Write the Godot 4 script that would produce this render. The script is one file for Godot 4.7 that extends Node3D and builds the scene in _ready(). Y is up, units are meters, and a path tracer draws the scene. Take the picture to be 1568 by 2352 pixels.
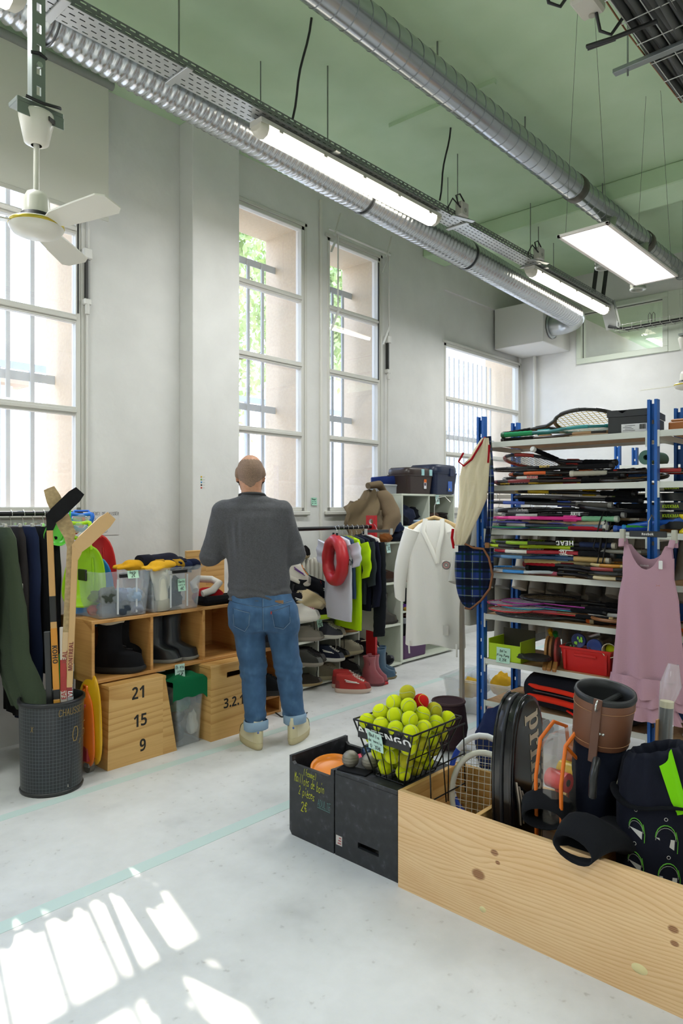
extends Node3D

# A second-hand sports shop in a tall hall: window wall along x at z = -4.35, end wall at x = 8.2, camera over the origin.

func _ready() -> void:
	rng.seed = 20240517
	setup_camera_and_light()
	setup_materials()
	build_room()
	build_windows()
	build_outside()
	build_ceiling_services()
	build_wood_shelf_corner()
	build_person()
	build_shoe_corner()
	build_tall_shelves()
	build_racket_shelving()
	build_box_row()
	build_gi_and_behind()

func setup_camera_and_light() -> void:
	var cam := Camera3D.new()
	cam.name = "camera"
	add_child(cam)
	cam.position = Vector3(0, 1.45, 0)
	cam.rotation.y = -(PI / 2 - atan(1466.0 / 1600.0))
	cam.set_frustum(2.0 * 0.05 * 1176.0 / 1600.0, Vector2(0, -0.05 * 10.0 / 1600.0), 0.05, 200.0)
	cam.current = true

	var sky_mat := ProceduralSkyMaterial.new()
	sky_mat.sky_top_color = Color(0.62, 0.76, 0.98)
	sky_mat.sky_horizon_color = Color(0.93, 0.96, 1.0)
	sky_mat.sky_curve = 0.25
	sky_mat.ground_bottom_color = Color(0.55, 0.53, 0.5)
	sky_mat.ground_horizon_color = Color(0.8, 0.8, 0.8)
	sky_mat.energy_multiplier = 1.0
	var sky := Sky.new()
	sky.sky_material = sky_mat
	var env := Environment.new()
	env.background_mode = Environment.BG_SKY
	env.sky = sky
	env.background_energy_multiplier = 6.0
	env.ambient_light_source = Environment.AMBIENT_SOURCE_DISABLED
	env.tonemap_mode = Environment.TONE_MAPPER_LINEAR
	env.tonemap_exposure = 1.25
	env.sdfgi_enabled = true
	env.ssao_enabled = true
	env.ssil_enabled = true
	var we := WorldEnvironment.new()
	we.name = "world_environment"
	we.environment = env
	add_child(we)

	var sun := DirectionalLight3D.new()
	sun.name = "sun"
	add_child(sun)
	sun.look_at_from_position(Vector3.ZERO, Vector3(-0.28, -0.83, 1.0))
	sun.light_color = Color(1.0, 0.96, 0.9)
	sun.light_energy = 3.4
	sun.light_angular_distance = 0.6
	sun.shadow_enabled = true
	sun.sky_mode = DirectionalLight3D.SKY_MODE_LIGHT_ONLY

var m_floor: StandardMaterial3D
var m_wall: StandardMaterial3D
var m_white: StandardMaterial3D
var m_green: StandardMaterial3D
var m_ply: StandardMaterial3D
var m_pine: StandardMaterial3D
var m_shelfwood: StandardMaterial3D
var m_stucco: StandardMaterial3D
var m_galv: StandardMaterial3D

func setup_materials() -> void:
	weave_n = noise_tex(256, 0.09, [], 5, true, 2.0, FastNoiseLite.TYPE_VALUE, 2)
	m_floor = tri_mat(noise_tex(1024, 0.006, [[0.0, "cbcbca"], [0.3, "dcdcdb"], [0.6, "e1e1e0"], [1.0, "e6e6e5"]], 3, false, 0, FastNoiseLite.TYPE_SIMPLEX_SMOOTH, 6), 0.35, 0.42)
	m_floor.detail_enabled = true
	m_floor.detail_blend_mode = BaseMaterial3D.BLEND_MODE_MUL
	m_floor.detail_albedo = noise_tex(1024, 0.03, [[0.0, "d6d4d0"], [0.16, "fafaf9"], [1.0, "ffffff"]], 11, false, 0, FastNoiseLite.TYPE_SIMPLEX, 5)
	m_floor.roughness_texture = noise_tex(512, 0.02, [[0.0, "8c8c8c"], [1.0, "ffffff"]], 4)
	m_floor.roughness = 0.62
	m_wall = tri_mat(noise_tex(512, 0.01, [[0.0, "dad9d5"], [1.0, "e3e2de"]], 8), 0.5, 0.75)
	m_wall.normal_enabled = true
	m_wall.normal_texture = noise_tex(512, 0.03, [], 9, true, 1.2)
	m_wall.normal_scale = 0.35
	m_white = mat("dedcd4", 0.4)
	m_green = tri_mat(noise_tex(512, 0.008, [[0.0, "bcd6b0"], [1.0, "c8dfbc"]], 12), 0.4, 0.7)
	m_stucco = tri_mat(noise_tex(512, 0.06, [[0.0, "bca68c"], [1.0, "ccb79c"]], 13), 1.0, 0.95)
	m_galv = tri_mat(noise_tex(512, 0.03, [[0.0, "9a9c9e"], [0.5, "b2b4b6"], [1.0, "c6c8ca"]], 14, false, 0, FastNoiseLite.TYPE_CELLULAR, 1), 2.0, 0.28)
	m_galv.metallic = 0.9
	var ply_tex := wood_tex(512, 512, Color("d9ae6c"), Color("b07c3a"), 9.0, 5.0, [], 31, 0.6)
	m_ply = tri_mat(ply_tex, 1.3, 0.5, false)
	m_shelfwood = tri_mat(wood_tex(512, 512, Color("cf9c5c"), Color("a06a30"), 7.0, 6.0, [], 37, 0.5), 1.2, 0.45, false)
	m_pine = StandardMaterial3D.new()
	m_pine.albedo_texture = wood_tex(1400, 300, Color("ecc896"), Color("cf9c62"), 30.0, 5.5, [[0.236, 0.27, 0.032], [0.243, 0.35, 0.02], [0.2, 0.53, 0.055], [0.564, 0.34, 0.032], [0.566, 0.446, 0.026], [0.585, 0.25, 0.02], [0.8, 0.5, 0.04]], 41)
	m_pine.roughness = 0.42
	m_pine.clearcoat_enabled = true
	m_pine.clearcoat = 0.25
	m_pine.clearcoat_roughness = 0.35

# ---------------------------------------------------------------- helpers
class M:
	var st := SurfaceTool.new()
	var X := Transform3D.IDENTITY
	var sg := 0
	func _init():
		st.begin(Mesh.PRIMITIVE_TRIANGLES)
		st.set_smooth_group(-1)
	func sm(s: int) -> void:
		st.set_smooth_group(s)
	func v(p: Vector3, uv := Vector2.ZERO) -> void:
		st.set_uv(uv)
		st.add_vertex(X * p)
	func tri(a: Vector3, b: Vector3, c: Vector3) -> void:
		v(a); v(b); v(c)
	func quad(a: Vector3, b: Vector3, c: Vector3, d: Vector3) -> void:
		v(a, Vector2(0, 0)); v(b, Vector2(1, 0)); v(c, Vector2(1, 1))
		v(a, Vector2(0, 0)); v(c, Vector2(1, 1)); v(d, Vector2(0, 1))
	func oquad(a: Vector3, b: Vector3, c: Vector3, d: Vector3, out: Vector3) -> void:
		if (a - c).cross(a - b).dot(out) < 0.0:
			quad(a, d, c, b)
		else:
			quad(a, b, c, d)
	func otri(a: Vector3, b: Vector3, c: Vector3, out: Vector3) -> void:
		if (a - c).cross(a - b).dot(out) < 0.0:
			tri(a, c, b)
		else:
			tri(a, b, c)
	# box with optional chamfer
	func box(c: Vector3, s: Vector3, b := 0.0, turn := Basis.IDENTITY) -> M:
		st.set_smooth_group(-1)
		var h := s * 0.5
		b = minf(b, minf(h.x, minf(h.y, h.z)) * 0.9)
		var sgn := [-1.0, 1.0]
		var P := func(sx, sy, sz, ax: int) -> Vector3:
			var q := Vector3(sx * (h.x - b), sy * (h.y - b), sz * (h.z - b))
			q[ax] = [sx, sy, sz][ax] * h[ax]
			return q
		var e: Array[Vector3] = [Vector3.RIGHT, Vector3.UP, Vector3.BACK]
		for ax in 3:
			var u := (ax + 1) % 3
			var w := (ax + 2) % 3
			for s0 in sgn:
				var q := []
				for t in [[-1.0, -1.0], [1.0, -1.0], [1.0, 1.0], [-1.0, 1.0]]:
					var a := [0.0, 0.0, 0.0]
					a[ax] = s0; a[u] = t[0]; a[w] = t[1]
					q.append(c + turn * P.call(a[0], a[1], a[2], ax))
				oquad(q[0], q[1], q[2], q[3], turn * (e[ax] * s0))
			if b > 0.0:
				for s1 in sgn:
					for s2 in sgn:
						var a0 := [0.0, 0.0, 0.0]
						var a1 := [0.0, 0.0, 0.0]
						a0[ax] = -1.0; a0[u] = s1; a0[w] = s2
						a1[ax] = 1.0; a1[u] = s1; a1[w] = s2
						oquad(c + turn * P.call(a0[0], a0[1], a0[2], u), c + turn * P.call(a1[0], a1[1], a1[2], u), c + turn * P.call(a1[0], a1[1], a1[2], w), c + turn * P.call(a0[0], a0[1], a0[2], w), turn * (e[u] * s1 + e[w] * s2))
		if b > 0.0:
			for sx in sgn:
				for sy in sgn:
					for sz in sgn:
						otri(c + turn * P.call(sx, sy, sz, 0), c + turn * P.call(sx, sy, sz, 1), c + turn * P.call(sx, sy, sz, 2), turn * Vector3(sx, sy, sz))
		return self
	func bx(x0: float, x1: float, y0: float, y1: float, z0: float, z1: float, b := 0.0) -> M:
		return box(Vector3((x0 + x1) / 2, (y0 + y1) / 2, (z0 + z1) / 2), Vector3(absf(x1 - x0), absf(y1 - y0), absf(z1 - z0)), b)
	# bar of rectangular section from a to b
	func bar(a: Vector3, b: Vector3, w: float, h: float, ch := 0.0) -> M:
		var d := (b - a)
		var z := d.normalized()
		var up := Vector3.UP if absf(z.y) < 0.95 else Vector3.RIGHT
		var x := up.cross(z).normalized()
		var y := z.cross(x)
		return box((a + b) * 0.5, Vector3(w, h, d.length()), ch, Basis(x, y, z))
	func loft(rings: Array, caps := true, smooth := 1, flip := 0) -> M:
		var n: int = rings[0].size()
		var m := rings.size()
		var fl := false
		if flip == 0:
			var i0 := (m - 1) / 2
			var ce := Vector3.ZERO
			for p in rings[i0]: ce += p
			for p in rings[i0 + 1]: ce += p
			ce /= 2.0 * n
			var score := 0.0
			for j in n:
				var a: Vector3 = rings[i0][j]
				var b: Vector3 = rings[i0][(j + 1) % n]
				var c: Vector3 = rings[i0 + 1][(j + 1) % n]
				score += (a - c).cross(a - b).dot(a + c - 2.0 * ce)
			fl = score < 0.0
		else:
			fl = flip < 0
		st.set_smooth_group(smooth)
		for i in m - 1:
			var r0: PackedVector3Array = rings[i]
			var r1: PackedVector3Array = rings[i + 1]
			var v0 := float(i) / (m - 1)
			var v1 := float(i + 1) / (m - 1)
			for j in n:
				var k := (j + 1) % n
				var u0 := float(j) / n
				var u1 := float(j + 1) / n
				if fl:
					v(r0[j], Vector2(u0, v0)); v(r1[j], Vector2(u0, v1)); v(r1[k], Vector2(u1, v1))
					v(r0[j], Vector2(u0, v0)); v(r1[k], Vector2(u1, v1)); v(r0[k], Vector2(u1, v0))
				else:
					v(r0[j], Vector2(u0, v0)); v(r0[k], Vector2(u1, v0)); v(r1[k], Vector2(u1, v1))
					v(r0[j], Vector2(u0, v0)); v(r1[k], Vector2(u1, v1)); v(r1[j], Vector2(u0, v1))
		if caps:
			st.set_smooth_group(-1)
			for e in [0, m - 1]:
				var r: PackedVector3Array = rings[e]
				var ce := Vector3.ZERO
				for p in r: ce += p
				ce /= n
				var inner := Vector3.ZERO
				for p in rings[1 if e == 0 else m - 2]: inner += p
				inner /= n
				for j in n:
					otri(ce, r[j], r[(j + 1) % n], ce - inner)
		return self
	static func circ(c: Vector3, x: Vector3, y: Vector3, n: int, ph := 0.0) -> PackedVector3Array:
		var r := PackedVector3Array()
		for j in n:
			var a := TAU * j / n + ph
			r.append(c + x * cos(a) + y * sin(a))
		return r
	func tube(pts: Array, rad, sides := 8, caps := true, closed := false, squash := 1.0) -> M:
		var rings := []
		var m := pts.size()
		var nx := Vector3.ZERO
		for i in m:
			var p: Vector3 = pts[i]
			var a: Vector3 = pts[(i - 1 + m) % m] if closed else pts[maxi(i - 1, 0)]
			var b: Vector3 = pts[(i + 1) % m] if closed else pts[mini(i + 1, m - 1)]
			var t := (b - a).normalized()
			if nx == Vector3.ZERO:
				nx = t.cross(Vector3.UP if absf(t.y) < 0.9 else Vector3.RIGHT).normalized()
			else:
				nx = (nx - t * nx.dot(t)).normalized()
			var ny := t.cross(nx)
			var r: float = rad[i] if rad is Array else rad
			rings.append(M.circ(p, nx * r, ny * r * squash, sides))
		if closed:
			rings.append(rings[0])
		return loft(rings, caps and not closed)
	func cyl(a: Vector3, b: Vector3, r: float, sides := 12, r2 := -1.0) -> M:
		return tube([a, b], [r, r if r2 < 0 else r2], sides)
	# lathe: profile of Vector2(radius, height) about axis y at c
	func lathe(c: Vector3, prof: Array, sides := 20, turn := Basis.IDENTITY, smooth := 1, sc := Vector2.ONE) -> M:
		var rings := []
		for p in prof:
			rings.append(M.circ(c + turn * Vector3(0, p.y, 0), turn * Vector3(p.x * sc.x, 0, 0), turn * Vector3(0, 0, p.x * sc.y), sides))
		return loft(rings, false, smooth, 1)
	func ball(c: Vector3, r: Vector3, n := 12, turn := Basis.IDENTITY) -> M:
		var rings := []
		var h := n / 2 + 1
		for i in h + 1:
			var a := -PI / 2 + PI * i / h
			var rr := maxf(cos(a), 0.001)
			rings.append(M.circ(c + turn * Vector3(0, r.y * sin(a), 0), turn * Vector3(r.x * rr, 0, 0), turn * Vector3(0, 0, r.z * rr), n))
		return loft(rings, false, 1, 1)
	func prism(poly: PackedVector2Array, z0: float, z1: float, smooth := -1) -> M:
		# polygon in xy, extruded along z
		st.set_smooth_group(-1)
		var idx := Geometry2D.triangulate_polygon(poly)
		for i in range(0, idx.size(), 3):
			var a := poly[idx[i]]; var b := poly[idx[i + 1]]; var c := poly[idx[i + 2]]
			otri(Vector3(a.x, a.y, z0), Vector3(b.x, b.y, z0), Vector3(c.x, c.y, z0), Vector3(0, 0, z0 - z1))
			otri(Vector3(a.x, a.y, z1), Vector3(b.x, b.y, z1), Vector3(c.x, c.y, z1), Vector3(0, 0, z1 - z0))
		st.set_smooth_group(smooth)
		var cw := Geometry2D.is_polygon_clockwise(poly)
		for i in poly.size():
			var a := poly[i]
			var b := poly[(i + 1) % poly.size()]
			var o := Vector3(b.y - a.y, a.x - b.x, 0) * (-1.0 if cw else 1.0)
			oquad(Vector3(a.x, a.y, z0), Vector3(b.x, b.y, z0), Vector3(b.x, b.y, z1), Vector3(a.x, a.y, z1), o)
		return self
	# open grid surface from f(u, v)
	func sheet(f: Callable, nu: int, nv: int, smooth := 1) -> M:
		st.set_smooth_group(smooth)
		var g := []
		for j in nv + 1:
			var row := PackedVector3Array()
			for i in nu + 1:
				row.append(f.call(float(i) / nu, float(j) / nv))
			g.append(row)
		for j in nv:
			for i in nu:
				var a := Vector2(float(i) / nu, float(j) / nv)
				var b := Vector2(float(i + 1) / nu, float(j + 1) / nv)
				v(g[j][i], a); v(g[j][i + 1], Vector2(b.x, a.y)); v(g[j + 1][i + 1], b)
				v(g[j][i], a); v(g[j + 1][i + 1], b); v(g[j + 1][i], Vector2(a.x, b.y))
		return self
	func done() -> ArrayMesh:
		st.generate_normals()
		st.index()
		return st.commit()

static func V(x: float, y: float, z: float) -> Vector3:
	return Vector3(x, y, z)

static func W(x: float, y: float) -> Vector2:
	return Vector2(x, y)

var taken := {}
var mats := {}
var rng := RandomNumberGenerator.new()

func numbered(called: String) -> String:
	var k: int = taken.get(called, 0)
	taken[called] = k + 1
	return called if k == 0 else "%s_%03d" % [called, k]

func thing(called: String, label: String, category: String, at := Vector3.ZERO, turn := 0.0, group := "") -> Node3D:
	var o := Node3D.new()
	o.name = numbered(called)
	add_child(o)
	o.position = at
	o.rotation.y = turn
	o.set_meta("label", label)
	o.set_meta("category", category)
	if group != "":
		o.set_meta("group", group)
	return o

func part(src, called: String, m: Material, parent: Node) -> MeshInstance3D:
	var o := MeshInstance3D.new()
	o.mesh = src.done() if src is M else src
	o.material_override = m
	o.cast_shadow = GeometryInstance3D.SHADOW_CASTING_SETTING_ON
	o.name = called
	parent.add_child(o, true)
	return o

func struct(src, called: String, m: Material, parent: Node = null) -> MeshInstance3D:
	var o := part(src, numbered(called) if parent == null else called, m, parent if parent else self)
	if parent == null:
		o.set_meta("kind", "structure")
	return o

func single(src, called: String, label: String, category: String, m: Material, at := Vector3.ZERO, turn := 0.0, group := "") -> MeshInstance3D:
	var o := part(src, numbered(called), m, self)
	o.position = at
	o.rotation.y = turn
	o.set_meta("label", label)
	o.set_meta("category", category)
	if group != "":
		o.set_meta("group", group)
	return o

func group_struct(called: String) -> Node3D:
	var o := Node3D.new()
	o.name = numbered(called)
	add_child(o)
	o.set_meta("kind", "structure")
	return o

func mat(hex: String, rough := 0.6, metal := 0.0) -> StandardMaterial3D:
	var k := "%s/%s/%s" % [hex, rough, metal]
	if not mats.has(k):
		var m := StandardMaterial3D.new()
		m.albedo_color = Color(hex)
		m.roughness = rough
		m.metallic = metal
		mats[k] = m
	return mats[k]

func fabric(hex: String, sheen := 0.3) -> StandardMaterial3D:
	var k := "f" + hex
	if not mats.has(k):
		var m := StandardMaterial3D.new()
		m.albedo_color = Color(hex)
		m.roughness = 0.95
		m.metallic_specular = 0.2
		m.rim_enabled = true
		m.rim = sheen
		m.rim_tint = 0.6
		m.normal_enabled = true
		m.normal_texture = weave_n
		m.normal_scale = 0.6
		m.uv1_triplanar = true
		m.uv1_scale = Vector3(9, 9, 9)
		mats[k] = m
	return mats[k]

func glass(hex: String, a: float, rough := 0.0) -> StandardMaterial3D:
	var k := "g%s%s%s" % [hex, a, rough]
	if not mats.has(k):
		var m := StandardMaterial3D.new()
		m.albedo_color = Color(Color(hex), a)
		m.roughness = rough
		m.transparency = BaseMaterial3D.TRANSPARENCY_ALPHA
		mats[k] = m
	return mats[k]

func noise_tex(size: int, freq: float, ramp: Array, sd := 1, normal := false, strength := 4.0, kind := FastNoiseLite.TYPE_SIMPLEX_SMOOTH, octaves := 4) -> NoiseTexture2D:
	var n := FastNoiseLite.new()
	n.noise_type = kind
	n.seed = sd
	n.frequency = freq
	n.fractal_octaves = octaves
	var t := NoiseTexture2D.new()
	t.width = size
	t.height = size
	t.seamless = true
	t.noise = n
	t.generate_mipmaps = false
	if normal:
		t.as_normal_map = true
		t.bump_strength = strength
	if ramp.size() > 0:
		var g := Gradient.new()
		var off := PackedFloat32Array()
		var col := PackedColorArray()
		for r in ramp:
			off.append(r[0])
			col.append(Color(r[1]))
		g.offsets = off
		g.colors = col
		t.color_ramp = g
	return t

func tri_mat(tex: Texture2D, scale: float, rough: float, world := true) -> StandardMaterial3D:
	var m := StandardMaterial3D.new()
	m.albedo_texture = tex
	m.roughness = rough
	m.uv1_triplanar = true
	m.uv1_world_triplanar = world
	m.uv1_scale = Vector3.ONE * scale
	return m

# wood grain picture: grain runs along x; knots are [u, v, size]; freq = rings across v
func wood_tex(w: int, h: int, lightc: Color, darkc: Color, freq: float, wob: float, knots: Array, sd: int, stretch := 1.0) -> ImageTexture:
	var n := FastNoiseLite.new()
	n.seed = sd
	n.frequency = 1.0
	n.fractal_octaves = 2
	var n2 := FastNoiseLite.new()
	n2.seed = sd + 7
	n2.frequency = 1.0
	n2.fractal_octaves = 2
	var data := PackedByteArray()
	data.resize(w * h * 3)
	var asp := float(w) / h * stretch
	var k := 0
	for y in h:
		var v := float(y) / h
		for x in w:
			var u := float(x) / w * asp
			var r := v * freq + n.get_noise_2d(u * 0.28, v * 1.1) * wob
			var knot := 0.0
			for kn in knots:
				var du: float = (u - kn[0] * asp)
				var dv: float = v - kn[1]
				var s: float = kn[2]
				var q := du * du * 0.35 + dv * dv
				r += signf(dv) * s * 34.0 * exp(-q / (s * s * 14.0)) * (1.0 - exp(-absf(dv) / s))
				var q2 := du * du * 0.5 + dv * dv
				if q2 < s * s:
					knot = maxf(knot, clampf((1.0 - sqrt(q2) / s) * 3.0, 0.0, 1.0))
			var fr := r - floorf(r)
			var line := pow(fr, 3.0) * (1.0 - smoothstep(0.9, 1.0, fr))
			line = line * 0.75 + 0.16 * (0.5 + n2.get_noise_2d(u * 3.0, v * 60.0)) + 0.18 * n2.get_noise_2d(u * 0.8 + 9.0, v * 2.2)
			var c := lightc.lerp(darkc, clampf(line, 0.0, 1.0))
			if knot > 0.0:
				c = c.lerp(darkc * Color(0.62, 0.5, 0.42), knot * (0.75 + 0.25 * sin(r * 9.0)))
			data[k] = int(clampf(c.r, 0, 1) * 255.0)
			data[k + 1] = int(clampf(c.g, 0, 1) * 255.0)
			data[k + 2] = int(clampf(c.b, 0, 1) * 255.0)
			k += 3
	return ImageTexture.create_from_image(Image.create_from_data(w, h, false, Image.FORMAT_RGB8, data))

var strokes := {
	"A": "022842 1434", "B": "02082847463505 3544433202", "C": "4738180604123243", "D": "02082846442202", "E": "48080242 0535", "F": "480802 0535", "G": "473818060412324445 4525",
	"H": "0208 4842 0545", "I": "2822", "L": "080242", "M": "0208254842", "N": "02084248", "O": "180604123244463818", "P": "0208283747463505", "R": "0208283747463505 2542", "S": "47381807064443321203",
	"T": "0848 2822", "U": "080312324348", "X": "0248 0842", "a": "45150403123243 4542", "b": "0802 0515354443321202", "c": "451504031242", "d": "433212030415 1545 4842", "e": "0444351504031242",
	"f": "48382722 1535", "g": "451504031242 45413000", "i": "2522 2728", "l": "1812", "m": "0502 04152422 24354442", "n": "0502 0415354442", "o": "150403123243443515", "p": "0500 0515354443321202",
	"r": "0502 04153545", "s": "451504334202", "t": "272332 1545", "u": "0503123242 4542", "è": "0444351504031242 1726", "0": "180604123244463818", "1": "0628 2822", "2": "07183847460242", "3": "08482544433202",
	"4": "380444 3632", "5": "4808053544433202", "9": "4534153506173847 4742", "€": "4738281614223243 0636 0434", "(": "28161422", ")": "18262412", ",": "2210", ".": "2221", "!": "2824 2221", "'": "2826", ":": "2526 2322",
}

# handwriting laid flat in the xy plane, pen width w, letter height s, y of baseline at 0
func writing(text: String, s: float, w: float, slant := 0.0, jitter := 0.05, adv := 0.62) -> M:
	var m := M.new()
	var x := 0.0
	var r := RandomNumberGenerator.new()
	r.seed = text.hash()
	for ch in text:
		if strokes.has(ch):
			var dy := r.randf_range(-jitter, jitter) * s
			for line in strokes[ch].split(" "):
				var prev := Vector3.INF
				for i in range(0, line.length() - 1, 2):
					var px := float(line[i].to_int()) / 8.0
					var py := float(line[i + 1].to_int() - 2) / 6.0
					var p := Vector3((x + px * 0.85 + py * slant) * s, py * s + dy, 0)
					if prev != Vector3.INF:
						var t := (p - prev)
						t = t.normalized() if t.length() > 0.0001 else Vector3.RIGHT
						var nn := Vector3(-t.y, t.x, 0) * w * 0.5
						m.oquad(prev - t * w * 0.4 + nn, p + t * w * 0.4 + nn, p + t * w * 0.4 - nn, prev - t * w * 0.4 - nn, Vector3.BACK)
					prev = p
		x += adv
	return m

func lettering(text: String, height: float, m: Material, parent: Node, xf: Transform3D, bold := true, called := "lettering", serif := false, width := 1.0) -> MeshInstance3D:
	var tm := TextMesh.new()
	var f := SystemFont.new()
	f.font_names = PackedStringArray(["Droid Serif" if serif else "Droid Sans"])
	f.font_weight = 700 if bold else 400
	tm.font = f
	tm.text = text
	tm.font_size = 32
	tm.pixel_size = height / 23.0
	tm.depth = 0.001
	tm.curve_step = 2.0
	var o := part(tm, called, m, parent)
	o.transform = xf * Transform3D(Basis.from_scale(Vector3(width, 1, 1)), Vector3.ZERO)
	return o

func frame_to(x: Vector3, y: Vector3, at: Vector3) -> Transform3D:
	x = x.normalized()
	y = (y - x * y.dot(x)).normalized()
	return Transform3D(Basis(x, y, x.cross(y)), at)

# surface nets of a distance field
func surfnet(m: M, lo: Vector3, hi: Vector3, cell: float, f: Callable, smooth := 1) -> void:
	var B := 4
	var nx := int(ceil((hi.x - lo.x) / cell / B)) * B
	var ny := int(ceil((hi.y - lo.y) / cell / B)) * B
	var nz := int(ceil((hi.z - lo.z) / cell / B)) * B
	var sx := nx + 1
	var sy := ny + 1
	var sz := nz + 1
	var val := PackedFloat32Array()
	val.resize(sx * sy * sz)
	val.fill(1e9)
	var near := cell * B * 0.87 + cell * 2.5
	for bz in nz / B:
		for by in ny / B:
			for bx in nx / B:
				var d: float = f.call(lo + Vector3(bx + 0.5, by + 0.5, bz + 0.5) * cell * B)
				if absf(d) > near:
					for k in range(bz * B, bz * B + B + 1):
						for j in range(by * B, by * B + B + 1):
							for i in range(bx * B, bx * B + B + 1):
								var q := (k * sy + j) * sx + i
								if val[q] > 1e8: val[q] = 1e8 * 0.5 if d > 0 else -1e8 * 0.5
					continue
				for k in range(bz * B, bz * B + B + 1):
					for j in range(by * B, by * B + B + 1):
						for i in range(bx * B, bx * B + B + 1):
							var q := (k * sy + j) * sx + i
							if absf(val[q]) > 1e7:
								val[q] = f.call(lo + Vector3(i, j, k) * cell)
	var vid := {}
	var co := [[0, 0, 0], [1, 0, 0], [0, 1, 0], [1, 1, 0], [0, 0, 1], [1, 0, 1], [0, 1, 1], [1, 1, 1]]
	var ed := [[0, 1], [2, 3], [4, 5], [6, 7], [0, 2], [1, 3], [4, 6], [5, 7], [0, 4], [1, 5], [2, 6], [3, 7]]
	for k in nz:
		for j in ny:
			for i in nx:
				var q := (k * sy + j) * sx + i
				var a := val[q]
				if absf(a) > 1e6: continue
				var e := PackedFloat32Array([a, val[q + 1], val[q + sx], val[q + sx + 1], val[q + sx * sy], val[q + sx * sy + 1], val[q + sx * sy + sx], val[q + sx * sy + sx + 1]])
				var neg := 0
				for t in 8: neg += 1 if e[t] < 0 else 0
				if neg == 0 or neg == 8: continue
				var s := Vector3.ZERO
				var c := 0
				for t in 12:
					var g0: int = ed[t][0]
					var g1: int = ed[t][1]
					if (e[g0] < 0) != (e[g1] < 0):
						var w := e[g0] / (e[g0] - e[g1])
						var p0 := Vector3(co[g0][0], co[g0][1], co[g0][2])
						var p1 := Vector3(co[g1][0], co[g1][1], co[g1][2])
						s += p0.lerp(p1, w)
						c += 1
				vid[q] = lo + (Vector3(i, j, k) + s / c) * cell
	m.sm(smooth)
	for q in vid:
		var i: int = q % sx
		var j: int = (q / sx) % sy
		var k: int = q / (sx * sy)
		var a := val[q]
		if i > 0 or true:
			if j > 0 and k > 0 and (a < 0) != (val[q + 1] < 0):
				_nq(m, vid, q, q - sx, q - sx - sx * sy, q - sx * sy, a < 0)
			if i > 0 and k > 0 and (a < 0) != (val[q + sx] < 0):
				_nq(m, vid, q, q - sx * sy, q - sx * sy - 1, q - 1, a < 0)
			if i > 0 and j > 0 and (a < 0) != (val[q + sx * sy] < 0):
				_nq(m, vid, q, q - 1, q - 1 - sx, q - sx, a < 0)

func _nq(m: M, vid: Dictionary, a: int, b: int, c: int, d: int, inside: bool) -> void:
	if not (vid.has(b) and vid.has(c) and vid.has(d)): return
	if inside:
		m.quad(vid[a], vid[d], vid[c], vid[b])
	else:
		m.quad(vid[a], vid[b], vid[c], vid[d])

static func cap_d(p: Vector3, a: Vector3, b: Vector3, ra: float, rb: float) -> float:
	var ba := b - a
	var t := clampf((p - a).dot(ba) / ba.length_squared(), 0.0, 1.0)
	return (p - a - ba * t).length() - lerpf(ra, rb, t)

static func smin(a: float, b: float, k: float) -> float:
	var h := maxf(k - absf(a - b), 0.0) / k
	return minf(a, b) - h * h * k * 0.25

var weave_n: Texture2D

# ---------------------------------------------------------------- room
const ZW := -4.35
const CH := 4.27
const XB := 8.2
var openings := [[-3.6, -1.9, 1.42, 3.9], [-1.4, 0.1, 1.42, 3.9], [0.45, 2.215, 1.42, 3.9], [3.44, 4.262, 1.42, 3.9], [4.555, 5.305, 1.42, 3.9], [6.42, 8.12, 1.42, 3.86]]

func wall_boxes(z0: float, z1: float) -> M:
	var m := M.new()
	var x := -5.0
	for o in openings:
		m.bx(x, o[0], 0, CH, z0, z1)
		m.bx(o[0], o[1], 0, o[2], z0, z1)
		m.bx(o[0], o[1], o[3], CH, z0, z1)
		x = o[1]
	m.bx(x, XB, 0, CH, z0, z1)
	return m

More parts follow.
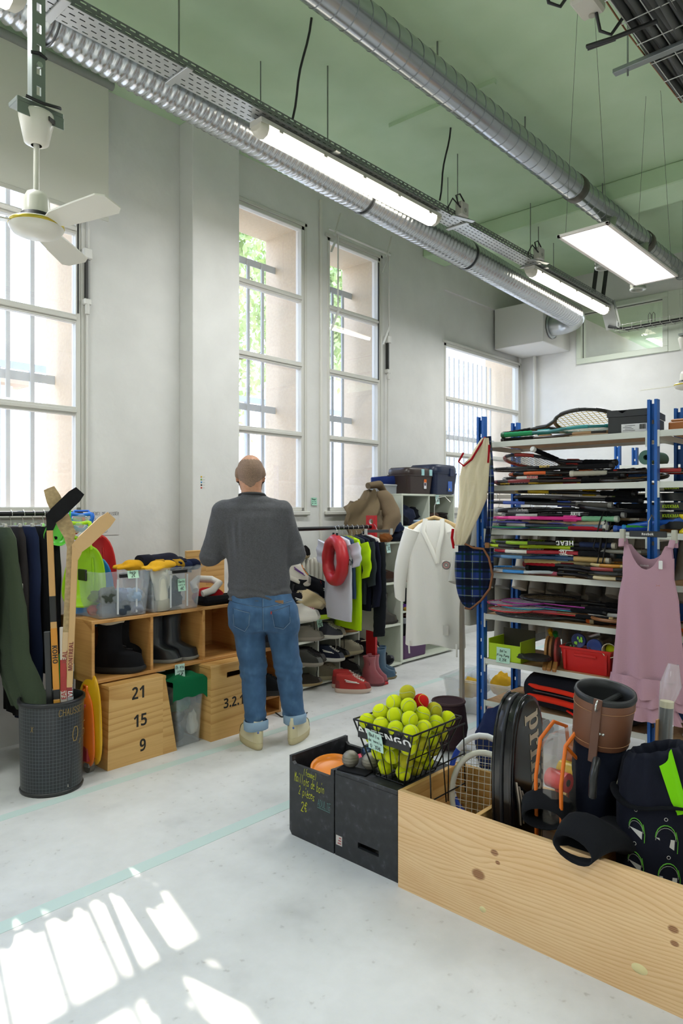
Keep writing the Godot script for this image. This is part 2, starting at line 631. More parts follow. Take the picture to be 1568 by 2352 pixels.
func build_room() -> void:
	struct(M.new().bx(-5.2, XB + 6.0, -0.2, 0, ZW - 0.5, 3.7), "floor", m_floor)
	var tape := mat("cadcd7", 0.5)
	struct(M.new().bx(-5, XB - 0.01, -0.001, 0.0012, -3.40, -3.335), "trim_1", tape)
	struct(M.new().bx(-5, XB - 0.01, -0.001, 0.0012, -2.525, -2.455), "trim_2", tape)
	var w := struct(wall_boxes(ZW - 0.1, ZW), "wall_left", m_wall)
	part(wall_boxes(ZW - 0.5, ZW - 0.1), "exterior_stucco", m_stucco, w)
	# pillar between the first two windows in view
	struct(M.new().bx(2.98, 3.41, 0, CH, ZW, -4.185, 0.004), "pillar", m_wall)
	# vertical pipe casing between the paired windows
	struct(M.new().bx(4.45, 4.475, 0, 4.2, ZW, ZW + 0.025, 0.004), "trim_3", m_white)
	# end wall with the clerestory opening
	var b := M.new()
	b.bx(XB, XB + 0.2, 0, 3.19, ZW, 3.7)
	b.bx(XB, XB + 0.2, 3.86, CH, ZW, 3.7)
	b.bx(XB, XB + 0.2, 3.19, 3.86, ZW, -3.62)
	b.bx(XB, XB + 0.2, 3.19, 3.86, -1.2, 3.7)
	struct(b, "wall_back", m_wall)
	struct(M.new().bx(-5.2, XB + 0.2, 0, CH, 3.5, 3.7), "wall_right", m_wall)
	struct(M.new().bx(-5.2, -5.0, 0, CH, ZW - 0.5, 3.7), "wall_near", m_wall)
	struct(M.new().bx(-5.2, XB + 0.2, CH, CH + 0.2, ZW - 0.5, 3.7), "ceiling", m_green)
	struct(M.new().bx(6.02, 6.42, 4.10, CH, ZW, 3.5, 0.01), "beam", m_green)
	# thin pipe along the beam
	struct(M.new().cyl(V(6.55, 4.22, ZW), V(6.55, 4.22, 3.5), 0.012, 8), "trim_4", m_green)
	# white boxed duct in the corner
	struct(M.new().bx(7.5, XB, 3.37, 3.86, ZW, -3.714, 0.006), "boxed_duct_soffit", mat("dcdad6", 0.85))
	struct(M.new().cyl(V(8.16, 0, -4.16), V(8.16, 3.37, -4.16), 0.022, 10), "trim_5", m_white)
	# ceiling conduits, painted over
	var c := M.new()
	for pts in [[V(1.95, 4.255, -2.62), V(2.62, 4.255, -2.62), V(2.66, 4.255, -2.14), V(3.1, 4.255, -1.9)], [V(4.02, 4.255, -3.2), V(4.06, 4.255, -2.35)], [V(3.86, 4.255, -1.02), V(3.9, 4.255, -0.4)]]:
		for i in pts.size() - 1:
			c.bar(pts[i], pts[i + 1], 0.03, 0.03)
	struct(c, "trim_6", m_green)
	# corridor seen through the clerestory
	var k := M.new()
	k.bx(XB + 0.2, XB + 6.0, CH, CH + 0.1, ZW, 3.7)
	struct(k, "ceiling", m_green)
	var kw := M.new()
	kw.bx(XB + 3.6, XB + 3.8, 0, 3.75, ZW, 3.7)
	kw.bx(XB + 0.2, XB + 6.0, 0, CH, ZW - 0.2, ZW)
	kw.bx(XB + 0.2, XB + 6.0, 0, CH, 3.5, 3.7)
	struct(kw, "wall_corridor", m_wall)
	struct(M.new().bx(XB + 3.55, XB + 3.6, 3.6, 3.8, ZW, 3.5), "trim_7", m_green)
	# clerestory frame and panes
	var g := group_struct("window_5")
	var f := M.new()
	for zz in [[-3.62, -2.56], [-2.44, -1.2]]:
		f.bx(XB - 0.03, XB + 0.12, 3.19, 3.255, zz[0], zz[1], 0.004)
		f.bx(XB - 0.03, XB + 0.12, 3.80, 3.86, zz[0], zz[1], 0.004)
		f.bx(XB - 0.03, XB + 0.12, 3.255, 3.80, zz[0], zz[0] + 0.06, 0.004)
		f.bx(XB - 0.03, XB + 0.12, 3.255, 3.80, zz[1] - 0.06, zz[1], 0.004)
	f.bx(XB - 0.025, XB + 0.12, 3.19, 3.86, -2.56, -2.44)
	part(f, "frame", mat("c9d0bf", 0.4), g)
	for zz in [[-3.56, -2.62], [-2.38, -1.26]]:
		var gk := M.new()
		gk.bx(XB + 0.03, XB + 0.034, 3.255, 3.262, zz[0], zz[1])
		gk.bx(XB + 0.03, XB + 0.034, 3.793, 3.80, zz[0], zz[1])
		gk.bx(XB + 0.03, XB + 0.034, 3.255, 3.80, zz[0], zz[0] + 0.007)
		gk.bx(XB + 0.03, XB + 0.034, 3.255, 3.80, zz[1] - 0.007, zz[1])
		part(gk, "gasket", mat("202220", 0.6), g)
		part(M.new().bx(XB + 0.036, XB + 0.042, 3.255, 3.80, zz[0], zz[1]), "pane", glass("e8f0ea", 0.08), g)
	# corridor lamp
	var lp := thing("corridor_lamp", "flat white ceiling lamp in the corridor beyond the clerestory", "lamp", V(XB + 1.6, CH - 0.04, -1.6))
	part(M.new().box(Vector3.ZERO, V(0.6, 0.04, 0.6), 0.005), "frame", m_white, lp)
	var gl := mat("fffdf6", 0.5).duplicate()
	gl.emission_enabled = true
	gl.emission = Color(1, 0.98, 0.94)
	gl.emission_energy_multiplier = 1.5
	part(M.new().box(V(0, -0.022, 0), V(0.54, 0.006, 0.54)), "diffuser", gl, lp)
	area(lp, V(0, -0.04, 0), W(0.54, 0.54), 3.0, Color(1, 0.98, 0.94))

func area(parent: Node3D, at: Vector3, size: Vector2, energy: float, col: Color) -> void:
	var l := AreaLight3D.new()
	l.name = "light"
	l.area_size = size
	l.light_energy = energy
	l.light_color = col
	l.area_range = 14.0
	l.area_normalize_energy = true
	l.shadow_enabled = true
	parent.add_child(l)
	l.position = at
	l.rotation.x = -PI / 2

func build_windows() -> void:
	var fm := mat("d2d0c8", 0.45)
	var pane_m := glass("f2f6f4", 0.12)
	var haze := glass("f4f7fa", 0.10)
	var bar_m := mat("9a9c9e", 0.5)
	for wi in openings.size():
		var o: Array = openings[wi]
		var g := group_struct("window_%d" % (wi + 6 if wi < 2 else wi - 1))
		var x0: float = o[0]
		var x1: float = o[1]
		var top: float = o[3] if wi < 5 else 3.27
		var z0 := ZW - 0.055
		var z1 := ZW + 0.006
		var f := M.new()
		f.bx(x0, x0 + 0.035, o[2], top, z0, z1, 0.004)
		f.bx(x1 - 0.035, x1, o[2], top, z0, z1, 0.004)
		f.bx(x0, x1, top - 0.035, top, z0, z1, 0.004)
		f.bx(x0, x1, o[2], o[2] + 0.035, z0, z1, 0.004)
		# architrave lines round the opening
		f.bx(x1, x1 + 0.03, o[2], top + 0.03, ZW, ZW + 0.012, 0.003)
		f.bx(x0 - 0.03, x1 + 0.03, top, top + 0.03, ZW, ZW + 0.012, 0.003)
		part(f, "frame", fm, g)
		part(M.new().bx(x0 - 0.04, x1 + 0.05, o[2] - 0.035, o[2], ZW, ZW + 0.035, 0.006), "sill", fm, g)
		var ys := [2.08, 2.685, 3.265] if wi < 5 else [2.045, 2.66]
		for y in ys:
			var t := M.new()
			t.bx(x0 + 0.03, x1 - 0.03, y - 0.028, y + 0.028, z0 + 0.005, z1 - 0.004, 0.003)
			t.bx(x0 + 0.03, x1 - 0.03, y - 0.012, y + 0.012, z1 - 0.006, z1 + 0.008, 0.003)
			part(t, "transom", fm, g)
		var cuts := [o[2] + 0.035] + ys + [top - 0.035]
		var mid := []
		if x1 - x0 > 1.3 and wi < 5:
			mid = [(x0 + x1) / 2]
			part(M.new().bx(mid[0] - 0.03, mid[0] + 0.03, o[2], top, z0, z1, 0.004), "mullion", fm, g)
		var xs := [x0 + 0.035] + mid + [x1 - 0.035]
		for i in cuts.size() - 1:
			for j in xs.size() - 1:
				part(M.new().bx(xs[j], xs[j + 1], cuts[i], cuts[i + 1], ZW - 0.036, ZW - 0.032), "pane", pane_m, g)
		if wi == 5:
			part(M.new().bx(x0, x1, 3.27, 3.86, ZW - 0.07, ZW - 0.03), "blank_panel", m_wall, g)
		# security grille outside
		var nb := int((x1 - x0) / (0.15 if wi < 5 else 0.105))
		var zb := ZW - 0.36
		for i in nb + 1:
			var bxx := x0 + (x1 - x0) * i / nb
			if i > 0 and i < nb:
				part(M.new().bx(bxx - (0.014 if wi < 5 else 0.008), bxx + (0.014 if wi < 5 else 0.008), o[2], 3.62 if wi < 5 else top, zb - 0.008, zb + 0.008), "grille_bar", bar_m, g)
		for y in ([2.33, 3.6] if wi < 5 else [2.3]):
			part(M.new().bx(x0, x1, y - 0.03, y + 0.03, zb - 0.014, zb - 0.008), "grille_rail", bar_m, g)
	# opening gear of the windows: shafts, brackets, rods, black spindle
	var gear := mat("dad8d2", 0.4)
	var black := mat("2b2b2a", 0.5)
	for e in [[2.245, 1.52, 3.55, "first", "white rod and black spindle of window opener beside the tall pier"], [5.40, 1.5, 3.75, "second", "white rod and black spindle of window opener near grey storage bins"]]:
		var t := thing("window_opener", e[4], "window gear", V(e[0], 0, ZW))
		part(M.new().cyl(V(0, 1.42, 0.025), V(0, 2.72, 0.025), 0.008, 8), "rod", gear, t)
		part(M.new().cyl(V(0, 2.72, 0.03), V(0, 2.80, 0.03), 0.016, 10), "joint", gear, t)
		part(M.new().bx(-0.012, 0.004, 2.82, 3.08, 0.005, 0.04, 0.003), "spindle", black, t)
		part(M.new().bx(0.004, 0.022, 2.82, 3.08, 0.005, 0.03, 0.003), "guide", mat("9a9a96", 0.4), t)
		part(M.new().bx(-0.03, 0.03, 3.08, 3.15, 0.0, 0.05, 0.006), "bracket", gear, t)
		part(M.new().bx(-0.026, 0.026, 2.78, 2.82, 0.0, 0.045, 0.006), "bracket", gear, t)
		part(M.new().cyl(V(0.01, 3.15, 0.03), V(0.02, e[2] + 0.2, 0.03), 0.008, 8), "rod", gear, t)
	var t2 := thing("window_opener", "white shaft with lever arms above the narrow window", "window gear", V(0, 0, ZW))
	part(M.new().cyl(V(4.5, 3.94, 0.07), V(5.38, 3.94, 0.07), 0.012, 8), "shaft", gear, t2)
	for e in [[4.62, 3.90], [5.36, 3.90], [4.62, 3.2], [5.36, 3.2]]:
		var px: float = e[0]
		var py: float = e[1]
		var pol := PackedVector2Array([W(px - 0.09, py - 0.16), W(px + 0.02, py + 0.07), W(px + 0.05, py + 0.07), W(px - 0.07, py - 0.16)])
		part(M.new().prism(pol, 0.06, 0.066), "bracket", gear, t2)
	for px in [4.62, 5.36]:
		part(M.new().cyl(V(px, 3.92, 0.075), V(px, 3.24, 0.075), 0.007, 8), "rod", gear, t2)
		part(M.new().bar(V(px - 0.05, 3.9, 0.08), V(px + 0.03, 4.12, 0.08), 0.02, 0.006), "lever", gear, t2)
	# dark strips painted in for the shaded gaps beside the tilted sashes
	part(M.new().bx(5.27, 5.283, 2.7, 3.85, 0.002, 0.012), "sash_gap_shade", mat("3a3a38", 0.6), t2)
	part(M.new().bx(2.188, 2.198, 2.72, 3.33, 0.002, 0.012), "sash_gap_shade", mat("3a3a38", 0.6), t2)
	# roller blind over the first window
	var bl := thing("roller_blind", "cream roller blind half lowered over tall window behind the fan", "blind", V(0, 0, -4.2))
	var bm := StandardMaterial3D.new()
	bm.albedo_color = Color("d9d8cc")
	bm.roughness = 0.9
	bm.backlight_enabled = true
	bm.backlight = Color(0.10, 0.10, 0.09)
	part(M.new().bx(0.3, 2.33, 3.335, 4.2, -0.002, 0.0), "cloth", bm, bl)
	part(M.new().cyl(V(0.28, 4.215, 0.0), V(2.36, 4.215, 0.0), 0.028, 12), "roller", mat("8e918c", 0.5), bl)
	part(M.new().bx(0.3, 2.33, 3.32, 3.345, -0.006, 0.006, 0.002), "bottom_bar", mat("c9c8bd", 0.5), bl)

func build_outside() -> void:
	struct(M.new().bx(-60, 80, -0.6, -0.5, -90, ZW - 0.5), "ground_outside", tri_mat(noise_tex(256, 0.02, [[0.0, "b5b0a6"], [1.0, "cfcabf"]], 51), 0.3, 0.9))
	# pale building across the yard
	var b := thing("building", "pale house across the yard seen through the windows", "building", V(0, 0, -22))
	part(M.new().bx(-6, 9, -0.5, 5.2, -0.2, 0), "wall", mat("e4ddce", 0.9), b)
	part(M.new().bx(-6.4, 9.4, 5.2, 5.5, -0.6, 0.5), "roof_edge", mat("a88a70", 0.8), b)
	for i in 6:
		part(M.new().bx(-5 + i * 2.4, -4 + i * 2.4, 1.6, 3.4, -0.02, 0.03), "window", mat("6a6862", 0.3), b)
	var f := thing("yard_fence", "grey bar fence with a top rail beyond the windows", "fence", V(0, 0, -8.2))
	part(M.new().bx(-4, 18, 3.05, 3.13, -0.03, 0.03), "top_rail", mat("9aa0a8", 0.6), f)
	part(M.new().bx(-4, 18, 1.0, 1.06, -0.03, 0.03), "rail", mat("9aa0a8", 0.6), f)
	for i in 60:
		var x := -4.0 + i * 0.36
		part(M.new().bx(x - 0.015, x + 0.015, -0.5, 3.05, -0.015, 0.015), "picket", mat("9aa0a8", 0.6), f)
	# trees: crowns of leaf blades
	var leafm := StandardMaterial3D.new()
	leafm.albedo_color = Color("b9c88c")
	leafm.roughness = 0.7
	leafm.backlight_enabled = true
	leafm.backlight = Color(0.34, 0.38, 0.18)
	var lf := M.new()
	lf.sm(-1)
	lf.quad(V(0, 0, 0), V(0.045, 0.006, 0.07), V(0, 0, 0.15), V(-0.045, 0.006, 0.07))
	var leaf := lf.done()
	for e in [[V(6.6, 6.6, -9.6), V(2.0, 2.4, 1.3), 16000, "leafy tree arching over the paired tall windows outside"], [V(8.6, 4.6, -12.0), V(1.8, 2.6, 1.6), 5000, "second leafy tree standing deeper in the yard"], [V(9.8, 5.6, -9.9), V(1.7, 2.2, 1.2), 12000, "leafy tree shading the frosted window beside the corner"]]:
		var c: Vector3 = e[0]
		var s: Vector3 = e[1]
		var t := thing("tree", e[3], "tree", V(c.x, -0.5, c.z), 0.0, "trees in the yard")
		var tr := M.new()
		tr.tube([V(0.2, 0, -0.5), V(0.1, 2.2, -0.3), V(0, c.y - 0.2, 0), V(0, c.y + 0.8, 0.1)], [0.16, 0.12, 0.07, 0.03], 8)
		for k in 7:
			var a := k * 2.4
			tr.tube([V(0, c.y - 0.6 + k * 0.15, 0), V(cos(a) * s.x * 0.5, c.y + 0.1 + k * 0.1, sin(a) * s.z * 0.5), V(cos(a) * s.x * 0.9, c.y + 0.3 + 0.1 * k, sin(a) * s.z * 0.9)], [0.05, 0.03, 0.01], 6)
		part(tr, "trunk", mat("6e5d4c", 0.9), t)
		var mm := MultiMesh.new()
		mm.transform_format = MultiMesh.TRANSFORM_3D
		mm.mesh = leaf
		mm.instance_count = e[2]
		for i in mm.instance_count:
			var d := V(rng.randfn(), rng.randfn(), rng.randfn()).normalized() * pow(rng.randf(), 0.4)
			var clump := 0.72 + 0.5 * sin(d.x * 9.0 + c.x) * sin(d.y * 8.0) * sin(d.z * 9.0 + 1.0)
			var bs := Basis.from_euler(V(rng.randf() * TAU, rng.randf() * TAU, rng.randf() * TAU)).scaled(Vector3.ONE * rng.randf_range(0.7, 1.3))
			mm.set_instance_transform(i, Transform3D(bs, V(0, c.y + 0.5, 0) + d * s * clump))
		var mi := MultiMeshInstance3D.new()
		mi.name = "crown"
		mi.multimesh = mm
		mi.material_override = leafm
		mi.set_meta("kind", "stuff")
		t.add_child(mi)

# ---------------------------------------------------------------- kit: shoes, cloth, bins, tags
var cache := {}

func shoe_pt(ph: float, v: float, L: float, W: float, toe: float, col: float, cl: float, cw: float, cxs: float, inset := 0.0) -> Vector3:
	var c := cos(ph)
	var sx := L * 0.5 + L * 0.5 * signf(c) * pow(absf(c), 0.85)
	var wz := sin(ph) * W * 0.5 * (0.88 + 0.12 * sin((c + 0.2) * 2.2))
	var ex := cxs + (cl * 0.5 - inset) * c
	var ez := (cw * 0.5 - inset) * sin(ph)
	var va := 1.0 if col < 0.13 else 0.5
	var w := minf(v / va, 1.0)
	var s := pow(w, 1.25)
	var ha := minf(col, 0.115)
	var p := V(lerpf(sx, ex, s), 0, lerpf(wz, ez, s))
	var k := minf(w / 0.32, 1.0)
	p.y = toe * (1.0 - (1.0 - k) * (1.0 - k)) + (ha - toe) * pow(w, 2.3)
	if v > va:
		p.y = lerpf(ha, col, (v - va) / (1.0 - va))
		p.x += 0.012 * sin((v - va) / (1.0 - va) * PI) * (1.0 if c < 0.0 else -0.6)
	return p

# kind: [length, width, toe height, collar height, collar length, collar width, collar centre, sole thickness, laces]
const SHOE := {
	"sneaker": [0.28, 0.098, 0.05, 0.112, 0.13, 0.072, 0.072, 0.03, true],
	"flat": [0.27, 0.094, 0.043, 0.088, 0.15, 0.072, 0.08, 0.018, true],
	"ankle_boot": [0.28, 0.10, 0.06, 0.17, 0.12, 0.085, 0.065, 0.03, true],
	"winter_boot": [0.29, 0.115, 0.075, 0.27, 0.15, 0.125, 0.085, 0.032, false],
	"rubber_boot": [0.27, 0.10, 0.065, 0.31, 0.14, 0.12, 0.085, 0.02, false],
	"kid_boot": [0.19, 0.075, 0.05, 0.22, 0.11, 0.095, 0.065, 0.016, false],
	"sandal": [0.25, 0.09, 0.035, 0.05, 0.17, 0.07, 0.09, 0.018, false],
}

func shoe_meshes(kind: String) -> Dictionary:
	if cache.has(kind):
		return cache[kind]
	var k: Array = SHOE[kind]
	var n := 22
	var rings := []
	for i in 9:
		var r := PackedVector3Array()
		for j in n:
			var p := shoe_pt(TAU * j / n, i / 8.0, k[0], k[1], k[2], k[3], k[4], k[5], k[6])
			p.y += k[7]
			r.append(p)
		rings.append(r)
	for e in [[0.005, 0.004], [0.009, 0.0], [0.012, -0.03], [0.016, -(k[3] - 0.015)]]:
		var r := PackedVector3Array()
		for j in n:
			var p := shoe_pt(TAU * j / n, 1.0, k[0], k[1], k[2], k[3], k[4], k[5], k[6], e[0])
			p.y += k[7] + e[1]
			r.append(p)
		rings.append(r)
	var up := M.new()
	up.loft(rings, false, 1, 1)
	var cap := rings[rings.size() - 1] as PackedVector3Array
	for j in n:
		up.otri(V(k[6], cap[0].y, 0), cap[j], cap[(j + 1) % n], Vector3.UP)
	var so := []
	for e in [[0.0, 0.94], [0.003, 1.0], [k[7] * 0.7, 1.05], [k[7] + 0.006, 1.02]]:
		var r := PackedVector3Array()
		for j in n:
			var p := shoe_pt(TAU * j / n, 0.0, k[0], k[1], k[2], k[3], k[4], k[5], k[6])
			var up_toe: float = 0.012 * pow(maxf(p.x / k[0] - 0.75, 0.0) * 4.0, 2.0)
			r.append(V(k[0] / 2 + (p.x - k[0] / 2) * e[1], e[0] + up_toe * (1.0 - e[0] / 0.05), p.z * e[1]))
		so.append(r)
	var d := {"upper": up.done(), "sole": M.new().loft(so).done()}
	if k[8]:
		var la := M.new()
		for i in 5:
			var v := 0.42 + i * 0.115
			var a := shoe_pt(0.5, v, k[0], k[1], k[2], k[3], k[4], k[5], k[6])
			var b := shoe_pt(-0.5, v + 0.08, k[0], k[1], k[2], k[3], k[4], k[5], k[6])
			var mid := shoe_pt(0.0, v + 0.04, k[0], k[1], k[2], k[3], k[4], k[5], k[6])
			for q in [[a, b], [V(a.x, a.y, -a.z), V(b.x, b.y, -b.z)]]:
				la.tube([q[0] + V(0, k[7] + 0.002, 0), V(mid.x, mid.y + k[7] + 0.007, 0), q[1] + V(0, k[7] + 0.002, 0)], 0.003, 5)
		d["laces"] = la.done()
	var st := M.new()
	for s in [-1.0, 1.0]:
		for v0 in [0.25, 0.42]:
			var pts := []
			for i in 5:
				var p := shoe_pt(s * (1.15 + i * 0.16), v0 + 0.07 * i, k[0], k[1], k[2], k[3], k[4], k[5], k[6])
				pts.append(p + V(0, k[7] + 0.001, s * 0.002))
			st.tube(pts, 0.006, 5, true, false, 0.6)
	d["stripes"] = st.done()
	var oc := M.new()
	oc.sheet(func(u: float, v: float):
		var p := shoe_pt(-0.75 + 1.5 * u, 0.02 + 0.26 * v, k[0], k[1], k[2], k[3], k[4], k[5], k[6])
		return p + V(0.0022, k[7] + 0.0018, 0.0022 * (u - 0.5) * 2.0), 10, 5)
	d["toe"] = oc.done()
	var hc := M.new()
	hc.sheet(func(u: float, v: float):
		var p := shoe_pt(PI - 0.8 + 1.6 * u, 0.02 + 0.55 * v, k[0], k[1], k[2], k[3], k[4], k[5], k[6])
		return p + V(-0.0022, k[7] + 0.001, -0.0022 * (u - 0.5) * 2.0), 8, 5)
	d["heel"] = hc.done()
	cache[kind] = d
	return d

func shoe(kind: String, label: String, upper: String, sole: String, lace: String, stripe: String, xf: Transform3D, group := "", cat := "shoe") -> Node3D:
	var d := shoe_meshes(kind)
	var called: String = {"sneaker": "sneaker", "flat": "flat_shoe", "ankle_boot": "ankle_boot", "winter_boot": "winter_boot", "rubber_boot": "rubber_boot", "kid_boot": "child_boot", "sandal": "sandal"}[kind]
	var t := thing(called, label, cat, Vector3.ZERO, 0.0, group)
	t.transform = xf
	var um: StandardMaterial3D = mat(upper, 0.35) if kind in ["rubber_boot", "kid_boot"] else fabric(upper)
	part(d["upper"], "upper", um, t)
	part(d["sole"], "sole", mat(sole, 0.7), t)
	if d.has("laces") and lace != "":
		part(d["laces"], "laces", fabric(lace), t)
	if d.has("laces"):
		var tone := Color(upper)
		var oh := (tone.lightened(0.16) if tone.get_luminance() < 0.25 else tone.darkened(0.22)).to_html(false)
		part(d["toe"], "toe_cap", mat(oh, 0.6), t)
		part(d["heel"], "heel_counter", mat(oh, 0.6), t)
	if stripe != "":
		part(d["stripes"], "side_stripes", mat(stripe, 0.6), t)
	return t

# toe direction by yaw about y, with extra pitch (toe down) and roll
func at(x: float, y: float, z: float, yaw := 0.0, pitch := 0.0, roll := 0.0) -> Transform3D:
	return Transform3D(Basis(Vector3.UP, yaw) * Basis(Vector3.BACK, pitch) * Basis(Vector3.RIGHT, roll), V(x, y, z))

# crumpled cloth lump resting on y = 0
func rag(size: Vector3, sd: int, rough := 0.35, n := 22) -> M:
	var nz := FastNoiseLite.new()
	nz.seed = sd
	nz.frequency = 1.3
	nz.fractal_octaves = 3
	var m := M.new()
	var rings := []
	var h := n / 2
	for i in h + 1:
		var a := -PI / 2 + PI * i / h
		var r := PackedVector3Array()
		for j in n:
			var b := TAU * j / n
			var d := V(cos(a) * cos(b), sin(a), cos(a) * sin(b))
			var fold := absf(nz.get_noise_3d(d.x * 1.2, d.y * 1.2, d.z * 1.2))
			var k := 1.0 + rough * (nz.get_noise_3d(d.x + 7.0, d.y, d.z) - 1.1 * fold + 0.25)
			var p := V(signf(d.x) * pow(absf(d.x), 0.8), d.y, signf(d.z) * pow(absf(d.z), 0.8)) * k
			p.y = maxf(p.y, -0.7)
			r.append(V(p.x * size.x / 2, (p.y + 0.7) * size.y / 1.7, p.z * size.z / 2))
		rings.append(r)
	return m.loft(rings, false, 1, 1)

# folded garment: stack of soft layers
func folded(size: Vector3, layers: int, sd: int) -> M:
	var r := RandomNumberGenerator.new()
	r.seed = sd
	var m := M.new()
	var lh := size.y / layers
	for i in layers:
		var w := size.x * r.randf_range(0.9, 1.0)
		var d := size.z * r.randf_range(0.9, 1.0)
		var off := V(r.randf_range(-0.01, 0.01), (i + 0.5) * lh, r.randf_range(-0.01, 0.01))
		var rings := []
		for q in [[-0.5, 0.82], [-0.44, 0.95], [-0.1, 1.0], [0.25, 1.0], [0.45, 0.95], [0.5, 0.84]]:
			var ring := PackedVector3Array()
			for j in 24:
				var a := TAU * j / 24
				var c := cos(a)
				var s := sin(a)
				var sq := pow(pow(absf(c), 5.0) + pow(absf(s), 5.0), -0.2)
				ring.append(off + V(c * sq * w / 2 * q[1], q[0] * lh * (1.02 + 0.25 * sin(a * 3.0 + i)), s * sq * d / 2 * q[1]))
			rings.append(ring)
		m.loft(rings, true, 1)
	return m

# garment hanging from y = 0 down; section runs along z (width) and is thin along x
# prof rows: [y, half width, centre z, half thickness]
func hanging(prof: Array, sd: int, fold := 0.012, n := 28, freq := 3.0) -> M:
	var nz := FastNoiseLite.new()
	nz.seed = sd
	nz.frequency = 1.0
	var rows := []
	for i in prof.size() - 1:
		for k in 4:
			var f := k / 4.0
			var row := []
			for q in 4:
				row.append(lerpf(prof[i][q], prof[i + 1][q], f))
			rows.append(row)
	rows.append(prof[prof.size() - 1])
	var rings := []
	var y0: float = prof[0][0]
	for row in rows:
		var r := PackedVector3Array()
		var dn := minf((y0 - row[0]) * 2.5, 1.0)
		for j in n:
			var a := TAU * j / n
			var c := cos(a)
			var s := sin(a)
			var zz: float = row[2] + row[1] * signf(c) * pow(absf(c), 0.75)
			var w := sin(c * freq * 3.0 + sd) * 0.6 + nz.get_noise_2d(zz * 9.0, row[0] * 1.6) * 1.2
			var xx: float = row[3] * signf(s) * pow(absf(s), 0.6) + fold * w * dn
			r.append(V(xx + nz.get_noise_2d(row[0] * 2.0, 3.0) * fold * dn, row[0], zz))
		rings.append(r)
	return M.new().loft(rings, true, 1)

# open-topped bin, base centre at origin
func open_bin(w: float, d: float, h: float, th: float, taper := 0.9, rim := 0.012, rad := 0.02) -> M:
	var ring := func(sx: float, sz: float, y: float) -> PackedVector3Array:
		var r := PackedVector3Array()
		for q in [[1, 1], [-1, 1], [-1, -1], [1, -1]]:
			var cxx: float = q[0] * (sx - rad)
			var czz: float = q[1] * (sz - rad)
			var a0: float = [0.0, PI / 2, PI, PI * 1.5][[[1, 1], [-1, 1], [-1, -1], [1, -1]].find(q)]
			for k in 4:
				var a := a0 + PI / 2 * k / 3.0
				r.append(V(cxx + rad * cos(a), y, czz + rad * sin(a)))
		return r
	var W := w / 2
	var D := d / 2
	var m := M.new()
	var rings := [ring.call(W * taper * 0.98, D * taper * 0.98, 0.0), ring.call(W * taper, D * taper, 0.006)]
	rings.append_array([ring.call(W, D, h - 0.012), ring.call(W + rim, D + rim, h - 0.01), ring.call(W + rim, D + rim, h), ring.call(W - th, D - th, h), ring.call(W * taper - th, D * taper - th, th)])
	m.loft(rings, true, -1)
	return m

func note(text: Array, w: float, h: float, xf: Transform3D, parent: Node, hex := "c9e8d6", called := "price_note", ink := "1c1c22", curl := 0.006) -> void:
	var m := M.new()
	m.X = xf
	m.sheet(func(u, v): return V((u - 0.5) * w, (0.5 - v) * h, curl * (pow(v - 0.2, 2.0) * 2.0)), 4, 6)
	var o := part(m, called, mat(hex, 0.8), parent)
	var rows := text.size()
	for i in rows:
		var s: float = text[i][1] * h
		var tx: String = text[i][0]
		var wr := writing(tx, s, s * 0.13, 0.12, 0.06)
		var width := tx.length() * 0.62 * s
		var k := minf(1.0, w * 0.9 / maxf(width, 0.001))
		var y: float = h * (0.5 - text[i][2])
		var vv: float = text[i][2]
		var q := part(wr, "handwriting", mat(ink, 0.7), o)
		q.transform = xf * Transform3D(Basis.from_scale(V(k, 1, 1)), V(-width * k / 2, y, curl * pow(vv - 0.2, 2.0) * 2.0 + 0.0012))

# wall of an open cubby unit: x0..x1 wide, y0..y1 high, front at z1, back at z0; columns, rows; t board thickness
func cubby(x0: float, x1: float, y0: float, y1: float, z0: float, z1: float, xs: Array, ys: Array, t: float, m: Material, parent: Node, back := true) -> void:
	part(M.new().bx(x0, x1, y1 - t, y1, z0, z1, 0.0015), "top_board", m, parent)
	part(M.new().bx(x0, x1, y0, y0 + t, z0, z1, 0.0015), "bottom_board", m, parent)
	part(M.new().bx(x0, x0 + t, y0 + t, y1 - t, z0, z1, 0.0015), "side_board", m, parent)
	part(M.new().bx(x1 - t, x1, y0 + t, y1 - t, z0, z1, 0.0015), "side_board", m, parent)
	for x in xs:
		part(M.new().bx(x - t / 2, x + t / 2, y0 + t, y1 - t, z0, z1 - 0.001, 0.001), "divider", m, parent)
	var ex := [x0 + t / 2] + xs + [x1 - t / 2]
	for y in ys:
		for i in ex.size() - 1:
			part(M.new().bx(ex[i] + t / 2, ex[i + 1] - t / 2, y - t / 2, y + t / 2, z0, z1 - 0.002, 0.001), "shelf_board", m, parent)
	if back:
		part(M.new().bx(x0 + 0.001, x1 - 0.001, y0 + 0.001, y1 - 0.001, z0 - 0.006, z0), "back_panel", m, parent)

func wire_hanger(x: float, y: float, z: float, parent: Node, w := 0.16, clips := true) -> void:
	# hook over a rail at (x, y), bar along z
	var m := M.new()
	m.tube([V(x, y - 0.012, z + 0.019), V(x, y + 0.008, z + 0.0185), V(x, y + 0.021, z), V(x, y + 0.008, z - 0.0185), V(x, y - 0.014, z - 0.019), V(x, y - 0.04, z - 0.004), V(x, y - 0.07, z)], 0.0016, 5)
	m.cyl(V(x, y - 0.07, z - w), V(x, y - 0.07, z + w), 0.002, 5)
	part(m, "hanger_wire", mat("c8c6be", 0.25, 0.8), parent)
	if clips:
		for s in [-1.0, 1.0]:
			part(M.new().bx(x - 0.008, x + 0.008, y - 0.11, y - 0.055, z + s * w * 0.8 - 0.01, z + s * w * 0.8 + 0.01, 0.002), "hanger_clip", mat("d8d6ce", 0.25, 0.7), parent)

